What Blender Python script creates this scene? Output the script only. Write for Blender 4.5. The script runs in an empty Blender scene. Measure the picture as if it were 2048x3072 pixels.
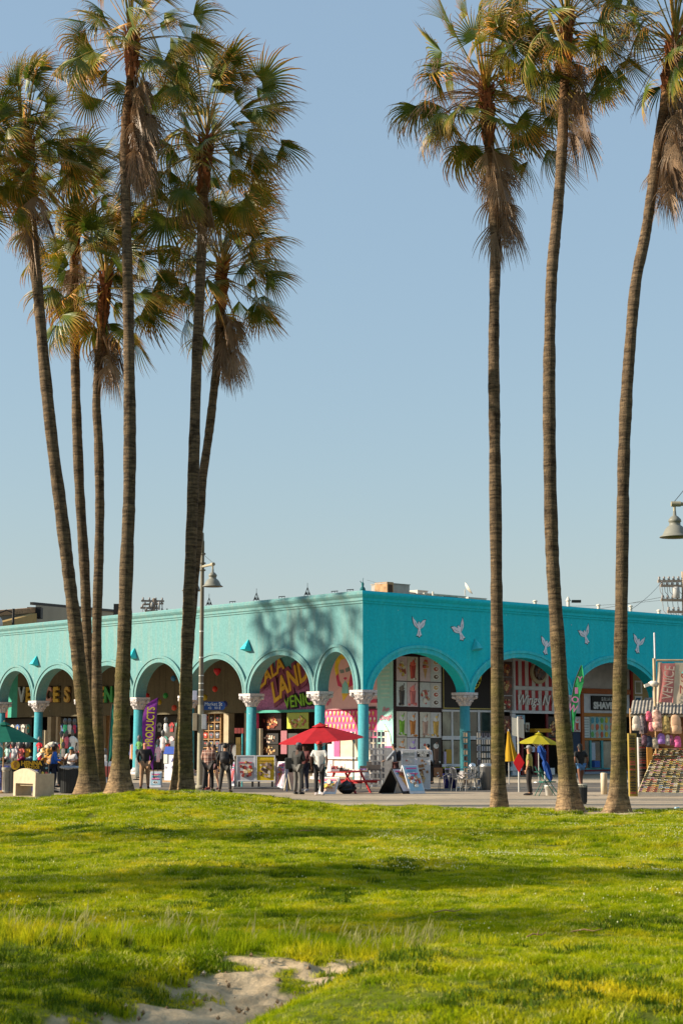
import bpy, math, random
import numpy as np
from mathutils import Vector, Matrix, noise as mnoise
R = math.radians
sc = bpy.context.scene
col = sc.collection
rnd = random.Random(7)
# ---------------- camera, sky, sun, exposure ----------------
FPX = 5030.0; HZ = 2221.0; CAMH = 1.85
PITCH = math.atan((HZ - 1536) / FPX)
cam = bpy.data.objects.new('camera', bpy.data.cameras.new('camera')); col.objects.link(cam)
cam.location = (0, 0, CAMH); cam.rotation_euler = (math.pi / 2 + PITCH, 0, 0)
cd = cam.data; cd.sensor_fit = 'VERTICAL'; cd.sensor_height = 36; cd.lens = FPX * 36 / 3072
cd.clip_start = 0.1; cd.clip_end = 6000
cd.dof.use_dof = True; cd.dof.focus_distance = 55.0; cd.dof.aperture_fstop = 5.0
sc.camera = cam
SUN_AZ = Vector((-0.9950, -0.1000)); SUN_EL = R(22.5)
world = bpy.data.worlds.new('World'); sc.world = world; world.use_nodes = True
wn = world.node_tree; bgn = wn.nodes['Background']
sky = wn.nodes.new('ShaderNodeTexSky'); sky.sky_type = 'NISHITA'; sky.sun_disc = False
sky.sun_elevation = SUN_EL; sky.sun_rotation = math.atan2(SUN_AZ.x, SUN_AZ.y) % (2 * math.pi)
sky.altitude = 0; sky.air_density = 1.7; sky.dust_density = 0.3; sky.ozone_density = 3.0
veil = wn.nodes.new('ShaderNodeMix'); veil.data_type = 'RGBA'; veil.inputs[0].default_value = 0.5   # thin even marine veil over the blue
wn.links.new(sky.outputs[0], veil.inputs[6]); veil.inputs[7].default_value = (3.3, 4.6, 6.2, 1)
wn.links.new(veil.outputs[2], bgn.inputs[0]); bgn.inputs[1].default_value = 0.065
sl = bpy.data.lights.new('sun', 'SUN'); sl.energy = 5.0; sl.angle = R(0.8); sl.color = (1.0, 0.88, 0.70)
sun = bpy.data.objects.new('sun', sl); col.objects.link(sun)
sd = Vector((SUN_AZ.x * math.cos(SUN_EL), SUN_AZ.y * math.cos(SUN_EL), math.sin(SUN_EL)))
sun.rotation_euler = sd.to_track_quat('Z', 'Y').to_euler(); sun.location = (-60, -10, 40)
vs = sc.view_settings; vs.view_transform = 'Standard'; vs.look = 'None'; vs.gamma = 1.0
vs.exposure = 1.0; vs.use_curve_mapping = False
sc.cycles.max_bounces = 8; sc.cycles.transparent_max_bounces = 8

# ---------------- helpers ----------------
CP, SP = math.cos(PITCH), math.sin(PITCH)
def ray(px, py):
    cx = (px - 1024) / FPX; cy = (1536 - py) / FPX
    return Vector((cx, CP - cy * SP, SP + cy * CP))
def at(px, py, Y):
    d = ray(px, py); return Vector((0, 0, CAMH)) + d * (Y / d.y)
def gp(px, py, z=0.0):
    d = ray(px, py); return Vector((0, 0, CAMH)) + d * ((z - CAMH) / d.z)
C = Vector((1.0, 79.0, 0.0))
class Frame:
    def __init__(s, o, ang):
        s.o = Vector(o); s.a = ang
        s.x = Vector((math.cos(ang), math.sin(ang), 0)); s.y = Vector((-math.sin(ang), math.cos(ang), 0))
    def w(s, p): return s.o + s.x * p[0] + s.y * p[1] + Vector((0, 0, p[2]))
    def px(s, px, py, d):
        r = ray(px, py); c0 = Vector((0, 0, CAMH))
        k = (d - (c0 - s.o).dot(s.y)) / r.dot(s.y); p = c0 + r * k - s.o
        return p.dot(s.x), p.z
    def pxx(s, px, d): return s.px(px, 2221, d)[0]
AL = math.atan2(-0.752, 0.659); AR = math.atan2(0.659, 0.752)
FL = Frame(C, AL); FR = Frame(C, AR)

_mc = {}
def mat(key, c=None, rough=0.75, metal=0.0, var=0.12, scale=3.0, bump=0.0, bscale=40.0, spec=0.3, trans=0.0, emit=None):
    if key in _mc: return _mc[key]
    m = bpy.data.materials.new(key); m.use_nodes = True; nt = m.node_tree; b = nt.nodes['Principled BSDF']
    b.inputs['Roughness'].default_value = rough; b.inputs['Metallic'].default_value = metal
    b.inputs['Specular IOR Level'].default_value = spec
    c = tuple(c)
    if var > 0:
        tc = nt.nodes.new('ShaderNodeTexCoord'); n = nt.nodes.new('ShaderNodeTexNoise'); n.inputs['Scale'].default_value = scale
        n.inputs['Detail'].default_value = 5; nt.links.new(tc.outputs['Object'], n.inputs['Vector'])
        mr = nt.nodes.new('ShaderNodeMapRange'); mr.inputs[1].default_value = 0.3; mr.inputs[2].default_value = 0.7
        mr.inputs[3].default_value = 1 - var; mr.inputs[4].default_value = 1 + var
        nt.links.new(n.outputs[0], mr.inputs[0])
        mx = nt.nodes.new('ShaderNodeMix'); mx.data_type = 'RGBA'; mx.blend_type = 'MULTIPLY'; mx.inputs[0].default_value = 1
        mx.inputs[6].default_value = (*c, 1); nt.links.new(mr.outputs[0], mx.inputs[7])
        nt.links.new(mx.outputs[2], b.inputs['Base Color'])
    else: b.inputs['Base Color'].default_value = (*c, 1)
    if bump > 0:
        tc = nt.nodes.new('ShaderNodeTexCoord'); n = nt.nodes.new('ShaderNodeTexNoise'); n.inputs['Scale'].default_value = bscale
        n.inputs['Detail'].default_value = 4; nt.links.new(tc.outputs['Object'], n.inputs['Vector'])
        bp = nt.nodes.new('ShaderNodeBump'); bp.inputs['Strength'].default_value = bump; bp.inputs['Distance'].default_value = 0.02
        nt.links.new(n.outputs[0], bp.inputs['Height']); nt.links.new(bp.outputs[0], b.inputs['Normal'])
    if trans > 0:
        tr = nt.nodes.new('ShaderNodeBsdfTranslucent'); tr.inputs[0].default_value = (*c, 1)
        ms = nt.nodes.new('ShaderNodeMixShader'); ms.inputs[0].default_value = trans
        nt.links.new(b.outputs[0], ms.inputs[1]); nt.links.new(tr.outputs[0], ms.inputs[2])
        nt.links.new(ms.outputs[0], nt.nodes['Material Output'].inputs[0])
    _mc[key] = m; return m
def K(r, g, b, rough=0.7):          # plain coloured paint / cloth
    return mat('paint_%02x%02x%02x_%d' % (int(r*255), int(g*255), int(b*255), int(rough*10)), (r, g, b), rough, var=0.10, scale=9)

class MB:
    def __init__(s): s.v = []; s.f = []; s.m = []; s.sm = []
    def add(s, vs_, fs, m=0, smooth=False):
        o = len(s.v); s.v += [tuple(p) for p in vs_]
        for f in fs: s.f.append(tuple(i + o for i in f)); s.m.append(m); s.sm.append(smooth)
        return s
    def box(s, x0, x1, y0, y1, z0, z1, m=0):
        return s.add([(x0,y0,z0),(x1,y0,z0),(x1,y1,z0),(x0,y1,z0),(x0,y0,z1),(x1,y0,z1),(x1,y1,z1),(x0,y1,z1)],
                     [(0,3,2,1),(4,5,6,7),(0,1,5,4),(1,2,6,5),(2,3,7,6),(3,0,4,7)], m)
    def cbox(s, c, sz, m=0):
        return s.box(c[0]-sz[0]/2, c[0]+sz[0]/2, c[1]-sz[1]/2, c[1]+sz[1]/2, c[2]-sz[2]/2, c[2]+sz[2]/2, m)
    def beam(s, a, b, w, h=None, m=0):
        a = Vector(a); b = Vector(b); h = h or w; d = (b - a).normalized()
        up = Vector((0, 0, 1)) if abs(d.z) < 0.95 else Vector((0, 1, 0))
        x = d.cross(up).normalized() * (w / 2); y = x.normalized().cross(d).normalized() * (h / 2)
        P = [a-x-y, a+x-y, a+x+y, a-x+y, b-x-y, b+x-y, b+x+y, b-x+y]
        return s.add(P, [(0,1,2,3),(7,6,5,4),(0,4,5,1),(1,5,6,2),(2,6,7,3),(3,7,4,0)], m)
    def tube(s, path, rad, n=8, m=0, cap=True, smooth=True):
        P = [Vector(p) for p in path]; vs_ = []; fs = []
        if not hasattr(rad, '__len__'): rad = [rad] * len(P)
        up = None
        for i, p in enumerate(P):
            d = (P[min(i+1, len(P)-1)] - P[max(i-1, 0)]).normalized()
            if up is None: up = Vector((1, 0, 0)) if abs(d.x) < 0.9 else Vector((0, 1, 0))
            x = (up - d * up.dot(d)).normalized(); up = x; y = d.cross(x)
            for k in range(n):
                a = 2 * math.pi * k / n; vs_.append(p + (x * math.cos(a) + y * math.sin(a)) * rad[i])
        for i in range(len(P) - 1):
            for k in range(n): fs.append((i*n+k, i*n+(k+1) % n, (i+1)*n+(k+1) % n, (i+1)*n+k))
        s.add(vs_, fs, m, smooth)
        if cap: s.add([vs_[k] for k in range(n)], [tuple(range(n-1, -1, -1))], m); s.add([vs_[-n+k] for k in range(n)], [tuple(range(n))], m)
        return s
    def lathe(s, prof, c=(0, 0, 0), n=16, m=0, smooth=True, sx=1, sy=1):
        vs_ = []; fs = []
        for r, z in prof:
            for k in range(n):
                a = 2 * math.pi * k / n; vs_.append((c[0] + r*math.cos(a)*sx, c[1] + r*math.sin(a)*sy, c[2] + z))
        for i in range(len(prof) - 1):
            for k in range(n): fs.append((i*n+k, i*n+(k+1) % n, (i+1)*n+(k+1) % n, (i+1)*n+k))
        if prof[0][0] > 1e-4: fs.append(tuple(range(n-1, -1, -1)))
        if prof[-1][0] > 1e-4: fs.append(tuple((len(prof)-1)*n + k for k in range(n)))
        return s.add(vs_, fs, m, smooth)
    def ball(s, c, r, n=10, m=0, sx=1, sy=1, sz=1):
        prof = [(r*math.sin(math.pi*i/6), -r*math.cos(math.pi*i/6)*sz) for i in range(7)]
        return s.lathe(prof, c, n, m, True, sx, sy)
    def plate(s, pts, y0, y1, m=0, flip=False):     # polygon in x,z extruded from y0 to y1
        n = len(pts); a = [(p[0], y0, p[1]) for p in pts]; b = [(p[0], y1, p[1]) for p in pts]
        s.add(a + b, [tuple(range(n)), tuple(range(2*n-1, n-1, -1))] + [(i, i+n, (i+1) % n + n, (i+1) % n) for i in range(n)], m); return s
    def disc(s, cx, cz, r, y0, y1, n=10, m=0, ry=None, jit=0, rg=None):
        ry = ry or r; pts = []
        for k in range(n):
            a = 2*math.pi*k/n; j = 1 + (rg.uniform(-jit, jit) if rg else 0); pts.append((cx + r*j*math.cos(a), cz + ry*j*math.sin(a)))
        return s.plate(pts, y0, y1, m)
    def xf(s, M):
        s.v = [tuple(M @ Vector(p)) for p in s.v]; return s
    def build(s, name, mats, parent=None, frame=None, loc=None, bevel=0.0):
        if frame is not None: s.v = [tuple(frame.w(p) - frame.o) for p in s.v]
        me = bpy.data.meshes.new(name); me.from_pydata(s.v, [], s.f)
        if not isinstance(mats, (list, tuple)): mats = [mats]
        for m in mats: me.materials.append(m)
        if len(mats) > 1: me.polygons.foreach_set('material_index', s.m)
        me.polygons.foreach_set('use_smooth', s.sm); me.update()
        o = bpy.data.objects.new(name, me); col.objects.link(o)
        if parent is not None: o.parent = parent
        if loc is not None: o.location = loc
        if bevel > 0:
            bv = o.modifiers.new('bevel', 'BEVEL'); bv.width = bevel; bv.segments = 2; bv.limit_method = 'ANGLE'
        return o
def tag(o, label=None, cat=None, group=None, kind=None):
    if label: o['label'] = label
    if cat: o['category'] = cat
    if group: o['group'] = group
    if kind: o['kind'] = kind
    return o
def thing(name, label, cat, loc=(0, 0, 0), rz=0.0, group=None):
    o = bpy.data.objects.new(name, None); col.objects.link(o); o.empty_display_size = 0.1
    o.location = loc; o.rotation_euler = (0, 0, rz); return tag(o, label, cat, group)
def copy_thing(o, loc, rz=None, label=None, parent=None):
    c = o.copy(); col.objects.link(c); c.location = loc; c.parent = parent
    if rz is not None: c.rotation_euler = (0, 0, rz)
    if label: c['label'] = label
    for ch in o.children:
        d = ch.copy(); col.objects.link(d); d.parent = c
        for g in ch.children:
            e = g.copy(); col.objects.link(e); e.parent = d
    return c
FONT_OK = {}
def text(body, size, m, parent, M, depth=0.01, name='lettering', bold=0.0, shear=0.0, space=1.0, w=None, al='CENTER'):
    cu = bpy.data.curves.new('t', 'FONT'); cu.body = body; cu.size = size; cu.extrude = depth / 2; cu.offset = bold
    cu.shear = shear; cu.align_x = al; cu.align_y = 'CENTER'; cu.space_character = space; cu.resolution_u = 3
    o = bpy.data.objects.new('t', cu); col.objects.link(o); bpy.context.view_layer.update()
    me = bpy.data.meshes.new_from_object(o.evaluated_get(bpy.context.evaluated_depsgraph_get()))
    bpy.data.objects.remove(o); bpy.data.curves.remove(cu)
    if w:
        xs = [v.co.x for v in me.vertices]; ww = max(xs) - min(xs); me.transform(Matrix.Scale(w/ww, 4, (1, 0, 0)))
    me.transform(M); me.materials.clear(); me.materials.append(m); me.name = name
    t = bpy.data.objects.new(name, me); col.objects.link(t)
    if parent is not None: t.parent = parent
    return t
def TM(x, y, z, rot=0.0, yaw=0.0, tilt=0.0):
    # text facing local -y, baseline along +x, at x,y,z ; rot spins in the sign's plane
    return Matrix.Translation((x, y, z)) @ Matrix.Rotation(yaw, 4, 'Z') @ Matrix.Rotation(tilt, 4, 'X') @ Matrix.Rotation(math.pi/2, 4, 'X') @ Matrix.Rotation(rot, 4, 'Z')
def FM(frame, x, y, z, rot=0.0, yaw=0.0):
    return Matrix.Rotation(frame.a, 4, 'Z') @ TM(x, y, z, rot, yaw)
# ---------------- materials for the setting ----------------
def new_mat(name):
    m = bpy.data.materials.new(name); m.use_nodes = True; nt = m.node_tree
    return m, nt, nt.nodes['Principled BSDF']
def nd(nt, t, **kw):
    n = nt.nodes.new(t)
    for k, v in kw.items():
        if k.startswith('i'): n.inputs[int(k[1:])].default_value = v
        else: setattr(n, k, v)
    return n
def ramp(nt, src, stops):
    r = nt.nodes.new('ShaderNodeValToRGB'); e = r.color_ramp.elements
    while len(e) > 1: e.remove(e[-1])
    e[0].position = stops[0][0]; e[0].color = (*stops[0][1], 1)
    for p, c in stops[1:]:
        k = e.new(p); k.color = (*c, 1)
    nt.links.new(src, r.inputs[0]); return r
def noise_n(nt, scale, detail=5, vec=None, rough=0.55):
    n = nt.nodes.new('ShaderNodeTexNoise'); n.inputs['Scale'].default_value = scale; n.inputs['Detail'].default_value = detail
    n.inputs['Roughness'].default_value = rough
    if vec is not None: nt.links.new(vec, n.inputs['Vector'])
    return n
def mixc(nt, a, b, f, mode='MIX', fac=None):
    m = nt.nodes.new('ShaderNodeMix'); m.data_type = 'RGBA'; m.blend_type = mode
    for s, idx in ((a, 6), (b, 7)):
        if isinstance(s, tuple): m.inputs[idx].default_value = (*s, 1)
        else: nt.links.new(s, m.inputs[idx])
    if isinstance(f, (int, float)): m.inputs[0].default_value = f
    else: nt.links.new(f, m.inputs[0])
    return m.outputs[2]
def bumpn(nt, b, src, strength, dist=0.02):
    bp = nt.nodes.new('ShaderNodeBump'); bp.inputs['Strength'].default_value = strength; bp.inputs['Distance'].default_value = dist
    nt.links.new(src, bp.inputs['Height']); nt.links.new(bp.outputs[0], b.inputs['Normal'])
def plaster(name, c, c2, stain):
    m, nt, b = new_mat(name); tc = nt.nodes.new('ShaderNodeTexCoord'); o = tc.outputs['Object']
    mp = nt.nodes.new('ShaderNodeMapping'); mp.inputs['Scale'].default_value = (2.2, 2.2, 0.22); nt.links.new(o, mp.inputs[0])
    n1 = noise_n(nt, 0.35, 6, o); n2 = noise_n(nt, 1.6, 6, mp.outputs[0]); n3 = noise_n(nt, 9, 5, o)
    r1 = ramp(nt, n1.outputs[0], [(0.35, (0, 0, 0)), (0.65, (1, 1, 1))])
    a = mixc(nt, c, c2, r1.outputs[0])
    r2 = ramp(nt, n2.outputs[0], [(0.46, (0, 0, 0)), (0.68, (1, 1, 1))])
    a = mixc(nt, a, stain, mixc(nt, (0, 0, 0), (0.65, 0.65, 0.65), r2.outputs[0]))
    r3 = ramp(nt, n3.outputs[0], [(0.3, (0.84, 0.86, 0.86)), (0.7, (1.1, 1.08, 1.08))])
    a = mixc(nt, a, r3.outputs[0], 1.0, 'MULTIPLY')
    # chips: small pale flecks
    v = noise_n(nt, 5.5, 2, o); r4 = ramp(nt, v.outputs[0], [(0.755, (0, 0, 0)), (0.775, (1, 1, 1))])
    a = mixc(nt, a, (0.55, 0.6, 0.56), mixc(nt, (0, 0, 0), (0.5, 0.5, 0.5), r4.outputs[0]))
    nt.links.new(a, b.inputs['Base Color']); b.inputs['Roughness'].default_value = 0.8; b.inputs['Specular IOR Level'].default_value = 0.25
    bumpn(nt, b, noise_n(nt, 22, 5, o).outputs[0], 0.25, 0.02)
    return m
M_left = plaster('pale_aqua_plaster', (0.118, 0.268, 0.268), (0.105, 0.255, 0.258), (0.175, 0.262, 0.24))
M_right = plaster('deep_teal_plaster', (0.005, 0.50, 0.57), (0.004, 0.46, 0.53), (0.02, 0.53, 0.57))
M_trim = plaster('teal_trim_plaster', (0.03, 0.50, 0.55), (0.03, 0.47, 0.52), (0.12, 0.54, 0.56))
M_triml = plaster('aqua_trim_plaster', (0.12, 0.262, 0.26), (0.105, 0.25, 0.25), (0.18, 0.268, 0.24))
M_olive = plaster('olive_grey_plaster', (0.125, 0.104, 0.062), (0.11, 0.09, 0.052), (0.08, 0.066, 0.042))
M_white = mat('white_weathered', (0.50, 0.46, 0.45), 0.85, var=0.25, scale=14, bump=0.5, bscale=30)
M_black = mat('black_paint', (0.012, 0.011, 0.010), 0.6)
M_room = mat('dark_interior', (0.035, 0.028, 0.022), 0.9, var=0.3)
M_tan = mat('tan_stucco', (0.36, 0.29, 0.19), 0.85, var=0.12)
M_wood = mat('light_wood', (0.38, 0.22, 0.10), 0.7, var=0.2, scale=8)
M_metal = mat('dull_metal', (0.45, 0.44, 0.42), 0.4, 0.8, var=0.15)
M_chrome = mat('bare_aluminium', (0.62, 0.62, 0.62), 0.3, 0.9, var=0.1)
M_glass = mat('dark_window_glass', (0.03, 0.045, 0.04), 0.06, 0, var=0.3, spec=0.8)
M_con = mat('cream_concrete', (0.44, 0.36, 0.24), 0.85, var=0.12, scale=6, bump=0.3)

def mat_paving():
    m, nt, b = new_mat('boardwalk_paving'); tc = nt.nodes.new('ShaderNodeTexCoord'); o = tc.outputs['Object']
    n1 = noise_n(nt, 0.25, 6, o); n2 = noise_n(nt, 3.0, 6, o); n3 = noise_n(nt, 40, 3, o)
    sx = nt.nodes.new('ShaderNodeSeparateXYZ'); nt.links.new(o, sx.inputs[0])
    a = ramp(nt, n1.outputs[0], [(0.35, (0.33, 0.255, 0.17)), (0.65, (0.41, 0.32, 0.215))]).outputs[0]
    a = mixc(nt, a, ramp(nt, n2.outputs[0], [(0.3, (0.8, 0.8, 0.8)), (0.7, (1.12, 1.12, 1.12))]).outputs[0], 1.0, 'MULTIPLY')
    a = mixc(nt, a, ramp(nt, n3.outputs[0], [(0.3, (0.9, 0.9, 0.9)), (0.7, (1.08, 1.08, 1.08))]).outputs[0], 1.0, 'MULTIPLY')
    nt.links.new(a, b.inputs['Base Color']); b.inputs['Roughness'].default_value = 0.85
    bumpn(nt, b, n3.outputs[0], 0.2, 0.01); return m
M_pave = mat_paving()
M_asph = mat('worn_asphalt', (0.085, 0.08, 0.075), 0.9, var=0.2, scale=1.5, bump=0.3, bscale=30)
def mat_lawn():
    m, nt, b = new_mat('lawn_soil_and_sand'); tc = nt.nodes.new('ShaderNodeTexCoord'); o = tc.outputs['Object']
    at_ = nt.nodes.new('ShaderNodeAttribute'); at_.attribute_name = 'sand'
    n1 = noise_n(nt, 0.9, 6, o); n2 = noise_n(nt, 14, 5, o); n3 = noise_n(nt, 60, 4, o); n4 = noise_n(nt, 5, 6, o)
    g = ramp(nt, n1.outputs[0], [(0.3, (0.07, 0.10, 0.010)), (0.6, (0.13, 0.15, 0.014)), (0.8, (0.20, 0.18, 0.03))]).outputs[0]
    g = mixc(nt, g, ramp(nt, n2.outputs[0], [(0.3, (0.6, 0.6, 0.6)), (0.7, (1.2, 1.2, 1.2))]).outputs[0], 1.0, 'MULTIPLY')
    s = ramp(nt, n4.outputs[0], [(0.3, (0.37, 0.265, 0.15)), (0.6, (0.52, 0.39, 0.235))]).outputs[0]
    s = mixc(nt, s, ramp(nt, n3.outputs[0], [(0.3, (0.85, 0.85, 0.85)), (0.7, (1.1, 1.1, 1.1))]).outputs[0], 1.0, 'MULTIPLY')
    nt.links.new(mixc(nt, g, s, at_.outputs['Fac']), b.inputs['Base Color']); b.inputs['Roughness'].default_value = 0.95
    b.inputs['Specular IOR Level'].default_value = 0.1
    bumpn(nt, b, n2.outputs[0], 0.5, 0.04); return m
M_lawn = mat_lawn()

# ---------------- ground, boardwalk, street, lawn ----------------
tag(MB().box(-3000, 3000, -600, 5000, -1.3, -1.0).build('ground', mat('city_ground', (0.12, 0.105, 0.09), 0.9, var=0.2, scale=0.02)), kind='structure')

# darker asphalt strips of the boardwalk, running past the arcade
mb = MB()
for (y0, y1, z) in ((60.5, 64.5, 0.004), (66.2, 73.0, 0.004)):
    mb.add([(-60, y0, z), (90, y0 + 2, z), (90, y1 + 3.5, z), (-60, y1, z)], [(0, 1, 2, 3)])
tag(mb.build('asphalt_strip', mat('grey_asphalt', (0.125, 0.105, 0.085), 0.9, var=0.25, scale=0.8, bump=0.2)), kind='structure')
mb = MB()
for y0 in (47.6, 50.4, 53.6, 57.2):
    mb.add([(-60, y0, .004), (90, y0 + 1.5, .004), (90, y0 + 1.56, .004), (-60, y0 + .06, .004)], [(0, 1, 2, 3)])
tag(mb.build('paving_joint', mat('joint_tar', (0.06, 0.055, 0.05), 0.9)), kind='structure')

_cx = [-400, 0, 100, 200, 300, 430, 600, 700, 850, 1000, 1100, 1200, 1300, 1400, 1500, 1600, 1700, 1850, 2048, 2500]
_cy = [2395, 2392, 2394, 2386, 2378, 2371, 2375, 2380, 2397, 2413, 2423, 2427, 2424, 2420, 2423, 2434, 2439, 2447, 2452, 2455]
def sm(a, b, x):
    t = np.clip((x - a) / (b - a), 0, 1); return t * t * (3 - 2 * t)
def vnoise(x, y, s, seed=0):
    # value noise, vectorised
    x = np.asarray(x, float) / s + seed * 17.3; y = np.asarray(y, float) / s + seed * 9.1
    xi = np.floor(x).astype(np.int64); yi = np.floor(y).astype(np.int64); fx = x - xi; fy = y - yi
    def h(a, b):
        n = (a * 374761393 + b * 668265263 + seed * 1274126177) & 0xffffffff
        n = ((n ^ (n >> 13)) * 1274126177) & 0xffffffff; return ((n ^ (n >> 16)) & 0xffff) / 65535.0
    fx = fx*fx*(3-2*fx); fy = fy*fy*(3-2*fy)
    return (h(xi, yi)*(1-fx) + h(xi+1, yi)*fx)*(1-fy) + (h(xi, yi+1)*(1-fx) + h(xi+1, yi+1)*fx)*fy - 0.5
def Yc(X): return 45.6 - 0.13 * X - 0.6 * sm(2, 6, X)        # line of the bank's crest
def Ye(X): return Yc(X) + 3.0 - 1.9 * sm(-3, 3, X)
def terr(X, Y):
    X = np.asarray(X, float); Y = np.asarray(Y, float)
    yc = Yc(X); px = 1024 + X / yc * 5077
    ch = CAMH - (np.interp(px, _cx, _cy) + 5 - 2221) * yc / 5077
    ch = np.maximum(ch, 0.03)
    f = np.where(Y > yc, 1 - sm(yc, Ye(X), Y), 1 - sm(0, 13, yc - Y))
    z = ch * f + np.where(Y > yc, 0, 0.0)
    edge = sm(0, 4.0, Ye(X) - Y)
    z = z + edge * (0.20 * vnoise(X, Y * 1.7, 6.5, 1) + 0.10 * vnoise(X, Y, 2.4, 2) + 0.06 * vnoise(X, Y, 0.8, 3)) * np.where(Y < yc - 1, 1, 0.3)
    z = z - 0.08 * sm(2, 10, yc - Y) * (1 - sm(16, 24, yc - Y))
    # near ridge at the left with the tall grass
    A = np.interp(X, [-6, -3, -1.5, 0, 1.2, 3], [0.27, 0.25, 0.15, 0.06, 0.02, 0.02])
    z = z + A * np.where(Y > 14.9, np.exp(-((Y-14.9)/1.6)**2), np.exp(-((Y-14.9)/1.5)**2))
    # sand hollow
    xl = -0.78 - (13.8 - Y) * 0.24                    # left bank of the hollow
    z = z + 0.05 * sm(-0.15, -0.7, X - xl + 0.2 * vnoise(X, Y, 0.6, 71)) * (1 - sm(13.4, 14.6, Y)) * sm(7, 9, Y)
    z = z - 0.10 * sm(14.4, 13.0, Y) * sm(8, 10, Y) * sm(-0.5, 0.1, X - xl) * (1 - sm(-0.9, 0.6, X))
    # near right mound
    mx = sm(-0.52, 0.75, X + (Y - 12.2) * -0.36)
    z = z + 0.42 * mx * (1 - sm(11.9, 13.8, Y)) * sm(7, 11, Y)
    return z
BASES = [((px_ - 1024) / 5077 * y_, y_, r_) for px_, y_, r_ in ((263, 47.6, .75), (357, 45.5, .8), (562, 48.2, .6), (1494, 46.0, .5), (1706, 44.2, .75), (1842, 43.6, .95))]
def sandmask(X, Y):
    mx = X + (Y - 12.2) * -0.36 + 0.18 * vnoise(X, Y, 0.35, 9)
    s = (1 - sm(-0.40, -0.22, mx)) * sm(-0.26, 0.02, X - (-0.78 - (13.8 - Y) * 0.24) + 0.55 * vnoise(X, Y, 0.45, 5) + 0.25 * vnoise(X, Y, 0.15, 8)) * (1 - sm(14.05, 14.6, Y + 0.8 * vnoise(X, Y, 0.4, 6) + 0.25*np.abs(X)))
    s = np.maximum(s, 0.8 * sm(0.12, 0.3, vnoise(X, Y, 0.5, 11)) * (Y < 11.3) * (X < -1.3) * (X > -1.9))
    s = s * (0.0 + 1.0 * sm(-0.52, -0.34, vnoise(X, Y, 0.33, 14) + 0.5 * vnoise(X, Y, 0.12, 15)))
    for bx, by, br in BASES: s = np.maximum(s, 0.85 * (1 - sm(br * .6, br, np.hypot(X - bx, (Y - by) * .8) + .35 * vnoise(X, Y, .3, 77))))
    return s
def boardwalk():
    xs = np.concatenate([[-200, -60], np.arange(-20, 21, 1.0), [60, 200]]); V = []; F = []
    for x in xs:
        e = float(Ye(x)) - 0.45; V += [(x, e, -.6), (x, e, 0), (x, 400, 0)]
    for i in range(len(xs)-1): F += [(3*i, 3*i+3, 3*i+4, 3*i+1), (3*i+1, 3*i+4, 3*i+5, 3*i+2)]
    tag(MB().add(V, F).build('boardwalk', M_pave), kind='structure')
boardwalk()
def lawn():
    ys = np.concatenate([np.linspace(3, 9.5, 30), np.arange(9.55, 16.5, 0.05), np.arange(16.5, 30, 0.15), np.linspace(30, 1, 2)[:0]])
    xs = np.concatenate([np.linspace(-70, -13, 30), np.arange(-12.8, -4, 0.3), np.arange(-4, 4, 0.05), np.arange(4, 13, 0.3), np.linspace(13, 70, 30)])
    far = np.linspace(0, 1, 110)[1:]
    nx = len(xs); ny = len(ys) + len(far)
    X = np.tile(xs, (ny, 1)); Y = np.zeros((ny, nx))
    Y[:len(ys)] = ys[:, None]; Y[len(ys):] = ys[-1] + (Ye(xs)[None, :] - ys[-1]) * far[:, None]
    Z = terr(X, Y); S = sandmask(X, Y)
    Z = Z + S * (0.085 * vnoise(X, Y, 0.22, 21) + 0.055 * vnoise(X, Y, 0.11, 22))
    Z[-8:] = np.maximum(Z[-8:], 0.012); Z[-1] = -0.02
    V = np.stack([X, Y, Z], -1).reshape(-1, 3); idx = np.arange(nx*ny).reshape(ny, nx)
    F = np.stack([idx[:-1, :-1], idx[:-1, 1:], idx[1:, 1:], idx[1:, :-1]], -1).reshape(-1, 4)
    me = bpy.data.meshes.new('lawn'); me.from_pydata(V.tolist(), [], F.tolist()); me.materials.append(M_lawn)
    a = me.attributes.new('sand', 'FLOAT', 'POINT'); a.data.foreach_set('value', S.reshape(-1).astype(np.float32))
    me.polygons.foreach_set('use_smooth', [True] * len(me.polygons))
    o = bpy.data.objects.new('lawn', me); col.objects.link(o); return tag(o, kind='structure')
lawn()

# ---------------- grass: tufts on points (stuff) ----------------
def mat_blade():
    m, nt, b = new_mat('grass_blade'); tc = nt.nodes.new('ShaderNodeTexCoord')
    geo = nt.nodes.new('ShaderNodeNewGeometry'); oi = nt.nodes.new('ShaderNodeObjectInfo')
    n1 = noise_n(nt, 0.55, 5, geo.outputs['Position']); n2 = noise_n(nt, 3.2, 3, geo.outputs['Position'])
    g = ramp(nt, n1.outputs[0], [(0.30, (0.19, 0.27, 0.004)), (0.48, (0.37, 0.42, 0.006)), (0.70, (0.58, 0.50, 0.02))]).outputs[0]
    g = mixc(nt, g, ramp(nt, n2.outputs[0], [(0.35, (0.5, 0.66, 0.6)), (0.62, (1.15, 1.1, 1.1))]).outputs[0], 1.0, 'MULTIPLY')
    g = mixc(nt, g, ramp(nt, oi.outputs['Random'], [(0.0, (0.7, 0.8, 0.7)), (1.0, (1.3, 1.15, 1.2))]).outputs[0], 1.0, 'MULTIPLY')
    nt.links.new(g, b.inputs['Base Color']); b.inputs['Roughness'].default_value = 0.7; b.inputs['Specular IOR Level'].default_value = 0.06
    tr = nt.nodes.new('ShaderNodeBsdfTranslucent'); nt.links.new(g, tr.inputs[0])
    ms = nt.nodes.new('ShaderNodeMixShader'); ms.inputs[0].default_value = 0.5
    nt.links.new(b.outputs[0], ms.inputs[1]); nt.links.new(tr.outputs[0], ms.inputs[2])
    nt.links.new(ms.outputs[0], nt.nodes['Material Output'].inputs[0]); return m
M_blade = mat_blade()
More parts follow.
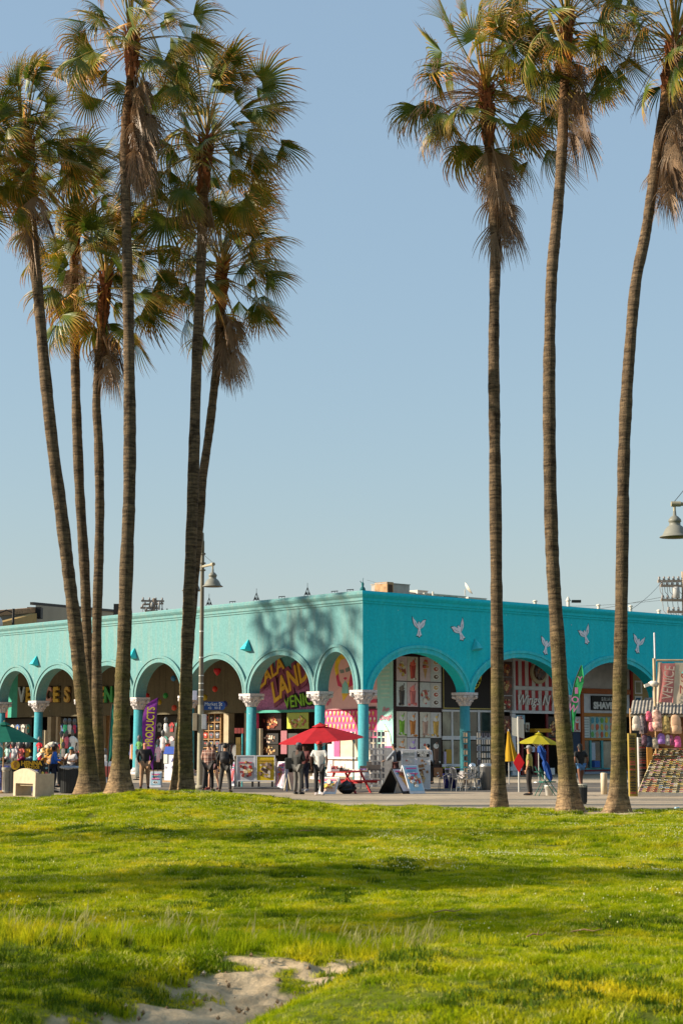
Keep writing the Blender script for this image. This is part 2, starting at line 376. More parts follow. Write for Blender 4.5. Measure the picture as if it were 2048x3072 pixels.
M_lush = mat('lush_dark_clump', (0.075, 0.125, 0.006), 0.7, var=.4, scale=2, spec=.08, trans=.3)
M_straw = mat('straw_stalk', (0.44, 0.42, 0.16), 0.7, var=0.2, trans=0.4)
M_clover = mat('clover_flower', (0.55, 0.56, 0.30), 0.8, var=0.0)
def inst_collection(name, obs):
    c = bpy.data.collections.new(name)
    for o in obs: c.objects.link(o)
    return c
def raw(name, V, F, m):
    me = bpy.data.meshes.new(name); me.from_pydata(V, [], F); me.materials.append(m); return bpy.data.objects.new(name, me)
def tuft(seed, n, rad, h0, h1, w, lean=0.5):
    r = random.Random(seed); V = []; F = []
    for i in range(n):
        a = r.uniform(0, 6.283); q = rad * math.sqrt(r.random()); bx, by = q*math.cos(a), q*math.sin(a)
        h = r.uniform(h0, h1); la = r.uniform(0, 6.283); ln = h * r.uniform(0.1, lean); dx, dy = math.cos(la)*ln, math.sin(la)*ln
        wa = r.uniform(0, 3.1416); wx, wy = math.cos(wa)*w/2, math.sin(wa)*w/2; o = len(V)
        V += [(bx-wx, by-wy, -0.02), (bx+wx, by+wy, -0.02), (bx+dx*.4+wx*.8, by+dy*.4+wy*.8, h*.6), (bx+dx*.4-wx*.8, by+dy*.4-wy*.8, h*.6), (bx+dx*1.1, by+dy*1.1, h)]
        F += [(o, o+1, o+2, o+3), (o+3, o+2, o+4)]
    return V, F
def scatter(name, pts, scale, rotz, coll, label=None):
    me = bpy.data.meshes.new(name); me.from_pydata(pts.tolist(), [], [])
    a = me.attributes.new('sc', 'FLOAT', 'POINT'); a.data.foreach_set('value', scale.astype(np.float32))
    rv = np.zeros((len(pts), 3), np.float32); rv[:, 2] = rotz; rv[:, 0] = np.random.RandomState(3).uniform(-.15, .15, len(pts))
    a = me.attributes.new('ro', 'FLOAT_VECTOR', 'POINT'); a.data.foreach_set('vector', rv.reshape(-1))
    o = bpy.data.objects.new(name, me); col.objects.link(o)
    ng = bpy.data.node_groups.new(name + '_nodes', 'GeometryNodeTree')
    ng.interface.new_socket('Geometry', in_out='INPUT', socket_type='NodeSocketGeometry'); ng.interface.new_socket('Geometry', in_out='OUTPUT', socket_type='NodeSocketGeometry')
    N = ng.nodes; L = ng.links; gi = N.new('NodeGroupInput'); go = N.new('NodeGroupOutput')
    ip = N.new('GeometryNodeInstanceOnPoints'); ci = N.new('GeometryNodeCollectionInfo'); ci.inputs['Collection'].default_value = coll
    ci.inputs['Separate Children'].default_value = True; ci.inputs['Reset Children'].default_value = True
    s1 = N.new('GeometryNodeInputNamedAttribute'); s1.data_type = 'FLOAT'; s1.inputs['Name'].default_value = 'sc'
    s2 = N.new('GeometryNodeInputNamedAttribute'); s2.data_type = 'FLOAT_VECTOR'; s2.inputs['Name'].default_value = 'ro'
    L.new(gi.outputs[0], ip.inputs['Points']); L.new(ci.outputs[0], ip.inputs['Instance']); ip.inputs['Pick Instance'].default_value = True
    rv_ = N.new('FunctionNodeRandomValue'); rv_.data_type = 'INT'; rv_.inputs['Min'].default_value = 0 if False else rv_.inputs['Min'].default_value
    for s in rv_.inputs:
        if s.type == 'INT' and s.name == 'Min': s.default_value = 0
        if s.type == 'INT' and s.name == 'Max': s.default_value = len(coll.objects) - 1
    ri = [s for s in rv_.outputs if s.type == 'INT'][0]; L.new(ri, ip.inputs['Instance Index'])
    L.new(s2.outputs['Attribute'], ip.inputs['Rotation']); L.new(s1.outputs['Attribute'], ip.inputs['Scale']); L.new(ip.outputs[0], go.inputs[0])
    md = o.modifiers.new('scatter', 'NODES'); md.node_group = ng
    return tag(o, label, kind='stuff')
M_pale = mat('pale_dry_blade', (0.55, 0.52, 0.13), 0.7, var=.2, scale=1, spec=.08, trans=.4)
tufts = inst_collection('grass_tufts', [raw('tuft', *tuft(i, 26, 0.09, 0.02, 0.065, 0.008, 1.2), M_blade) for i in range(9)] + [raw('tuft_pale', *tuft(20, 12, 0.09, 0.03, 0.075, 0.009, 1.2), M_pale)])
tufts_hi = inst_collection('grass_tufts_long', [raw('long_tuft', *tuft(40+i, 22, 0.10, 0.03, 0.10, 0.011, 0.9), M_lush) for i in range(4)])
rs = np.random.RandomState(11)
def cand(n, y0, y1, marg=1.6):
    # uniform in area over the trapezoid the lens sees plus a margin
    Y = np.sqrt(rs.uniform(y0**2, y1**2, n)); hw = Y * 0.2036 + marg
    X = rs.uniform(-1, 1, n) * hw; return X, Y
X, Y = cand(310000, 7.8, 49)
# keep probability: denser near
keep = rs.uniform(0, 1, len(X)) < np.interp(Y, [8, 14, 20, 30, 49], [1.0, 1.0, 0.95, 0.65, 0.5])
ok = keep & (Y < Ye(X) - 0.35) & (rs.uniform(0, 1, len(X)) > sandmask(X, Y) * 1.15)
bare = vnoise(X, Y, 1.3, 31) + 0.5 * vnoise(X, Y, 0.5, 32)
ok &= (bare > -0.42)
X, Y = X[ok], Y[ok]
lush = 1 + 0.9 * vnoise(X, Y, 0.7, 33) + 1.3 * vnoise(X, Y, 0.22, 34) + 0.5 * vnoise(X, Y, 3.2, 35)
sc_ = np.clip(lush, 0.62, 2.0) * np.interp(Y, [9, 16, 30, 49], [0.62, 0.72, 1.0, 1.3])
P = np.stack([X, Y, terr(X, Y) - 0.005], -1)
scatter('grass', P, sc_, rs.uniform(0, 6.28, len(P)), tufts)
# dark lush clumps scattered on the lawn and in the shaded hollow
X, Y = cand(44000, 8.0, 46)
cl = vnoise(X, Y, 0.55, 41) + 0.6 * vnoise(X, Y, 2.2, 42)
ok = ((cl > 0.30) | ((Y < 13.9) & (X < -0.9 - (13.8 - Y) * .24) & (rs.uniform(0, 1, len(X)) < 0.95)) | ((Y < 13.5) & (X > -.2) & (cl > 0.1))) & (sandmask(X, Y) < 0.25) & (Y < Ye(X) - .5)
X, Y = X[ok], Y[ok]; P = np.stack([X, Y, terr(X, Y)], -1)
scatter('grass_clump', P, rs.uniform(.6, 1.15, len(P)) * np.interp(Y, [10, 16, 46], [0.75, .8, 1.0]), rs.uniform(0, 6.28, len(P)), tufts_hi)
# clover flowers
X, Y = cand(60000, 16, 48.5)
px = 1024 + X / Y * 5077
dn = sm(-0.05, 0.4, vnoise(X, Y, 1.8, 51) + 0.6 * vnoise(X, Y, 0.5, 52)) * np.where((Y > 36) & (px < 1000), 1.0, np.where((px > 1100) & (Y > 24), 0.9, 0.15))
ok = (rs.uniform(0, 1, len(X)) < dn * 0.6) & (Y < Ye(X) - .3); X, Y = X[ok], Y[ok]
def octa(r): return [(r,0,0),(-r,0,0),(0,r,0),(0,-r,0),(0,0,r),(0,0,-r)], [(0,2,4),(2,1,4),(1,3,4),(3,0,4),(2,0,5),(1,2,5),(3,1,5),(0,3,5)]
P = np.stack([X, Y, terr(X, Y) + rs.uniform(.05, .085, len(X))], -1)
scatter('clover_flowers', P, rs.uniform(.6, 1.3, len(P)), rs.uniform(0, 6.28, len(P)), inst_collection('clover', [raw('clover', *octa(0.009), M_clover)]))
# tall seeding stalks along the near ridge
def stalk(seed):
    r = random.Random(seed); V = []; F = []
    for i in range(5):
        bx, by = r.uniform(-.05, .05), r.uniform(-.05, .05); h = r.uniform(.12, .30); lx, ly = r.uniform(-.02, .10), r.uniform(-.04, .04); pts = []
        n = 6
        for k in range(n):
            t = k/(n-1); w = .0016 + (.0042 if .6 < t < .95 else 0); w = .0008 if k == n-1 else w
            c = (bx + lx*t*t, by + ly*t*t, h*t - .02); pts.append((c, w))
        for ax in ((1, 0), (0, 1)):
            o = len(V)
            for c, w in pts: V += [(c[0]-ax[0]*w, c[1]-ax[1]*w, c[2]), (c[0]+ax[0]*w, c[1]+ax[1]*w, c[2])]
            F += [(o+2*k, o+2*k+1, o+2*k+3, o+2*k+2) for k in range(n-1)]
    return V, F
stalks = inst_collection('stalks', [raw('stalk', *stalk(60+i), M_straw) for i in range(5)])
n = 170; X = rs.uniform(-3.6, 1.0, n) + rs.normal(0, .08, n); Y = 15.0 + rs.normal(0, .28, n) + .15 * X
w = sm(-0.15, 0.3, vnoise(X, X*0, 0.4, 61)) + .25; ok = rs.uniform(0, 1, n) < w; X, Y = X[ok], Y[ok]
scatter('seeding_grass', np.stack([X, Y, terr(X, Y)], -1), rs.uniform(.5, 1.15, len(X)), rs.uniform(-.5, .5, len(X)), stalks)
tallc = inst_collection('tall_tufts', [raw('tall_tuft', *tuft(80+i, 20, 0.08, 0.09, 0.20, 0.006, 0.6), M_blade) for i in range(3)])
n = 900; X = rs.uniform(-4, 1.4, n); Y = 14.95 + rs.normal(0, .35, n) + .12 * X
scatter('ridge_grass', np.stack([X, Y, terr(X, Y)], -1), rs.uniform(.45, .9, n), rs.uniform(0, 6.28, n), tallc)
# ---------------- palm trees ----------------
def mat_trunk():
    m, nt, b = new_mat('palm_trunk_bark'); tc = nt.nodes.new('ShaderNodeTexCoord'); o = tc.outputs['Object']
    mp = nt.nodes.new('ShaderNodeMapping'); mp.inputs['Scale'].default_value = (1.2, 1.2, 9.0); nt.links.new(o, mp.inputs[0])
    mp2 = nt.nodes.new('ShaderNodeMapping'); mp2.inputs['Scale'].default_value = (14, 14, 1.6); nt.links.new(o, mp2.inputs[0])
    at_ = nt.nodes.new('ShaderNodeAttribute'); at_.attribute_name = 'hh'
    rings = noise_n(nt, 2.2, 6, mp.outputs[0], 0.65); vert = noise_n(nt, 1.5, 4, mp2.outputs[0]); blot = noise_n(nt, 1.1, 5, o); fine = noise_n(nt, 30, 4, o)
    base = ramp(nt, at_.outputs['Fac'], [(0.0, (0.27, 0.18, 0.10)), (0.03, (0.20, 0.14, 0.08)), (0.055, (0.10, 0.076, 0.034)), (0.12, (0.112, 0.080, 0.045)), (0.4, (0.105, 0.075, 0.046)), (0.8, (0.14, 0.098, 0.060)), (0.93, (0.16, 0.085, 0.038)), (1.0, (0.17, 0.06, 0.022))]).outputs[0]
    a = mixc(nt, base, ramp(nt, rings.outputs[0], [(0.34, (0.35, 0.35, 0.36)), (0.5, (0.9, 0.9, 0.9)), (0.66, (1.5, 1.45, 1.35))]).outputs[0], 1.0, 'MULTIPLY')
    a = mixc(nt, a, (1.05, 1.03, 1.02), 1.0, 'MULTIPLY')
    a = mixc(nt, a, ramp(nt, vert.outputs[0], [(0.35, (0.8, 0.8, 0.8)), (0.65, (1.12, 1.12, 1.12))]).outputs[0], 1.0, 'MULTIPLY')
    low = ramp(nt, at_.outputs['Fac'], [(0.03, (0, 0, 0)), (0.06, (1, 1, 1)), (0.16, (0.7, 0.7, 0.7)), (0.22, (0, 0, 0))]).outputs[0]
    moss = mixc(nt, low, ramp(nt, blot.outputs[0], [(0.40, (0, 0, 0)), (0.62, (0.75, 0.75, 0.75))]).outputs[0], 1.0, 'MULTIPLY')
    a = mixc(nt, a, (0.10, 0.088, 0.02), moss)
    scar = noise_n(nt, 3.2, 6, o, 0.7); a = mixc(nt, a, ramp(nt, scar.outputs[0], [(0.36, (0.45, 0.42, 0.40)), (0.47, (1, 1, 1)), (0.58, (1, 1, 1)), (0.70, (1.7, 1.65, 1.6))]).outputs[0], 1.0, 'MULTIPLY')
    nt.links.new(a, b.inputs['Base Color']); b.inputs['Roughness'].default_value = 0.9; b.inputs['Specular IOR Level'].default_value = 0.15
    add = nt.nodes.new('ShaderNodeMath'); add.operation = 'ADD'; nt.links.new(rings.outputs[0], add.inputs[0]); nt.links.new(fine.outputs[0], add.inputs[1])
    bumpn(nt, b, add.outputs[0], 0.8, 0.035); return m
M_trunk = mat_trunk()
def mat_leaf(name, stops, trans, var):
    m, nt, b = new_mat(name); at_ = nt.nodes.new('ShaderNodeAttribute'); at_.attribute_name = 'tt'; oi = nt.nodes.new('ShaderNodeObjectInfo')
    tc = nt.nodes.new('ShaderNodeTexCoord'); n = noise_n(nt, 3.0, 4, tc.outputs['Object'])
    ad = nt.nodes.new('ShaderNodeMath'); ad.operation = 'MULTIPLY_ADD'; nt.links.new(n.outputs[0], ad.inputs[0]); ad.inputs[1].default_value = 0.7
    su = nt.nodes.new('ShaderNodeMath'); su.operation = 'SUBTRACT'; nt.links.new(at_.outputs['Fac'], su.inputs[0]); su.inputs[1].default_value = 0.35
    nt.links.new(su.outputs[0], ad.inputs[2])
    c = ramp(nt, ad.outputs[0], stops).outputs[0]
    c = mixc(nt, c, ramp(nt, oi.outputs['Random'], var).outputs[0], 1.0, 'MULTIPLY')
    nt.links.new(c, b.inputs['Base Color']); b.inputs['Roughness'].default_value = 0.42; b.inputs['Specular IOR Level'].default_value = 0.4
    tr = nt.nodes.new('ShaderNodeBsdfTranslucent'); nt.links.new(c, tr.inputs[0])
    ms = nt.nodes.new('ShaderNodeMixShader'); ms.inputs[0].default_value = trans
    nt.links.new(b.outputs[0], ms.inputs[1]); nt.links.new(tr.outputs[0], ms.inputs[2]); nt.links.new(ms.outputs[0], nt.nodes['Material Output'].inputs[0])
    return m
M_leaf = mat_leaf('palm_leaf_green', [(0.0, (0.40, 0.28, 0.08)), (0.14, (0.15, 0.17, 0.020)), (0.40, (0.075, 0.120, 0.010)), (0.60, (0.20, 0.18, 0.020)), (0.80, (0.38, 0.21, 0.035)), (1.0, (0.28, 0.13, 0.035))], 0.30, [(0.0, (0.75, 0.85, 0.9)), (0.5, (1.0, 1.0, 1.0)), (0.8, (1.35, 1.15, 0.9)), (1.0, (1.7, 1.25, 0.9))])
M_dead = mat_leaf('palm_leaf_dead', [(0.0, (0.34, 0.22, 0.12)), (0.4, (0.27, 0.18, 0.105)), (0.7, (0.32, 0.22, 0.135)), (1.0, (0.22, 0.12, 0.06))], 0.15, [(0.0, (0.65, 0.6, 0.6)), (0.5, (1.0, 1.0, 1.0)), (1.0, (1.35, 1.25, 1.15))])
M_boot = mat('palm_leaf_bases', (0.23, 0.075, 0.025), 0.8, var=0.45, scale=8)
M_stalk = mat('palm_flower_stalk', (0.33, 0.19, 0.12), 0.75, var=0.3, scale=5)
WIND = Vector((1.0, 0.25, 0.0))
def frond(root, heart, az, el, Lp, rad, kind, rg, name, stiff=1.0):
    V = []; F = []; T = []
    d = Vector((math.cos(el)*math.cos(az), math.cos(el)*math.sin(az), math.sin(el)))
    p = Vector(heart) + Vector((d.x, d.y, 0)) * 0.07
    n = 7; ds = Lp/(n-1); path = []; sag = rg.uniform(0.25, 0.55)*stiff if kind == 'green' else rg.uniform(0.6, 1.3)
    for i in range(n):
        path.append((p.copy(), d.copy())); p = p + d*ds
        d = (d + Vector((0, 0, -sag*ds*(0.3 + i/n))) + WIND*(0.34*ds*(i/n))).normalized()
    up = Vector((0, 0, 1))
    for i, (q, dd) in enumerate(path):
        s = dd.cross(up); s = s.normalized() if s.length > 1e-3 else Vector((1, 0, 0)); u = s.cross(dd)
        w = 0.034*(1 - 0.55*i/(n-1)); h = w*0.5
        V += [q - s*w, q + u*h, q + s*w, q - u*h]; T += [0.0 + 0.10*i/(n-1)]*4
        if i:
            o = 4*i
            for k in range(4): F.append((o-4+k, o-4+(k+1) % 4, o+(k+1) % 4, o+k))
    q, ax = path[-1]
    sd_ = ax.cross(up); sd_ = sd_.normalized() if sd_.length > 1e-3 else Vector((1, 0, 0))
    roll = rg.uniform(-1.2, 1.2); sd_ = (Matrix.Rotation(roll, 3, ax) @ sd_).normalized(); nm = sd_.cross(ax)
    if nm.z < 0: nm = -nm
    sag_ = 0; ns = 30; A = R(rg.choice([112, 105, 85, 60])) if kind == 'green' else R(60); da = 2*A/ns; fold = rg.choice([.25, .6, 1.0, 1.6]) if kind == 'green' else .6
    droop = rg.uniform(2.0, 5.0)*(.4 + .6*stiff) if kind == 'green' else 5.0; wk = rg.uniform(0.4, 1.7) if kind == 'green' else 0.2
    for i in range(ns):
        a = -A + (i + .5)*da; ls = rad*(1 - 0.22*abs(a)/A)*rg.uniform(0.75, 1.12)
        dr = (ax*math.cos(a) + sd_*math.sin(a) - nm*fold*abs(math.sin(a))*0.8).normalized()
        acr = (-ax*math.sin(a) + sd_*math.cos(a)); pp = q.copy(); N = 7; st = ls/(N-1); jit = rg.uniform(.5, 1.6)
        o = len(V)
        for k in range(N):
            t = k/(N-1)
            hw = ls*t*math.tan(da/2)*1.02 if t <= 0.36 else ls*0.36*math.tan(da/2)*max(0.05, 1 - ((t-0.36)/0.64)**1.9)
            hw = max(hw, 0.002); nn = acr.cross(dr)
            if nn.dot(nm) < 0: nn = -nn
            V += [pp - acr*hw, pp + nn*hw*0.55, pp + acr*hw]; tt = 0.12 + 0.88*t; T += [tt]*3
            if k:
                b_ = o + 3*k; F += [(b_-3, b_-2, b_+1, b_), (b_-2, b_-1, b_+2, b_+1)]
            pp = pp + dr*st
            g = (t**1.1)*droop*jit*st/rad*1.1
            dr = (dr + Vector((0, 0, -g)) + WIND*(g*0.7*wk)).normalized()
            acr = (acr - dr*acr.dot(dr)).normalized()
    b = root.location
    me = bpy.data.meshes.new(name); me.from_pydata([tuple(v - b) for v in V], [], F); me.materials.append(M_leaf if kind == 'green' else M_dead)
    at_ = me.attributes.new('tt', 'FLOAT', 'POINT'); at_.data.foreach_set('value', T)
    o = bpy.data.objects.new(name, me); col.objects.link(o); o.parent = root
    return o
def spline(pts, n):
    P = [Vector(p) for p in pts]; out = []; m = len(P) - 1
    for i in range(n):
        u = i/(n-1)*m; k = min(int(u), m-1); t = u - k
        p0 = P[max(k-1, 0)]; p1 = P[k]; p2 = P[k+1]; p3 = P[min(k+2, m)]
        out.append(0.5*((2*p1) + (p2-p0)*t + (2*p0-5*p1+4*p2-p3)*t*t + (3*p1-p0-3*p2+p3)*t**3))
    return out
def palm(label, pts, Y, wid, base_w, seed, ngreen, ndead, skirt=0.0, size=1.0, stalks=0, skirt_az=None, group='fan palms on the grass bank', el_lo=-38, visible_detail=True):
    """pts: photo pixels from the base up to the crown's heart; Y: depth; wid: (low, high) pixel widths"""
    rg = random.Random(seed)
    P = [at(x, y, Y) for x, y in pts]
    bx, by = P[0].x, P[0].y; gz = float(terr(bx, by)) if by < Ye(bx) else 0.0
    P[0] = Vector((bx, by, gz - 0.12))
    root = thing('palm_tree', label, 'palm tree', (bx, by, gz), group=group)
    L = spline(P, 190); n = len(L); ns = 18; V = []; F = []; H = []
    H0 = L[-1].z - L[0].z
    r0 = wid[0]*.93/2/5077*Y; r1 = wid[1]*.93/2/5077*Y; rb = base_w*.95/2/5077*Y; bump = 0
    lobes = [rg.uniform(0, 6.28) for _ in range(3)]
    for i, p in enumerate(L):
        h = (p.z - L[0].z); t = h/H0
        r = r0 + (r1 - r0)*min(1, t*1.05)
        fl = math.exp(-max(0, h-0.12)/0.42); r += (rb - r0)*fl*0.85 + (rb-r0)*0.15*math.exp(-h/2.2)
        if i % 2 == 0 or rg.random() < .25: bump = rg.uniform(-0.035, 0.05)
        r *= 1 + bump*(1-fl) + 0.03*math.sin(h*1.7 + seed) + 0.025*math.sin(h*4.3)
        for k in range(ns):
            a = 2*math.pi*k/ns; rr = r*(1 + fl*0.16*math.sin(3*a + lobes[0]) + fl*0.08*math.sin(7*a + lobes[1]) + 0.02*math.sin(2*a + h*0.8))
            V.append((p.x - bx + rr*math.cos(a), p.y - by + rr*math.sin(a), p.z - gz)); H.append(max(0.0, t))
        if i:
            for k in range(ns): F.append(((i-1)*ns+k, (i-1)*ns+(k+1) % ns, i*ns+(k+1) % ns, i*ns+k))
    me = bpy.data.meshes.new('trunk'); me.from_pydata(V, [], F); me.materials.append(M_trunk)
    at_ = me.attributes.new('hh', 'FLOAT', 'POINT'); at_.data.foreach_set('value', H)
    me.polygons.foreach_set('use_smooth', [True]*len(me.polygons))
    o = bpy.data.objects.new('trunk', me); col.objects.link(o); o.parent = root
    heart = L[-1]; ddir = (L[-1] - L[-12]).normalized()
    # leaf bases just under the crown
    mb = MB()
    for i in range(70):
        s = rg.uniform(0, 1.5)*size; a = rg.uniform(0, 6.28); c = heart - ddir*s; r = r1*(1.0 + 0.25*(1 - s/1.5))
        b0 = c + Vector((math.cos(a)*r*.9, math.sin(a)*r*.9, 0)); tip = b0 + Vector((math.cos(a)*rg.uniform(.04, .12), math.sin(a)*rg.uniform(.04, .12), rg.uniform(.15, .32)))
        mb.beam(b0 - Vector((0, 0, .1)) - root.location, tip - root.location, 0.07, 0.025)
    mb.build('leaf_bases', M_boot, root)
    GA = 2.39996; off = rg.uniform(0, 6.28)
    ngreen = int(ngreen*1.5); ndead = int(ndead*1.8)
    for i in range(ngreen):
        u = (i + .5)/ngreen; el = R(82 - (82 - el_lo)*u**1.05) + rg.uniform(-.25, .25); az = off + GA*i + rg.uniform(-.7, .7)
        hp = heart + ddir*(0.15 - 0.75*u)*size
        frond(root, hp, az, el, rg.uniform(0.95, 1.95)*size*(1.15 if u < .3 else 1), rg.uniform(0.80, 1.36)*size*(.92 if u < .3 else 1), 'green', rg, 'frond', .45 if u < .3 else 1.0)
    for i in range(ndead):
        u = (i + .5)/ndead; az = (skirt_az + rg.uniform(-1.2, 1.2)) if skirt_az is not None else rg.uniform(0, 6.28)
        hp = heart - ddir*(0.7 + skirt*u)*size
        frond(root, hp, az, R(rg.uniform(-86, -58)), rg.uniform(0.6, 1.2)*size, rg.uniform(0.95, 1.35)*size, 'dead', rg, 'dead_frond')
    for i in range(stalks):
        az = math.pi + rg.uniform(-1.3, 1.3) if i % 4 else rg.uniform(0, 6.28); el = R(rg.uniform(-5, 50)); d = Vector((math.cos(az)*math.cos(el), math.sin(az)*math.cos(el), math.sin(el)))
        p = heart - ddir*rg.uniform(0, .4); ln = rg.uniform(1.6, 2.9)*size; pth = []; m = 12
        for k in range(m):
            pth.append(p.copy()); p = p + d*ln/m; d = (d + Vector((0, 0, -1))*(0.55 + .6*k/m)*ln/m*.8).normalized()
        mb = MB(); mb.tube([q - root.location for q in pth], [0.016*(1 - .7*k/m) for k in range(m)], 5)
        for k in range(4, m):
            q = pth[k]
            for s_ in range(2):
                a = rg.uniform(0, 6.28); e = q + Vector((math.cos(a)*.12, math.sin(a)*.12, -rg.uniform(.12, .4)))
                mb.tube([q - root.location, (q+e)/2 + Vector((0, 0, .04)) - root.location, e - root.location], [.006, .005, .002], 3)
        mb.build('flower_stalk', M_stalk, root)
    return root
palm('leftmost leaning palm tree, its trunk tilting left above the moss-flared base', [(263,2392),(266,2330),(258,2200),(243,2050),(226,1880),(203,1690),(180,1500),(158,1330),(134,1100),(117,900),(97,690),(88,560),(81,425)], 47.6, (47,33), 98, 101, 40, 5, 1.3, 1.0, 4, -0.4)
palm('thin palm trunk squeezed between the leaning palm and its neighbour', [(284,2384),(281,2250),(275,2100),(262,1900),(254,1700),(240,1480),(231,1260),(226,1080),(222,880),(226,755),(230,640)], 52, (36,29), 62, 102, 30, 4, 1.0, 0.98, 2)
palm('shorter palm with dead skirt seen left of the tall grey trunk', [(303,2386),(298,2300),(294,2150),(291,2000),(292,1850),(298,1650),(300,1500),(296,1320),(290,1200),(300,1046),(319,830)], 51, (34,27), 64, 103, 42, 9, 1.4, 1.05, 3, 0.2)
palm('tallest left palm with straight grey trunk and a long dead skirt', [(357,2396),(360,2330),(365,2200),(368,2050),(374,1900),(380,1700),(388,1500),(390,1300),(388,1100),(384,850),(378,600),(376,400),(395,210),(397,95)], 45.5, (50,29), 100, 104, 38, 22, 2.2, 1.05, 4, 0.1)
palm('palm leaning right beside the lamp post, crown blown toward open sky', [(562,2374),(558,2300),(556,2200),(561,1960),(571,1700),(580,1440),(590,1100),(602,830),(611,575),(622,410)], 48.2, (42,31), 78, 105, 50, 3, 0.8, 1.2, 4)
palm('lower palm behind the lamp post tree, with hanging brown fronds', [(532,2372),(540,2250),(562,2000),(580,1780),(598,1567),(608,1437),(627,1300),(641,1180),(651,1084),(662,930),(668,785)], 52.5, (34,26), 66, 106, 44, 12, 1.6, 1.1, 2, 0.2)
palm('palm right of the open sky with many bare curling flower stalks', [(1494,2424),(1494,2350),(1492,2200),(1489,1830),(1485,1500),(1482,1250),(1480,1080),(1482,900),(1485,720),(1478,600),(1466,420),(1457,262)], 46, (42,34), 62, 107, 46, 10, 2.2, 1.16, 34, 0.0)
palm('second palm from the right, trunk foot pocked with dark holes', [(1706,2434),(1704,2380),(1690,2200),(1683,2120),(1670,1900),(1656,1680),(1649,1450),(1646,1200),(1648,1000),(1654,820),(1666,690),(1682,490),(1692,260),(1699,40)], 44.2, (50,32), 96, 108, 40, 8, 1.6, 1.05, 3, 0.3)
palm('rightmost palm leaning right, swollen pale foot and shaggy dead skirt', [(1842,2438),(1852,2370),(1855,2200),(1860,1950),(1866,1600),(1869,1400),(1877,1200),(1889,1030),(1906,846),(1936,695),(1958,544),(1984,370),(2005,240),(2025,110)], 43.6, (45,34), 92, 109, 42, 22, 2.3, 1.1, 5, -0.2)
palm('palm standing off the left edge with only its frond tips in view', [(-240,2396),(-230,2200),(-190,1500),(-140,900),(-95,480)], 46.5, (44,32), 80, 110, 40, 6, 1.2, 1.05, 2)
# further palms of the same row, outside the frame to the left: only their shade reaches the view
def far_palm(x, y, h, seed, sz=1.0):
    rg = random.Random(seed); gz = 0.0
    root = thing('palm_tree', 'palm of the same row beyond the left edge, casting shade into view', 'palm tree', (x, y, gz), group='palms beyond the left edge')
    mb = MB(); mb.tube([(0, 0, -.3), (.1, 0, h*.3), (-.1, .1, h*.7), (0, 0, h)], [.26, .19, .17, .16], 10); o = mb.build('trunk', M_trunk, root)
    heart = Vector((x, y, h))
    for i in range(26):
        u = (i + .5)/26; frond(root, heart, i*2.4, R(80 - 120*u), rg.uniform(1.0, 1.5)*sz, rg.uniform(.95, 1.2)*sz, 'green', rg, 'frond')
tl = math.tan(SUN_EL)
def shade(tx, ty, tz, h, seed, sz=1.0):
    s = (h - tz)/tl; far_palm(tx + SUN_AZ.x*s, ty + SUN_AZ.y*s, h, seed, sz)
shade(-2.7, 82.9, 7.5, 18.0, 301, 1.35); shade(-0.1, 80.8, 7.4, 20.0, 302, 1.3)
shade(-3.2, 33.2, 0, 15.5, 303); shade(0.6, 34.0, 0, 16.5, 304)
shade(-2.6, 22.2, 0, 15.0, 305); shade(1.0, 23.0, 0, 16.5, 306)
shade(-1.9, 17.2, 0, 15.5, 307)
shade(-4.9, 11.9, 0, 15.0, 309, 1.15); shade(3.0, 23.8, 0, 17.5, 310)
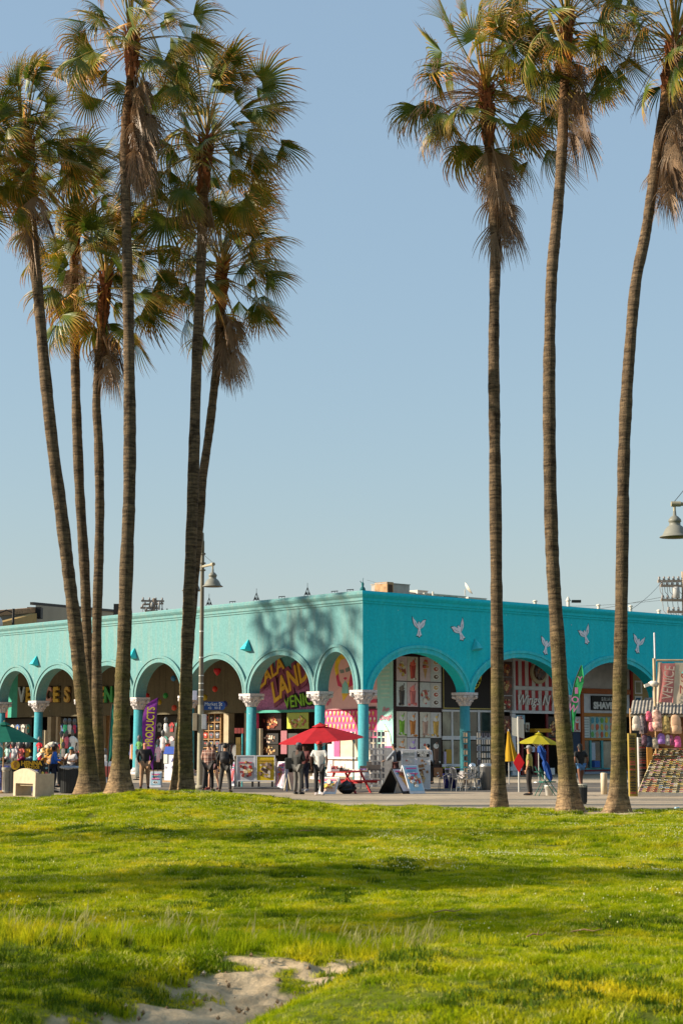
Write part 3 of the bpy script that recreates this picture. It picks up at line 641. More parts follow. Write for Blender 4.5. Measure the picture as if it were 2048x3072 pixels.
# ---------------- the arcade building ----------------
bld = thing('arcade_building', 'long turquoise single storey arcade building whose corner faces the lawn', 'building', tuple(C))
bx_ = dict(parent=bld)
Z0, ZR, ZS, ZT = 4.2, 1.85, 6.7, 8.82
colL = [0.30, 3.45, 8.8, 14.1, 18.9, 24.3, 29.4, 33.8, 38.6, 43.5]
colR = [0.30, 7.08, 14.7, 22.2, 29.8, 37.4]
def facade(frame, cols, sgn, m, name, mtrim):
    XS = []; curves = []
    for a, b in zip(cols[:-1], cols[1:]):
        x0, x1 = a + .27, b - .27; mid = (x0+x1)/2; hw = (x1-x0)/2; e = 0.5 if hw < 2.9 else 0.60
        rise = ZR if hw > 1.6 else ZR
        cv = []
        for k in range(33):
            u = math.sin(-math.pi/2 + math.pi*k/32); cv.append((mid + u*hw, Z0 + rise*max(0.0, 1-u*u)**e))
        curves.append(cv)
    if sgn < 0: curves = [[(-x, z) for x, z in cv][::-1] for cv in curves][::-1]
    end0 = 0.0; line = []
    endx = (cols[-1] + .3)
    line = [(-endx, Z0)] if sgn < 0 else [(0.0, Z0)]
    for cv in curves: line += cv
    line.append((0.0, Z0) if sgn < 0 else (endx, Z0))
    mb = MB(); T = 0.62; top = 8.36
    V = []; F = []
    for x, z in line: V += [(x, 0, z), (x, 0, top), (x, T, top), (x, T, z)]
    for i in range(len(line)-1):
        o = 4*i
        if abs(line[i][0] - line[i+1][0]) < 1e-6: continue
        F += [(o, o+4, o+5, o+1), (o+3, o+2, o+6, o+7), (o, o+3, o+7, o+4)]
    mb.add(V, F)
    mb.build(name, m, bld, frame)
    for j, cv in enumerate(curves):      # archivolts: three stepped rings
        mb = MB(); n = len(cv)
        nr = []
        for k in range(n):
            a = Vector(cv[max(k-1, 0)] + (0,)); b = Vector(cv[min(k+1, n-1)] + (0,)); d = (b-a).normalized(); nr.append((-d.y, d.x))
        nr[0] = (-1, 0) if nr[0][0] < 0 else nr[0]
        jj = 0.004*(j % 2)
        for (o0, o1, pr) in ((0.0, 0.09, 0.085), (0.09, 0.23, 0.06), (0.23, 0.36, 0.11)):
            V = []; F = []
            for k, (x, z) in enumerate(cv):
                for off, y in ((o0, -pr-jj), (o1, -pr-jj), (o1, -0.002), (o0, -0.002)):
                    V.append((x + nr[k][0]*off, y, max(z + nr[k][1]*off, Z0 + .001)))
            for k in range(n-1):
                for q in range(4): F.append((4*k+q, 4*k+4+q, 4*k+4+(q+1) % 4, 4*k+(q+1) % 4))
            mb.add(V, F)
        mb.build('arch_moulding', mtrim, bld, frame)
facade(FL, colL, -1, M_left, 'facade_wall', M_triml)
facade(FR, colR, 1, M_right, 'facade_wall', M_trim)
# cornice: one profile swept round the corner
prof = [(0.0, 8.28), (0.05, 8.28), (0.05, 8.36), (0.10, 8.40), (0.10, 8.52), (0.17, 8.60), (0.22, 8.68), (0.22, 8.76), (0.16, 8.80), (0.14, 8.86), (-0.30, 8.86)]
nL = -FL.y; nR = -FR.y
def sweep(pa, pb, na, nb, m):
    V = []; F = []; n = len(prof)
    for p0, nn in ((pa, na), (pb, nb)):
        for o, z in prof: V.append(p0 + nn*o + Vector((0, 0, z)) - C)
    for i in range(n-1): F.append((i, i+n, i+n+1, i+1))
    MB().add(V, F).build('cornice', m, bld)
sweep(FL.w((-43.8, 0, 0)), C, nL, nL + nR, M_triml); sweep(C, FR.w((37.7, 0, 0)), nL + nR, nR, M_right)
# corner and other columns
cap_prof = [(.27, 0), (.29, .03), (.27, .06), (.29, .16), (.33, .30), (.40, .42), (.50, .52)]
def col_make(frame, x, mshaft, painted):
    y = 0.31
    mb = MB(); mb.lathe([(.27, .0), (.27, .35), (.262, 1.2), (.25, 3.54)], (x, y, 0), 20); sh = mb.build('column', mshaft, bld, frame)
    mb = MB(); mb.box(x-.34, x+.34, y-.34, y+.34, -0.01, .14); mb.lathe([(.34, .14), (.36, .2), (.34, .26), (.29, .30), (.28, .36)], (x, y, 0), 18); mb.build('column_base', M_white, sh, frame)
    mb = MB(); mb.lathe(cap_prof, (x, y, 3.54), 20)
    # abacus with concave sides, volutes at the corners and leaf rows
    pts = []
    for q in range(4):
        for k in range(6):
            a = math.pi/4 + q*math.pi/2 + k*math.pi/12; r = .66 - .17*math.sin(math.pi*k/6); pts.append((x + r*math.cos(a), y + r*math.sin(a)))
    n = len(pts); mb.add([(p[0], p[1], 4.07) for p in pts] + [(p[0], p[1], 4.2) for p in pts], [tuple(range(n-1, -1, -1)), tuple(range(n, 2*n))] + [(i, (i+1) % n, (i+1) % n+n, i+n) for i in range(n)])
    for q in range(4):
        a = math.pi/4 + q*math.pi/2; cx, cy = x + .55*math.cos(a), y + .55*math.sin(a)
        mb.ball((cx, cy, 3.98), .10, 8); mb.ball((x + .46*math.cos(a), y + .46*math.sin(a), 3.93), .08, 8)
        mb.beam((x + .26*math.cos(a), y + .26*math.sin(a), 3.72), (cx, cy, 4.03), .10, .06)
    for q in range(8):
        a = q*math.pi/4; 
        mb.beam((x + .27*math.cos(a), y + .27*math.sin(a), 3.58), (x + .37*math.cos(a), y + .37*math.sin(a), 3.80), .13, .05)
        mb.ball((x + .385*math.cos(a), y + .385*math.sin(a), 3.79), .055, 6)
        a += math.pi/8; mb.beam((x + .28*math.cos(a), y + .28*math.sin(a), 3.74), (x + .43*math.cos(a), y + .43*math.sin(a), 3.98), .11, .05)
    mb.build('capital', M_white, sh, frame)
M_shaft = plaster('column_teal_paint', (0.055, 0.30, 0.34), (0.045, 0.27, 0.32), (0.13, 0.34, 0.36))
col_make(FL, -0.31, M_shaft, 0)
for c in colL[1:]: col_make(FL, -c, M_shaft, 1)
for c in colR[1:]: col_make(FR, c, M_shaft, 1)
# tan strips of bare render on the inner side of some columns
for c in (8.8, 18.9, 29.4):
    MB().box(-c+.16, -c+.50, .48, .66, 0, 2.45).build('service_pilaster', M_tan, bld, FL)
# roof, ceiling, outer ends
mb = MB(); mb.add([FL.w((-43.8, .6, 8.3)) - C, FL.w((-.6, .6, 8.3)) - C, FR.w((37.7, .6, 8.3)) - C, FR.w((37.7, 30, 8.3)) - C, FL.w((-43.8, 30, 8.3)) - C], [(0, 1, 2, 3, 4)]); mb.build('roof', mat('roof_felt', (.35, .33, .3), .9), bld)
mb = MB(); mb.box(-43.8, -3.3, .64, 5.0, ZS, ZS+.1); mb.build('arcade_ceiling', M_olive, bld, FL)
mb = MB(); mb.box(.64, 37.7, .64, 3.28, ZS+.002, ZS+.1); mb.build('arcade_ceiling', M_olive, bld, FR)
HD = 3.36    # height of the shop heads
def wallL(x0, x1, m, z0=HD, z1=ZS, y=5.0, th=.15, name='arcade_wall'):
    return MB().box(x0, x1, y, y+th, z0, z1).build(name, m, bld, FL)
def wallR(x0, x1, m, z0=HD, z1=ZS, y=3.3, th=.15, name='arcade_wall'):
    return MB().box(x0, x1, y, y+th, z0, z1).build(name, m, bld, FR)
XL = lambda px: FL.pxx(px, 5.0)
XR = lambda px: FR.pxx(px, 3.3)
xa, xb, xc, xd = XL(672), XL(738), XL(953), XL(1131)
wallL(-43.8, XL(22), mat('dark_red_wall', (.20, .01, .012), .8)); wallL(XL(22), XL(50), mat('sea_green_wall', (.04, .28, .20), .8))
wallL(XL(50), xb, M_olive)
M_mural = None
def mural_mat():
    m, nt, b = new_mat('graffiti_background'); tc = nt.nodes.new('ShaderNodeTexCoord'); o = tc.outputs['Object']
    sx = nt.nodes.new('ShaderNodeSeparateXYZ'); nt.links.new(o, sx.inputs[0]); n = noise_n(nt, 1.2, 5, o)
    a = nt.nodes.new('ShaderNodeMath'); a.operation = 'MULTIPLY_ADD'; nt.links.new(n.outputs[0], a.inputs[0]); a.inputs[1].default_value = 1.5; nt.links.new(sx.outputs[2], a.inputs[2])
    mr = nt.nodes.new('ShaderNodeMapRange'); mr.inputs[1].default_value = 4.0; mr.inputs[2].default_value = 7.2; nt.links.new(a.outputs[0], mr.inputs[0])
    r = ramp(nt, mr.outputs[0], [(0.0, (.36, .12, .26)), (.3, (.42, .15, .32)), (.5, (.22, .05, .12)), (.62, (.10, .03, .04)), (.68, (.06, .26, .26)), (1, (.10, .34, .36))])
    n2 = noise_n(nt, 9, 4, o); c = mixc(nt, r.outputs[0], ramp(nt, n2.outputs[0], [(.3, (.6, .6, .6)), (.7, (1.3, 1.3, 1.3))]).outputs[0], 1.0, 'MULTIPLY')
    nt.links.new(c, b.inputs['Base Color']); b.inputs['Roughness'].default_value = .8; return m
wallL(xb, xc, mural_mat(), name='graffiti_wall')
M_pink = mat('pale_pink_paint', (.72, .42, .42), .7, var=.08, scale=1); M_hot = mat('hot_pink_panel', (.70, .08, .22), .6, var=.12)
M_teal2 = mat('mint_panel', (.30, .58, .52), .6, var=.06)
wallL(xc, xd, M_pink, 3.42); wallL(xd, -3.3, M_teal2, 0.9)
wallL(xc, xd, M_hot, 1.95, 3.40); MB().box(xc, xd, 4.93, 5.0, 3.38, 3.44).build('shop_rail', mat('maroon_rail', (.25, .02, .06)), bld, FL)
wallL(xc, xd, mat('counter_front', (.62, .55, .48)), 0, .95); wallL(xd, -3.3, mat('menu_board_base', (.55, .45, .50)), 0, .9)
# corner piece above the shops where the two rear walls meet
# dark shop interiors
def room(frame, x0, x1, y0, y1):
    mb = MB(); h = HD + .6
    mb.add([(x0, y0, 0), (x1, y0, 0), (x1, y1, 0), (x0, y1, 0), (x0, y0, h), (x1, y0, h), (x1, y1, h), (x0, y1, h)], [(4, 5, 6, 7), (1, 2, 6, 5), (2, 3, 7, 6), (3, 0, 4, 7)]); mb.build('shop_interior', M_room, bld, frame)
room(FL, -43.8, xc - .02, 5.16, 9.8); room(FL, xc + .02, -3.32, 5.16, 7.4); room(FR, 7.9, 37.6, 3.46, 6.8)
# pilasters between the shop openings of the left wing, and shallow heads
for px in (152, 300, 428, 560, 683, 745):
    x = XL(px); MB().box(x-.22, x+.22, 4.88, 5.3, 0, HD - .01).build('shop_pilaster', M_tan, bld, FL)
MB().box(XL(170)-.1, XL(170)+.12, 5.0, 5.2, 0, HD-.01).build('shop_pilaster', M_tan, bld, FL)
MB().box(XL(759), XL(768), 4.9, 5.2, 0, HD-.01).build('door_jamb', M_hot, bld, FL); MB().box(XL(745)+.23, XL(757), 4.9, 5.0, 1.7, HD-.01).build('side_panel', M_pink, bld, FL)
MB().box(xb+.1, xc, 4.84, 5.0, HD-.02, HD+.12).build('shop_rail', mat('green_rail', (.05, .28, .22)), bld, FL)

# graffiti lettering on the wall
def fl_px(px, py, d=4.96): return FL.px(px, py, d)
def sized(frame, body, px0, py, hpx, m, mo, rot, d, depth=.04, wpx=None, bold=.04, shear=.2, name='lettering', par=None):
    x0, z = frame.px(px0, py, d); _, z1 = frame.px(px0, py - hpx, d); sz = (z1 - z)/0.70
    w = abs(frame.px(px0 + wpx, py, d)[0] - x0) if wpx else None
    if mo: text(body, sz, mo, par or bld, FM(frame, x0, d + .02, z, rot), .03, name + '_outline', bold*1.3 + .05*sz, shear, w=w*1.04 if w else None)
    return text(body, sz, m, par or bld, FM(frame, x0, d - .01, z, rot), depth, name, bold*.3*(1 if mo else 0), shear, w=w)
M_yel = mat('mustard_paint', (.66, .38, .03), .6); M_purp = mat('plum_paint', (.22, .05, .10), .6); M_lime = mat('lime_paint', (.22, .48, .03), .6); M_blk = mat('outline_black', (.01, .01, .01), .6)
sized(FL, 'LALA', 811, 2020, 40, M_yel, M_purp, .47, 4.95, wpx=84, bold=.10)
sized(FL, 'LAND', 868, 2046, 60, M_yel, M_purp, .42, 4.90, wpx=122, bold=.14)
sized(FL, 'VENICE', 902, 2102, 36, M_lime, M_blk, .08, 4.94, wpx=104, shear=-.1)
# pink mural: a woman with sunglasses and an ice cream
mur = MB(); F0 = 4.985
def fpt(px, py): return FL.px(px, py, F0)
def poly(pts, m, lay):
    mur.plate([fpt(*p) for p in pts][::-1], F0 - .006*lay, F0 + .01, m)
poly([(1008,2030),(1003,2005),(1006,1985),(1013,1965),(1024,1956),(1040,1958),(1052,1970),(1060,1990),(1063,2010),(1056,2030),(1048,2045),(1052,2062),(1040,2060),(1026,2050),(1014,2046)], 0, 1)
poly([(1018,2040),(1015,2000),(1022,1980),(1038,1975),(1050,1990),(1052,2020),(1046,2042),(1036,2062),(1028,2055)], 1, 2)
poly([(1008,2030),(1014,2020),(1020,2045),(1026,2062),(1014,2058)], 2, 3); poly([(1052,2022),(1062,2030),(1058,2055),(1046,2062),(1048,2040)], 2, 3)
poly([(1019,2010),(1031,2008),(1033,2018),(1022,2020)], 3, 4); poly([(1036,2006),(1050,1999),(1051,2012),(1038,2017)], 3, 4)
poly([(1030,2034),(1036,2031),(1042,2034),(1036,2040)], 2, 4)
poly([(1020,2062),(1050,2060),(1066,2085),(1075,2125),(1000,2125),(990,2100),(1003,2078)], 1, 1)
poly([(1026,2080),(1028,2055),(1036,2042),(1044,2055),(1046,2080)], 4, 5); poly([(1026,2080),(1046,2080),(1030,2103)], 5, 5)
mur.build('mural', [mat('mural_yellow', (.75, .52, .03), .6, var=.25, scale=4), mat('mural_skin', (.78, .45, .43), .6, var=.05), mat('mural_magenta', (.62, .05, .13), .6), mat('mural_grey', (.22, .27, .25), .6), mat('mural_mint', (.25, .58, .55), .6), mat('mural_cone', (.8, .5, .05), .6)], bld, FL)
sized(FL, 'Dough', 972, 2108, 16, M_hot, None, .25, 4.97, depth=.012, shear=.4)
sized(FL, 'Fun', 1156, 2128, 14, M_hot, None, .1, 4.97, depth=.012, shear=.4); sized(FL, 'Dough', 1156, 2152, 14, M_hot, None, .1, 4.97, depth=.012, shear=.4)
for i, y in enumerate((1990, 2002, 2014, 2026, 2040, 2052, 2064, 2078, 2090)):
    x0, z = FL.px(1142, y, 4.985); x1, z1 = FL.px(1168, y+4, 4.985); MB().box(x0, x1, 4.98, 5.01, z1, z).build('printed_line', mat('faded_print', (.42, .60, .52)), bld, FL)
# soft-serve swirl at the foot of the mint panel
mb = MB(); pts = [(1141,2240),(1146,2215),(1153,2190),(1152,2172),(1160,2185),(1170,2205),(1172,2222),(1176,2240)]
mb.plate([FL.px(a, b, 4.98) for a, b in pts][::-1], 4.96, 5.01); mb.build('printed_swirl', mat('cream_print', (.80, .68, .55)), bld, FL)
for px0, px1, py0, py1, c in ((1148,1180,2238,2255,(.30,.08,.22)), (1148,1180,2258,2273,(.18,.35,.08)), (1100,1128,1990,2000,(.6,.07,.1)), (1100,1126,2010,2020,(.6,.07,.1)), (1100,1130,2098,2108,(.55,.06,.12)), (1101,1126,2120,2130,(.05,.04,.04))):
    (x0, z1), (x1, z0) = FL.px(px0, py0, 4.97), FL.px(px1, py1, 4.97); MB().box(x0, x1, 4.955, 5.01, z0, z1).build('printed_label', K(*c), bld, FL)
# rows of little cone pictures on the hot pink menu
r2 = random.Random(5)
for row, (py, h) in enumerate(((2146, 14), (2166, 16), (2186, 16), (2206, 14))):
    for i in range(14):
        px = 968 + i*11.6 + (4 if row % 2 else 0)
        if px > 1124: continue
        x, z = FL.px(px, py, 4.97); s = FL.px(px, py - h, 4.97)[1] - z
        mb = MB(); c1 = [(.85, .75, .65), (.8, .55, .2), (.75, .35, .35), (.85, .8, .3)][r2.randrange(4)]
        mb.plate([(x-.05, z+s*.45), (x+.05, z+s*.45), (x+.03, z), (x-.03, z)], 4.96, 4.99, 0); mb.disc(x, z+s*.62, .06, 4.958, 4.99, 8, 1, ry=s*.3)
        mb.build('cone_picture', [K(.75, .45, .12), K(*c1)], bld, FL)
# counter window under the pink menu
MB().box(XL(1005), XL(1128), 4.90, 5.0, 1.0, 1.9).build('roller_blind', mat('beige_blind', (.52, .44, .33)), bld, FL)
MB().box(XL(1001), XL(1006), 4.88, 5.0, .9, 1.95).build('window_post', K(.75,.6,.6), bld, FL); MB().box(xc, xd, 4.8, 5.0, .9, 1.0).build('counter_top', K(.75, .72, .66), bld, FL)
MB().box(XL(1007), XL(1024), 4.86, 4.9, .98, 1.9).build('price_strip', M_hot, bld, FL)
# ---------------- right wing shop fronts ----------------
D3 = 3.3
def qR(px0, py0, px1, py1, d=D3):
    x0, z0 = FR.px(px0, (py0+py1)/2, d); x1, _ = FR.px(px1, (py0+py1)/2, d); pm = (px0+px1)/2
    return x0, x1, FR.px(pm, py1, d)[1], FR.px(pm, py0, d)[1]
def slabR(px0, py0, px1, py1, m, d=D3, th=.06, name='panel', parent=None):
    x0, x1, z0, z1 = qR(px0, py0, px1, py1, d); return MB().box(x0, x1, d - th, d, max(z0, 0), z1).build(name, m, parent or bld, FR)
def qL(px0, py0, px1, py1, d=5.0):
    x0, _ = FL.px(px0, py0, d); x1, _ = FL.px(px1, py0, d); pm = (px0+px1)/2
    return x0, x1, FL.px(pm, py1, d)[1], FL.px(pm, py0, d)[1]
def slabL(px0, py0, px1, py1, m, d=5.0, th=.06, name='panel', parent=None):
    x0, x1, z0, z1 = qL(px0, py0, px1, py1, d); return MB().box(x0, x1, d - th, d, max(z0, 0), z1).build(name, m, parent or bld, FL)
M_choc = mat('dark_maroon_frame', (.030, .008, .008), .45); M_wfr = mat('white_frame', (.62, .63, .66), .5)
XP0, XP1, XP2, XP3 = XR(1180), XR(1325), XR(1532), XR(1728)
wallR(5.02, XP1, M_choc, 0, ZS, name='shop_front'); wallR(XP1, XR(1478), mat('black_sign_wall', (.012, .008, .008), .5), HD, ZS)
wallR(XR(1478), XP3, mat('shop_head', (.55, .55, .57)), HD, ZS, y=3.31); wallR(XP3, 37.6, mat('pale_grey_gable', (.55, .53, .52)), HD, ZS, y=3.31)
# food and drink posters
BGS = [(.62, .60, .60), (.66, .52, .55), (.60, .55, .60), (.58, .62, .64), (.62, .58, .50)]
def poster(frame, q, d, kind, seed, parent, bg=None, name='poster', th=.03, n_=None):
    rg = random.Random(seed); x0, x1, z0, z1 = q; w = x1-x0; h = z1-z0; cx = (x0+x1)/2; mb = MB(); y0 = d - th
    bgc = bg or BGS[rg.randrange(5)]; mb.box(x0, x1, y0, d, z0, z1, 0); ms = [K(*bgc, rough=.35)]
    def L(k): return y0 - .004*k, y0 + .001
    def colr(*c): ms.append(K(*c, rough=.35)); return len(ms) - 1
    if kind[0] == 'g':        # tall glass
        c = {'r': (.50, .05, .03), 'p': (.60, .14, .14), 'g': (.18, .42, .02), 'b': (.13, .06, .04), 't': (.48, .30, .24), 'o': (.55, .18, .02), 'v': (.30, .18, .55), 'k': (.05, .04, .04), 'y': (.62, .35, .06)}[kind[1]]
        a = colr(*c); b = colr(min(1, c[0]*1.5+.1), min(1, c[1]*1.6+.08), min(1, c[2]*1.5+.06)); e = colr(.75, .72, .68); s = colr(c[0]*.6, c[1]*.6, c[2]*.6)
        mb.plate([(cx-w*.20, z0+h*.10), (cx+w*.20, z0+h*.10), (cx+w*.29, z0+h*.66), (cx-w*.29, z0+h*.66)], *L(1), a)
        mb.plate([(cx-w*.17, z0+h*.14), (cx-w*.09, z0+h*.14), (cx-w*.13, z0+h*.6), (cx-w*.23, z0+h*.6)], *L(2), b)
        mb.plate([(cx+w*.08, z0+h*.2), (cx+w*.16, z0+h*.2), (cx+w*.20, z0+h*.5), (cx+w*.10, z0+h*.5)], *L(2), s)
        mb.disc(cx, z0+h*.72, w*.25, *L(3), 9, e if rg.random() < .6 else b, ry=h*.10, jit=.2, rg=rg)
        mb.disc(cx+w*.05, z0+h*.82, w*.09, *L(4), 7, b, ry=h*.05, jit=.2, rg=rg)
        mb.plate([(cx+w*.08, z0+h*.68), (cx+w*.12, z0+h*.68), (cx+w*.24, z0+h*.94), (cx+w*.20, z0+h*.94)], *L(5), s)
        for i in range(6): mb.disc(x0+w*rg.uniform(.12, .88), z0+h*rg.uniform(.04, .14), w*.09, *L(6+i), 7, rg.choice([a, b, s, e]), ry=h*.035, jit=.3, rg=rg)
    elif kind[0] == 'f':      # heap of food
        cs = {'b': [(.40, .22, .08), (.25, .12, .05), (.55, .38, .18), (.10, .05, .03)], 'r': [(.45, .04, .03), (.60, .40, .12), (.30, .05, .04), (.70, .60, .40)], 'm': [(.55, .25, .10), (.70, .62, .5), (.35, .10, .06), (.6, .5, .1)],
              's': [(.75, .72, .68), (.45, .28, .16), (.55, .10, .08), (.80, .78, .72)], 'x': [(.30, .06, .03), (.20, .05, .03), (.42, .16, .05), (.62, .42, .2)], 'k': [(.08, .05, .04), (.45, .35, .28), (.62, .55, .45), (.25, .15, .10)]}[kind[1]]
        ids = [colr(*c) for c in cs]
        for i in range(n_ or 26):
            a = rg.uniform(0, 6.28); q_ = math.sqrt(rg.random()); x = cx + w*.36*q_*math.cos(a); z = z0 + h*.45 + h*.33*q_*math.sin(a)
            mb.disc(x, z, min(w, h)*rg.uniform(.05, .13), *L(1+i*.6), 7, rg.choice(ids), jit=.35, rg=rg)
    elif kind[0] == 'c':      # coffee cups and cones
        a = colr(.10, .05, .03); b = colr(.80, .78, .75); e = colr(.50, .10, .06); f = colr(.60, .40, .16)
        for z, c in ((.2, a), (.52, e), (.8, f)):
            mb.disc(cx, z0+h*z, w*.30, *L(1), 12, b, ry=h*.12); mb.disc(cx, z0+h*z, w*.22, *L(2), 12, c, ry=h*.085); mb.disc(cx+w*.05, z0+h*(z+.01), w*.09, *L(3), 8, b, ry=h*.03)
    elif kind[0] == 'n':      # cone
        a = colr(.55, .32, .10); b = colr(.25, .10, .06); e = colr(.62, .10, .06)
        mb.plate([(cx, z0+h*.08), (cx+w*.2, z0+h*.52), (cx-w*.2, z0+h*.52)], *L(1), a)
        for i in range(9): mb.disc(cx+w*rg.uniform(-.2, .2), z0+h*rg.uniform(.5, .85), w*.16, *L(2+i), 8, rg.choice([b, e, a]), ry=h*.06, jit=.2, rg=rg)
    o = mb.build(name, ms, parent, frame); return o
def posterR(px0, py0, px1, py1, kind, seed, parent=None, bg=None, d=D3 - .02): return poster(FR, qR(px0, py0, px1, py1, d), d, kind, seed, parent or bld, bg)
rows = [((1969, 2042), ['fm', 'gr', 'nx', 'cx']), ((2045, 2119), ['gk', 'gp', 'fs', 'cx']), ((2134, 2210), ['gg', 'go', 'gt', 'gy']), ((2212, 2290), ['go', 'gv', 'fs', 'gb'])]
colsx = [(1188, 1219), (1220, 1252), (1258, 1289), (1290, 1321)]
for r_, ((a, b_), ks) in enumerate(rows):
    for c_, (p0, p1) in enumerate(colsx):
        posterR(p0, a + (p0-1188)*.035, p1, b_ + (p0-1188)*.035, ks[c_], 100 + r_*10 + c_, bg=(.03, .03, .03) if (r_, c_) == (3, 3) else None)
posterR(1300, 2303, 1326, 2366, 'fs', 150, bg=(.35, .14, .06))
for z in (.06,): slabR(1294, 2352, 1400, 2362, mat('olive_yellow', (.30, .30, .02)), D3 - .05, .05, 'shop_skirting')
slabR(1326, 2300, 1400, 2305, mat('olive_yellow'if False else 'olive_yellow', (.30, .30, .02)), D3-.05, .05, 'shop_skirting')
# black sign wall: thin gold frame + round yellow sign
gold = mat('gold_line', (.50, .40, .12), .4)
for q in ((1328, 1990, 1330, 2126), (1328, 2124, 1470, 2127)): slabR(*q, gold, D3 - .01, .02, 'gold_frame')
rs_ = thing('round_sign', 'round yellow sign with black lettering half hidden behind the teal column', 'sign', tuple(FR.w((FR.px(1408, 2024, D3-.1)[0], D3-.1, FR.px(1408, 2024, D3-.1)[1]))))
cx, cz = FR.px(1408, 2024, D3 - .1); rr = FR.px(1408, 1976, D3-.1)[1] - cz
class SubF:
    def __init__(s, f, o): s.f = f; s.o = Vector(o)
    def w(s, p): return s.f.w(p)
sf = SubF(FR, rs_.location)
mb = MB(); mb.disc(cx, cz, rr, D3-.16, D3-.08, 40); mb.build('sign_disc', mat('sign_yellow', (.62, .55, .03), .5), rs_, sf)
mb = MB(); mb.disc(cx, cz, rr*.60, D3-.17, D3-.12, 32); mb.build('sign_centre', mat('sign_black', (.03, .03, .02), .5), rs_, sf)
def loc_text(th, frame, body, x, y, z, size, m, rot=0, **k):
    M = FM(frame, x, y, z, rot); o = Vector(frame.o) - Vector(th.location); return text(body, size, m, th, Matrix.Translation(o) @ M, **k)
for ch, a in (('M', 215), ('A', 232), ('O', 308), ('V', 322), ('E', 336)):
    t = R(a); loc_text(rs_, FR, ch, cx + rr*.80*math.cos(t), D3 - .175, cz + rr*.80*math.sin(t), .34, M_blk, t + math.pi/2, bold=.012)
# glazed front under the sign, white frames
M_refl = mat('window_painted_reflection', (.16, .17, .13), .12, 0, var=.7, scale=1.3, spec=.7)  # blotchy base colour stands in for the street's reflection in the panes
for (a, b_, c, d_) in ((1326, 2136, 1352, 2208), (1358, 2136, 1386, 2208), (1398, 2136, 1432, 2208), (1440, 2136, 1476, 2208), (1326, 2222, 1352, 2300), (1358, 2222, 1386, 2292), (1398, 2222, 1432, 2340), (1440, 2222, 1476, 2340)):
    w_ = slabR(a, b_, c, d_, M_refl if a < 1390 else M_glass, D3 - .01, .03, 'window_pane')
for q in ((1324, 2130, 1478, 2136), (1324, 2208, 1478, 2219), (1324, 2292, 1400, 2300), (1352, 2130, 1357, 2296), (1386, 2130, 1398, 2300), (1432, 2130, 1438, 2340)):
    slabR(*q, M_wfr, D3 - .035 - .004*(q[2]-q[0] > 40), .05, 'window_frame')
for i, q in enumerate(((1330, 2255, 1336, 2292), (1336, 2248, 1352, 2290))): slabR(*q, K(*[(.45, .38, .55), (.45, .28, .04)][i]), D3 - .05, .05, 'window_sticker')
# posters left of the wings shop, striped hoarding
for i, (a, b_, k) in enumerate(((1985, 2030, 'fx'), (2032, 2085, 'fx'), (2088, 2130, 'fr'), (2148, 2200, 'fx'), (2150, 2210, 'fm'))):
    if i < 4: posterR(1500, a, 1534, b_, k, 170 + i, bg=(.10, .04, .03))
M_sr = mat('stripe_red', (.38, .012, .02), .5, var=.05); M_sw = mat('stripe_cream', (.60, .58, .56), .5, var=.05)
for (py0, py1) in ((1986, 2060), (2072, 2132)):
    x0, x1, z0, z1 = qR(1541, py0, 1700, py1); n = 16; w = (x1-x0)/n
    for k in range(n): MB().box(x0 + k*w, x0 + (k+1)*w - .004, D3 - .05 - .01*(k % 2), D3, z0, z1).build('stripe_board', M_sr if k % 2 == 0 else M_sw, bld, FR)
for q, th in (((1536, 1980, 1541, 2140), .11), ((1536, 2060, 1700, 2071), .13), ((1528, 2133, 1704, 2141), .16), ((1530, 2141, 1541, 2330), .14), ((1536, 1978, 1700, 1986), .12)): slabR(*q, M_wfr, D3, th, 'white_moulding')
bw = thing('food_sign', 'big round photo sign of glazed wings in a bowl on the striped hoarding', 'sign', tuple(FR.w((FR.px(1612, 2020, 3.2)[0], 3.2, FR.px(1612, 2020, 3.2)[1]))))
sf = SubF(FR, bw.location); cx, cz = FR.px(1613, 2018, 3.2); rr = FR.px(1613, 1984, 3.2)[1] - cz
mb = MB(); mb.disc(cx, cz, rr, 3.10, 3.24, 28, ry=rr*1.0); mb.build('bowl', mat('bowl_cream', (.50, .42, .27)), bw, sf)
mb = MB(); rg = random.Random(3); mb.disc(cx+.02, cz+.05, rr*.78, 3.06, 3.1, 20)
for i in range(30):
    a = rg.uniform(0, 6.28); q = math.sqrt(rg.random())*rr*.62; mb.disc(cx + q*math.cos(a), cz + q*math.sin(a) + .05, .12, 3.045 - .002*i, 3.08, 8, rg.choice([0, 1, 2]), jit=.3, rg=rg)
mb.build('chicken_wings', [mat('glazed_brown', (.10, .035, .012), .3), mat('glazed_amber', (.28, .09, .02), .3), mat('dark_glaze', (.04, .015, .01), .3)], bw, sf)
ws = thing('shop_sign', 'white script sign Wings N Fries over red and cream stripes', 'sign', tuple(FR.w((XR(1600), 3.2, 3.9))))
x0, z = FR.px(1600, 2103, 3.2); loc_text(ws, FR, 'Wings N Fries', FR.px(1625, 2103, 3.2)[0], 3.17, FR.px(1610, 2102, 3.2)[1], .78, mat('neon_white', (.80, .80, .78), .4), .0, depth=.05, shear=.35, bold=.004, w=FR.px(1700, 2103, 3.2)[0] - FR.px(1547, 2103, 3.2)[0])
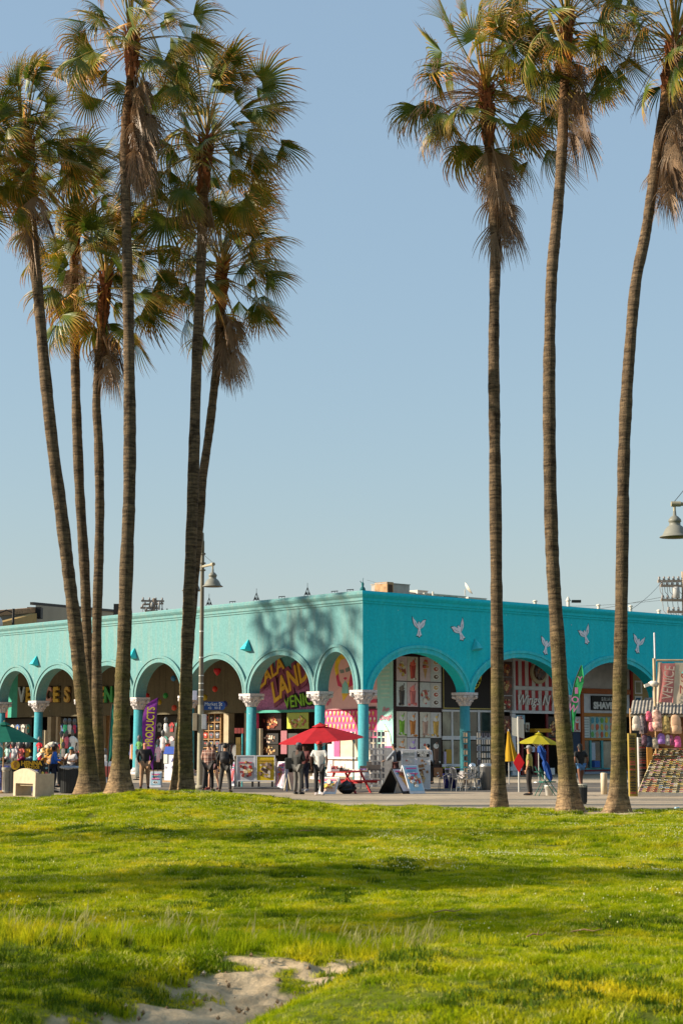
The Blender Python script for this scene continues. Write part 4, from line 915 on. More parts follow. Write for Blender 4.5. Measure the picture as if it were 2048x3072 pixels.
# service opening of the wings shop
M_mar = mat('maroon_frame', (.16, .01, .015), .5)
for q, th in (((1634, 2141, 1640, 2300), .1), ((1541, 2214, 1700, 2222), .12), ((1601, 2222, 1608, 2370), .09), ((1560, 2222, 1566, 2370), .09)): slabR(*q, M_mar, D3, th, 'maroon_post')
posterR(1541, 2145, 1572, 2172, 'gr', 180, bg=(.20, .38, .50)); posterR(1642, 2150, 1668, 2212, 'fx', 181, bg=(.02, .02, .02), d=D3); posterR(1574, 2168, 1586, 2196, 'fk', 182, bg=(.45, .43, .36), d=D3-.05)
slabR(1588, 2186, 1636, 2197, mat('canary_tray', (.55, .30, .02)), D3 - .1, .4, 'serving_tray'); slabR(1594, 2240, 1608, 2256, K(.55, .58, .72), D3 - .06, .02, 'notice'); slabR(1648, 2304, 1662, 2325, K(.7, .7, .7), D3 - .06, .02, 'notice')
slabR(1522, 2300, 1556, 2312, M_wfr, D3, .2, 'window_sill'); slabR(1530, 2312, 1556, 2365, K(.30, .42, .55), D3, .1, 'counter_front')
# shaved ice shop
M_or = mat('orange_beam', (.34, .085, .015), .55, var=.12); M_or2 = mat('ochre_beam', (.40, .16, .02), .55)
slabR(1735, 1976, 1885, 2066, mat('gable_infill', (.48, .45, .43), .8), D3, .03, 'gable_board'); slabR(1738, 2067, 1884, 2082, M_or, D3, .14, 'orange_beam')
slabR(1738, 2082, 1746, 2250, M_or, D3, .13, 'orange_post'); slabR(1746, 2083, 1884, 2139, mat('pale_sign_panel', (.56, .57, .60), .5), D3, .05, 'sign_panel')
slabR(1744, 2140, 1884, 2150, M_or2, D3, .12, 'orange_beam'); slabR(1743, 2214, 1884, 2221, M_or2, D3, .12, 'orange_beam'); slabR(1886, 1990, 1892, 2130, mat('red_post', (.30, .02, .01)), D3, .14, 'red_post')
bs = thing('shop_sign', "black sign with white lettering BRIAN'S SHAVE ICE between orange beams", 'sign', tuple(FR.w((XR(1810), 3.2, 3.9)))); sf = SubF(FR, bs.location)
x0, x1, z0, z1 = qR(1772, 2088, 1874, 2131, 3.2); MB().box(x0, x1, 3.16, 3.24, z0, z1).build('sign_board', M_blk, bs, sf)
mw = mat('sign_white', (.66, .66, .64), .5); h = z1 - z0
loc_text(bs, FR, "BRIAN'S", (x0+x1)/2, 3.15, z0 + h*.76, h*.36, mw, 0, depth=.02, space=1.35); loc_text(bs, FR, 'SHAVE ICE', (x0+x1)/2, 3.15, z0 + h*.30, h*.62, mw, 0, depth=.02, bold=.03, w=(x1-x0)*.92)
slabR(1745, 2150, 1766, 2213, mat('menu_paper', (.55, .60, .58)), D3, .04, 'menu_board'); slabR(1768, 2150, 1840, 2214, mat('menu_aqua', (.33, .50, .45)), D3, .04, 'menu_board')
for i in range(7): slabR(1747, 2157 + i*8, 1764, 2159 + i*8, K(.25, .30, .30), D3 - .045, .01, 'printed_line')
rg = random.Random(8)
for r_ in range(3):
    for c_ in range(5):
        x, z = FR.px(1776 + c_*14, 2161 + r_*21, D3 - .05); mb = MB(); mb.disc(x, z, .13, 3.235, 3.262, 9, ry=.17, jit=.2, rg=rg); mb.build('fruit_picture', K(*rg.choice([(.55, .12, .06), (.60, .45, .05), (.15, .40, .10), (.08, .30, .40), (.60, .30, .20)])), bld, FR)
for q in ((1744, 2222, 1765, 2305), (1770, 2224, 1800, 2304), (1805, 2224, 1836, 2304)): slabR(*q, M_refl if q[0] > 1800 else M_glass, D3, .04, 'window_pane')
for q in ((1765, 2220, 1770, 2310), (1799, 2220, 1805, 2310), (1836, 2220, 1841, 2310), (1744, 2304, 1850, 2310)): slabR(*q, mat('teal_frame', (.08, .30, .32)), D3, .09, 'window_frame')
slabR(1740, 2310, 1885, 2372, mat('blue_grey_counter', (.25, .29, .36)), D3, .30, 'counter_front'); slabR(1740, 2308, 1885, 2313, M_mar, D3, .34, 'counter_top'); slabR(1740, 2346, 1885, 2350, M_mar, D3, .32, 'counter_stripe')
slabR(1774, 2282, 1790, 2302, K(.03, .10, .35), D3 - .1, .2, 'blue_tub'); slabR(1772, 2228, 1784, 2280, K(.40, .45, .52), D3 - .05, .01, 'notice')
slabR(1716, 2150, 1740, 2196, K(.55, .5, .5), D3, .05, 'menu_board'); posterR(1719, 2154, 1737, 2194, 'gr', 190, bg=(.6, .55, .5), d=D3 - .06); slabR(1716, 2198, 1738, 2280, K(.03, .05, .09), D3, .05, 'dark_panel'); slabR(1712, 2084, 1738, 2140, M_wfr, D3, .05, 'panel')
# picture wall beside it
slabR(1893, 2010, 1960, 2140, mat('ochre_wall', (.34, .24, .10)), D3, .04, 'ochre_board')
for a, b_ in ((2042, 2082), (2088, 2108), (2114, 2126)):
    f = slabR(1902, a, 1924, b_, mat('picture_mount', (.62, .60, .56)), D3 - .05, .02, 'picture_frame'); slabR(1906, a + 5, 1920, b_ - 4, K(*[(.25, .24, .15), (.03, .10, .18), (.2, .2, .2)][(a - 2040)//30]), D3 - .075, .01, 'picture')
slabR(1893, 2140, 2048, 2350, K(.05, .04, .03), D3, .03, 'dark_panel')
# left wing: merchandise shelves seen in the dark openings
def shelf_unit(px0, px1, py0, py1, nc, nr, label, seed):
    q = qL(px0, py0, px1, py1, 5.6); x0, x1, z0, z1 = q; z0 = 0
    s = thing('display_shelf', label, 'shelf', tuple(FL.w(((x0+x1)/2, 5.6, 0)))); sf = SubF(FL, s.location); mb = MB(); rg = random.Random(seed)
    for i in range(nc+1): x = x0 + (x1-x0)*i/nc; mb.box(x-.03, x+.03, 5.45, 5.75, 0, z1)
    mb.build('upright', M_wood, s, sf); mb = MB()
    for j in range(nr+1): z = z1*j/nr; mb.box(x0+.03, x1-.03, 5.47, 5.74, z - (.04 if j else -.002), z + (.0 if j else .04))
    mb.build('shelf', M_wood, s, sf)
    for i in range(nc):
        for j in range(nr):
            cw = (x1-x0)/nc; ch = z1/nr; cx_ = x0 + cw*(i+.5); cz_ = ch*(j+.42); c = rg.choice([(.02, .02, .025), (.03, .03, .03), (.35, .04, .02), (.02, .02, .02), (.10, .10, .12)])
            m2 = MB(); m2.plate([(cx_-cw*.36, cz_+ch*.25), (cx_-cw*.38, cz_-.0), (cx_-cw*.24, cz_-.0), (cx_-cw*.24, cz_-ch*.33), (cx_+cw*.24, cz_-ch*.33), (cx_+cw*.24, cz_), (cx_+cw*.38, cz_), (cx_+cw*.36, cz_+ch*.25), (cx_+cw*.1, cz_+ch*.32), (cx_-cw*.1, cz_+ch*.32)], 5.44, 5.5, 0)
            m2.disc(cx_, cz_ + ch*.05, cw*.14, 5.432, 5.45, 7, 1, ry=ch*.10, jit=.4, rg=rg); m2.build('folded_shirt', [K(*c), K(*rg.choice([(.5, .5, .5), (.5, .35, .05), (.4, .4, .42), (.3, .05, .04)]))], s, sf)
shelf_unit(615, 668, 2140, 2370, 3, 7, 'wooden grid shelf of printed black shirts behind the lamp post', 1)
shelf_unit(313, 326, 2140, 2370, 1, 7, 'narrow shop shelf glimpsed between the two left palm trunks', 2)
# inside the graffiti shop: mushroom picture, menus
posterL = lambda a, b_, c, d_, k, s, bg=None, d=5.05: poster(FL, qL(a, b_, c, d_, d), d, k, s, bld, bg)
posterL(862, 2138, 926, 2186, 'fm', 201, (.35, .40, .05)); posterL(785, 2140, 845, 2190, 'fx', 202, (.03, .012, .012), d=5.5); posterL(785, 2200, 836, 2232, 'fk', 203, (.02, .02, .02), d=5.5); posterL(785, 2234, 836, 2266, 'fb', 204, (.02, .015, .01), d=5.5)
slabL(844, 2192, 862, 2262, K(.28, .10, .12), 5.3, .04, 'pink_board'); slabL(866, 2200, 900, 2300, K(.05, .05, .05), 5.3, .04, 'dark_panel'); slabL(985, 2232, 1000, 2330, K(.62, .5, .5), 5.0, .06, 'menu_board')
# sculpted letters of the shop wall on the left
vl = thing('shop_sign', 'row of large painted letters mounted on the shaded olive wall', 'sign', tuple(FL.w((XL(150), 4.9, 4.0))))
def vletter(ch, px, c1, c2, s=1.0):
    x, z = FL.px(px, 2086, 4.9); t = loc_text(vl, FL, ch, x, 4.88, z, 1.28*s, K(*c1), 0, depth=.14, bold=.05, name='letter'); 
    t2 = loc_text(vl, FL, ch, x, 4.955, z, 1.28*s, K(*c2), 0, depth=.05, bold=.10, name='letter_backing')
for ch, px, c1, c2 in (('V', 68, (.35, .42, .45), (.02, .02, .02)), ('E', 88, (.45, .28, .02), (.05, .04, .02)), ('I', 129, (.50, .03, .05), (.1, .02, .02)), ('C', 147, (.50, .28, .22), (.05, .03, .02)), ('E', 170, (.55, .36, .05), (.06, .04, .02)), ('S', 203, (.50, .32, .08), (.06, .03, .02)), ('E', 309, (.45, .28, .04), (.05, .04, .02)), ('N', 328, (.05, .30, .08), (.02, .04, .02))):
    vletter(ch, px, c1, c2)
# hanging ornaments
hang = [(448, 2020, (.55, .05, .03), 'red heart ornament high in the arch behind the purple flag', 'h'), (439, 2032, (.05, .25, .40), 'blue ball ornament beside the high red one', 'b'), (441, 2087, (.50, .02, .02), 'red ball ornament left above the purple flag', 'b'), (497, 2087, (.03, .25, .05), 'green ball ornament right above the purple flag', 'b'), (478, 2106, (.45, .30, .02), 'yellow ball ornament peeking beside the purple flag tip', 'b'), (523, 2123, (.50, .06, .03), 'red ball ornament beside the palm trunk capital', 'b'), (521, 2035, (.04, .20, .40), 'blue ball ornament high beside the leaning palm trunk', 'b'), (652, 2014, (.52, .02, .03), 'large red heart ornament high in the arch right of the lamp post', 'h'), (645, 2067, (.52, .04, .02), 'red ball ornament above the street name sign', 'b'), (615, 2092, (.42, .30, .02), 'yellow ball ornament just right of the lamp post', 'b'), (675, 2112, (.04, .06, .25), 'dark blue ball ornament right of the street name sign', 'b')]
for px, py, c, lb, k in hang:
    x, z = FL.px(px, py, 4.2); p = FL.w((x, 4.2, z)); t = thing('hanging_ornament', lb, 'ornament', tuple(p), group='balls and hearts hung in the arcade')
    mb = MB()
    if k == 'b': mb.ball((0, 0, 0), .155, 12, sz=1.15)
    else: mb.lathe([(0, -.26), (.09, -.16), (.17, -.02), (.19, .08), (.15, .17), (.06, .16), (0, .12)], (0, 0, 0), 12, sx=1.15)
    mb.build('ball', K(*c, rough=.4), t); mb = MB(); mb.tube([(0, 0, .14), (0, 0, ZS - z)], .006, 4); mb.build('string', M_black, t)
# cone shaped floodlights on the facade
def wall_lamp(frame, px, py, n):
    x, z = frame.px(px, py, -.2); mb = MB()
    mb.add([(x-.20, -.42, z-.16), (x+.20, -.42, z-.16), (x+.26, -.02, z-.26), (x-.26, -.02, z-.26), (x, -.03, z+.36), (x-.03, -.10, z+.1)], [(0, 3, 2, 1), (0, 1, 4), (1, 2, 4), (2, 3, 4), (3, 0, 4)])
    mb.box(x-.05, x+.05, -.03, 0.02, z-.2, z+.1); mb.build('wall_light', M_trim, bld, frame)
for px, py in ((103, 1984), (396, 1962), (737, 1938)): wall_lamp(FL, px, py, 0)
wall_lamp(FR, 1432, 1936, 1)
# doves painted as cut-outs
DOVE = [(-.05, -.10), (-.16, -.03), (-.30, .06), (-.38, .22), (-.42, .46), (-.36, .38), (-.27, .32), (-.17, .22), (-.10, .12), (-.06, .17), (-.04, .23), (.0, .25), (.05, .21), (.06, .13), (.14, .22), (.26, .32), (.44, .36), (.38, .24), (.36, .12), (.28, .02), (.16, -.05), (.08, -.08), (.09, -.22), (.17, -.38), (.08, -.40), (.02, -.48), (-.06, -.41), (-.17, -.42), (-.10, -.28)]
M_dove = mat('dove_white', (.66, .70, .76), .7, var=.06)
def dove(px, py, hpx, rot, mir):
    x, z = FR.px(px, py, -.01); s = (FR.px(px, py-hpx, -.01)[1] - z)/.94
    for k, (sc_2, m, y) in enumerate(((1.0, M_dove, -.022), (1.09, M_blk, -.012))):
        P = []
        for u, v in DOVE:
            u *= mir*sc_2; v = (v)*sc_2; P.append((x + s*(u*math.cos(rot) - v*math.sin(rot)), z + s*(u*math.sin(rot) + v*math.cos(rot))))
        if mir < 0: P = P[::-1]
        mb = MB(); mb.plate(P[::-1], y, y + .009); o = mb.build('dove_figure' if k == 0 else 'dove_outline', m, bld, FR)
    for a, b_ in (((-.05, -.1), (-.26, .2)), ((.08, -.03), (.3, .2)), ((0, -.2), (.0, -.4))):
        P = [(x + s*(mir*u*math.cos(rot) - v*math.sin(rot)), -.026, z + s*(mir*u*math.sin(rot) + v*math.cos(rot))) for u, v in (a, b_)]
        mb = MB(); mb.beam(P[0], P[1], .02, .004); mb.build('feather_line', M_blk, bld, FR)
dove(1256, 1881, 60, 0.0, 1); dove(1378, 1892, 62, .45, -1); dove(1637, 1936, 56, -.2, -1); dove(1754, 1905, 56, .35, -1); dove(1913, 1931, 58, -.25, -1)
# ---------------- roof line, far buildings, poles, lamp posts ----------------
def roof_at(px, py, Y): return at(px, py, Y)
def spike(px, py, Y, n):
    p = roof_at(px, py, Y); t = thing('roof_bracket', n, 'bracket', tuple(p)); mb = MB()
    for dx, dy in ((-.16, 0), (.16, 0), (0, .15)): mb.beam((dx, dy, 0), (0, 0, .42), .025)
    mb.beam((-.14, 0, .08), (.14, 0, .08), .03); mb.beam((0, 0, .40), (0, 0, .62), .02); mb.box(-.1, -.02, -.03, .03, .05, .17); mb.box(.05, .12, -.03, .03, .05, .17); mb.build('bracket_frame', M_black, t)
def roofz(px):    # point on top of the left cornice
    x, _ = FL.px(px, 1850, -.05); p = FL.w((x, -.05, 8.86)); return p
for px, lb in ((627, 'small black tripod bracket on the cornice nearest the lamp post'), (769, 'small black tripod bracket on the middle of the left cornice'), (922, 'small black tripod bracket on the cornice nearest the corner')):
    p = roofz(px); t = thing('roof_bracket', lb, 'bracket', tuple(p), group='tripod brackets along the cornice'); mb = MB()
    for dx, dy in ((-.16, 0), (.16, 0), (0, .15)): mb.beam((dx, dy, 0), (0, 0, .42), .028)
    mb.beam((-.14, 0, .08), (.14, 0, .08), .03); mb.beam((0, 0, .40), (0, 0, .64), .02); mb.cbox((-.06, 0, .12), (.08, .06, .12)); mb.cbox((.08, 0, .12), (.07, .06, .12)); mb.build('bracket_frame', M_black, t)
for i, (px, lb) in enumerate(((697, 'low cable clip on the cornice left of the middle bracket'), (845, 'low cable clip on the cornice right of the middle bracket'), (1003, 'low cable clip on the cornice right of the last bracket'), (1050, 'low cable clip on the cornice closest to the corner'))):
    p = roofz(px); t = thing('cable_clip', lb, 'clip', tuple(p), group='cable clips along the cornice'); mb = MB(); mb.beam((-.16, 0, .09), (.17, 0, .11), .035); mb.beam((-.14, 0, 0), (-.13, 0, .11), .02); mb.beam((.02, 0, 0), (.0, 0, .1), .02); mb.beam((.14, 0, 0), (.13, 0, .11), .02); mb.build('clip', M_black, t)
t = thing('corner_finial', 'small weathered teal finial perched on the building corner', 'finial', (C.x, C.y + .05, 8.86)); mb = MB(); mb.lathe([(.14, 0), (.12, .12), (.05, .2), (.07, .32), (.02, .42)], (0, 0, 0), 8); mb.beam((0, 0, .3), (-.12, 0, .46), .03); mb.beam((0, 0, .38), (.03, 0, .6), .02); mb.build('finial', mat('dark_teal_metal', (.01, .12, .13)), t)
# rooftop plant of the right wing, standing back on the roof
M_cream = mat('cream_metal', (.55, .50, .42), .7, var=.15); M_rust = mat('rusty_duct', (.34, .20, .10), .8, var=.35, scale=4); M_grey = mat('grey_duct', (.30, .28, .25), .7, var=.2)
def rbox(lb, name, cat, px0, px1, py0, py1, dd, depth, m, extra=None):
    x0, z1 = FR.px(px0, py0, dd); x1, z0 = FR.px(px1, py1, dd); z0 = 8.3
    t = thing(name, lb, cat, tuple(FR.w((x0, dd, 8.3)))); t.rotation_euler.z = FR.a; w = x1-x0; h = z1-8.3
    MB().box(0, w, 0, depth, 0, h).build('housing', m, t, bevel=.015)
    MB().box(-.03, w+.03, -.03, depth+.03, h, h+.04).build('lid', m, t)
    return t, w, h
t, w, h = rbox('rusty open ended roof duct standing tallest on the roof', 'roof_duct', 'duct', 1160, 1228, 1750, 1776, 4.0, 1.2, M_grey); MB().box(-.02, .42, -.04, .9, .3, h+.08).build('duct_mouth', M_rust, t); MB().box(.05, .35, -.05, .0, .5, h-.05).build('duct_throat', mat('duct_dark', (.06, .03, .015)), t)
rbox('low white roof hatch right beside the rusty duct', 'roof_hatch', 'hatch', 1200, 1252, 1776, 1790, 5.2, 1.5, M_cream); rbox('white roof vent box with flat grey lid', 'vent_box', 'vent', 1252, 1282, 1772, 1790, 5.0, 1.6, M_cream)
t, w, h = rbox('long cream air handler with two brown louvres and a black grille', 'air_handler', 'air conditioner', 1272, 1396, 1781, 1796, 3.2, 2.2, M_cream)
for a, b_, m in ((.04, .16, M_rust), (.27, .42, M_rust), (.46, .80, M_black)): MB().box(w*a, w*b_, -.03, .001, .3, h-.05).build('grille', m, t)
rbox('small white cap box at the right end of the roof plant', 'vent_box', 'vent', 1404, 1458, 1793, 1800, 4.2, 1.2, M_cream)
x, z = FR.px(1394, 1768, 4.0); t = thing('satellite_dish', 'pale satellite dish tilted on the roof plant', 'satellite dish', tuple(FR.w((x, 4, 8.3)))); mb = MB(); mb.tube([(0, 0, 0), (0, 0, z-8.3)], .03, 6); mb.build('mast', M_metal, t)
mb = MB(); mb.lathe([(.0, 0), (.2, .03), (.36, .10), (.37, .11), (.2, .05), (0, .02)], (0, 0, 0), 16); mb.xf(Matrix.Translation((0.1, 0, z - 8.3)) @ Matrix.Rotation(1.0, 4, 'Y')); mb.build('dish', M_cream, t)
x, z = FR.px(1298, 1775, 3.0); t = thing('vent_pipe', 'thin white vent pipe in front of the air handler', 'pipe', tuple(FR.w((x, 3, 8.3)))); MB().tube([(0, 0, 0), (0, 0, z - 8.3)], .05, 8).build('pipe', M_cream, t)
for i, (px, py, lb) in enumerate(((1604, 1805, 'small white vent cap left of the second palm from the right'), (1703, 1803, 'white conical vent with dark box on the roof edge'), (1794, 1817, 'tiny white vent cap between the two rightmost palms'), (1890, 1820, 'small white vent cap right of the rightmost palm'), (1975, 1833, 'last white vent cap by the utility pole'))):
    x, z = FR.px(px, py, 3.0); t = thing('roof_vent', lb, 'vent', tuple(FR.w((x, 3, 8.3))), group='vent caps on the right wing roof'); hh = z - 8.3; mb = MB(); mb.tube([(0, 0, 0), (0, 0, hh)], .09, 8); mb.lathe([(.15, hh), (.13, hh+.05), (.02, hh + (.25 if i == 1 else .10))], (0, 0, 0), 10); mb.build('vent_cap', M_cream, t)
    if i == 1: MB().cbox((.45, 0, hh-.02), (.5, .3, .14)).build('vent_box', M_black, t)
# beige building far left behind
Yb = 135
def backdrop_building():
    p0 = at(-250, 1880, Yb); root = thing('far_building', 'beige parapet building with stepped roof line behind the left wing', 'building', (at(150, 2221, Yb).x, Yb, 0)); l = root.location
    mbe = mat('beige_render', (.33, .28, .20), .85, var=.1, scale=.5)
    a = at(108, 1815, Yb); b_ = at(360, 1838, Yb + 22)
    MB().add([(a.x-l.x, 0, 0), (b_.x-l.x, 22, 0), (b_.x-l.x, 22, b_.z), (a.x-l.x, 0, a.z), (a.x-l.x+2, 14, 0), (a.x-l.x+2, 14, a.z)], [(0, 1, 2, 3), (0, 3, 5, 4), (3, 2, 5)]).build('wall', mbe, root)
    MB().beam((a.x-l.x-.3, -.1, a.z+.12), (b_.x-l.x, 21.9, b_.z+.12), .3, .22).build('coping', M_black, root)
    c = at(108, 1838, Yb); d = at(-300, 1872, Yb - 20)
    MB().add([(d.x-l.x, -20, 0), (c.x-l.x, -.2, 0), (c.x-l.x, -.2, c.z), (d.x-l.x, -20, d.z)], [(0, 1, 2, 3)]).build('wing_wall', mbe, root)
    MB().beam((d.x-l.x, -20.1, d.z+.2), (c.x-l.x, -.3, c.z+.2), .5, .4).build('eaves', M_rust, root)
    q = at(106, 1842, Yb); MB().box(q.x-l.x-.5, q.x-l.x+.6, -.8, .2, q.z - .4, q.z + .5).build('bracket', M_black, root)
    e = at(0, 1862, Yb - 12); e2 = at(104, 1850, Yb-1)
    MB().beam((e.x-l.x, -12.3, e.z-.5), (e2.x-l.x, -1.3, e2.z-.1), .5, .7).build('fascia', mat('mustard_fascia', (.38, .24, .07)), root)
    rg = random.Random(2)
    for i in range(12):
        f = i/11; x = e.x + (e2.x-e.x)*f; y = -12 + 11*f; z = e.z + (e2.z-e.z)*f; MB().cbox((x-l.x, y-.8, z-1.0), (.35, .5, .35)).build('rafter_end', mat('bright_rafter', (.62, .50, .34)), root)
backdrop_building()
def streetlamp_small():
    p = at(40, 1880, 120); t = thing('street_lamp', 'small far street lamp with a white globe above the left roof', 'street lamp', (p.x, p.y, 0)); top = at(42, 1826, 120).z
    mb = MB(); mb.tube([(0, 0, 0), (0, 0, top)], .09, 8); mb.tube([(0, 0, top-.3), (-.5, 0, top-.1), (-1.1, 0, top-.35)], .06, 6); mb.build('post', M_black, t); mb = MB(); mb.ball((-1.15, 0, top-1.1), .42, 12, sz=1.4); mb.build('globe', mat('globe_grey', (.5, .48, .45), .4), t)
streetlamp_small()
# chimney-like mast behind the tall palm
p = at(352, 1850, 125); t = thing('roof_mast', 'small dark rooftop vent mast behind the tall left palm trunk', 'mast', (p.x, p.y, 0)); zt = at(352, 1812, 125).z; mb = MB(); mb.tube([(0, 0, 0), (0, 0, zt-1)], .15, 8); mb.cbox((0, 0, zt-.6), (.5, .4, 1.2)); mb.beam((-.3, 0, zt-.9), (.25, 0, zt), .12); mb.build('mast', M_black, t)
# utility poles with crossarms
M_pole = mat('utility_pole_wood', (.30, .23, .17), .9, var=.25, scale=3)
def utility(px, ytop, Y, arms, label, drum=None, wires=()):
    p = at(px, 2221, Y); t = thing('utility_pole', label, 'utility pole', (p.x, p.y, 0)); zt = at(px, ytop, Y).z; k = Y/5077
    mb = MB(); mb.tube([(0, 0, 0), (0, 0, zt)], [.2, .14], 10); mb.build('pole', M_pole, t)
    for (x0, x1, py, tilt) in arms:
        z = at(px, py, Y).z; a = ((x0-px)*k, -.2, z); b_ = ((x1-px)*k, -.2 + .4, z - tilt*k); mb = MB(); mb.beam(a, b_, .14, .16); mb.build('crossarm', M_pole, t)
        n = max(3, int(abs(x1-x0)/14)); mb = MB()
        for i in range(n):
            f = (i+.3)/(n-.4); q = (a[0] + (b_[0]-a[0])*f, a[1] + (b_[1]-a[1])*f, a[2] + (b_[2]-a[2])*f); mb.lathe([(.06, .08), (.10, .14), (.05, .2), (.09, .26), (.04, .32)], q, 8); mb.tube([(q[0], q[1], q[2]-.1), (q[0]+.05, q[1], q[2]-.7), (q[0]+.3, q[1], q[2]-1.0)], .02, 4)
        mb.build('insulator', mat('insulator_grey', (.25, .22, .2), .4), t)
    if drum:
        for (x0, x1, y0, y1) in drum:
            z1 = at(px, y0, Y).z; z0 = at(px, y1, Y).z; r = (x1-x0)*k/2; mb = MB(); mb.lathe([(r, z0), (r, z1-.1), (r*.7, z1)], (((x0+x1)/2-px)*k, -.35, 0), 12); mb.build('transformer', mat('transformer_grey', (.33, .32, .30), .6), t)
    return t, zt
utility(456, 1795, 150, [(418, 486, 1803, 0), (425, 484, 1814, -4), (416, 470, 1824, 0), (430, 500, 1833, 3)], 'utility pole cluster with stacked crossarms above the left roof line', [(448, 456, 1808, 1822), (470, 476, 1806, 1830)])
t, zt = utility(2062, 1715, 110, [(1982, 2140, 1745, -4), (1990, 2140, 1758, 0), (1990, 2140, 1801, 0), (2008, 2140, 1836, 0)], 'utility pole with insulators cut by the right edge of the frame', [(2025, 2046, 1762, 1795)])
def wire(a, b_, sag, label, r=.018):
    a = Vector(a); b_ = Vector(b_); m = 14; P = [a + (b_-a)*(i/m) - Vector((0, 0, sag*4*(i/m)*(1-i/m))) for i in range(m+1)]; mb = MB(); mb.tube([p - a for p in P], r, 4)
    o = mb.build('overhead_wire', M_black, None, loc=tuple(a)); tag(o, label, 'wire')
wire(at(1985, 1744, 110), at(1888, 1830, 92), .15, 'slanting stay wire down to the roof right of the rightmost palm', .015)
wire(at(1990, 1790, 110), at(500, 1834, 150), 2.0, 'long faint overhead wire just above the right wing roof', .012)
wire(at(1990, 1800, 110), at(1100, 1740, 150), 1.2, 'second faint overhead wire rising toward the roof corner', .010)
# lamp posts
M_lamp = mat('lamp_grey_green', (.14, .125, .09), .6, var=.2); M_band = mat('steel_band', (.6, .58, .54), .35, .7); M_lowp = mat('pale_post_paint', (.30, .27, .19), .7, var=.15, scale=4)
bell = [(.04, .62), (.05, .50), (.10, .47), (.165, .40), (.175, .34), (.15, .33), (.15, .25), (.20, .22), (.27, .14), (.325, .03), (.34, .0), (.42, -.045), (.42, -.06), (.32, -.03), (.25, .08), (.0, .2)]
def lamp(label, x, y, H, arm_z, arms, yaw, zb=0.0, s=1.0):
    t = thing('street_lamp', label, 'street lamp', (x, y, zb), yaw)
    mb = MB(); mb.tube([(0, 0, 0), (0, 0, 3.2)], [.125*s, .11*s], 14); mb.lathe([(.26, 0), (.26, .10), (.16, .16)], (0, 0, 0), 14); mb.build('lower_post', M_lowp, t)
    mb = MB(); mb.tube([(0, 0, 3.2), (0, 0, H-.8)], [.095*s, .07*s], 14); mb.lathe([(.07*s, H-.8), (.07*s, H-.35), (.05*s, H-.3), (.045*s, H-.03), (.03*s, H)], (0, 0, 0), 12); mb.build('post', M_lamp, t)
    for z in (3.5, 3.75, 4.0, 4.3, 5.0, 6.0): MB().tube([(0, 0, z), (0, 0, z+.035)], .102*s - (z-3.2)*.004, 14).build('band', M_band, t)
    mb = MB(); mb.tube([(0, 0, arm_z-.16), (0, 0, arm_z-.11)], .13, 12); mb.tube([(0, 0, arm_z+.11), (0, 0, arm_z+.16)], .13, 12); mb.tube([(0, 0, H-.86), (0, 0, H-.8)], .12, 12); mb.build('collar', M_lamp, t)
    for d, L in arms:
        mb = MB(); mb.tube([(0, 0, arm_z), (d*L, 0, arm_z)], .05, 8); mb.tube([(d*(L-.16), 0, arm_z), (d*(L+.08), 0, arm_z)], .07, 8); mb.tube([(d*L, 0, arm_z), (d*L, 0, arm_z-.2)], .035, 8); a = mb.build('arm', M_lowp, t)
        mb = MB(); mb.tube([(0, 0, H-.83), (d*L, 0, arm_z+.06)], .008, 4); mb.build('stay', M_black, t)
        mb = MB(); mb.lathe([(r*.95, z) for r, z in bell], (d*L, 0, arm_z - .80), 24); h = mb.build('lamp_head', mat('lamp_head_grey', (.19, .19, .16), .5, var=.1), t)
    return t
b0 = gp(600, 2368); LY = b0.y; Hl = at(613, 1598, LY).z; az = at(613, 1700, LY).z
lamp('grey twin-arm lamp post with bell shaped heads beside the two leaning palms', b0.x, LY, Hl, az, [(1, 1.0), (-1, 1.0)], R(-62))
Yr = 42.5; pr = at(2021, 1512, Yr)
lamp('street lamp whose bell head reaches in from the right edge', pr.x + .98, Yr, pr.z + 2.05, pr.z, [(-1, .98), (1, .98)], 0.0)
# boxes and street sign strapped to the post
def rel_box(name, label, cat, px0, px1, py0, py1, Y, m, th=.12):
    a = at(px0, py0, Y); b_ = at(px1, py1, Y); c = (a+b_)/2; t = tag(MB().box(-(b_.x-a.x)/2, (b_.x-a.x)/2, -th/2, th/2, -(a.z-b_.z)/2, (a.z-b_.z)/2).build(name, m, None, loc=tuple(c), bevel=.01), label, cat); return t
rel_box('control_box', 'tall grey cabinet strapped to the right side of the lamp post', 'cabinet', 607, 619, 2143, 2188, LY, mat('cabinet_grey', (.42, .43, .44), .5), .3)
rel_box('control_box', 'tan cabinet strapped to the left side of the lamp post', 'cabinet', 580, 592, 2140, 2192, LY, M_tan, .3)
rel_box('sign_back', 'pale blue-white sign seen edge on left of the lamp post', 'sign', 579, 591, 2072, 2100, LY, K(.45, .47, .60), .03)
a = at(612, 2105, LY); b_ = at(672, 2130, LY); c = (a + b_)/2; st = thing('street_sign', 'blue street name sign reading Market St on the lamp post', 'street sign', tuple(c)); w = b_.x - a.x; h = a.z - b_.z
MB().plate([(-w/2, -h/2), (w/2 - .04, -h/2), (w/2+.03, -h*.3), (w/2+.03, h*.3), (w/2 - .04, h/2), (-w/2, h/2)][::-1], -.015, .015).build('sign_blade', mat('sign_blue', (.015, .06, .22), .4), st)
text('Market St', .19, mw, st, TM(-.02, -.02, h*.20), .006, w=w*.86); text('42   00 E', .13, mw, st, TM(.02, -.02, -h*.26), .006, w=w*.62)
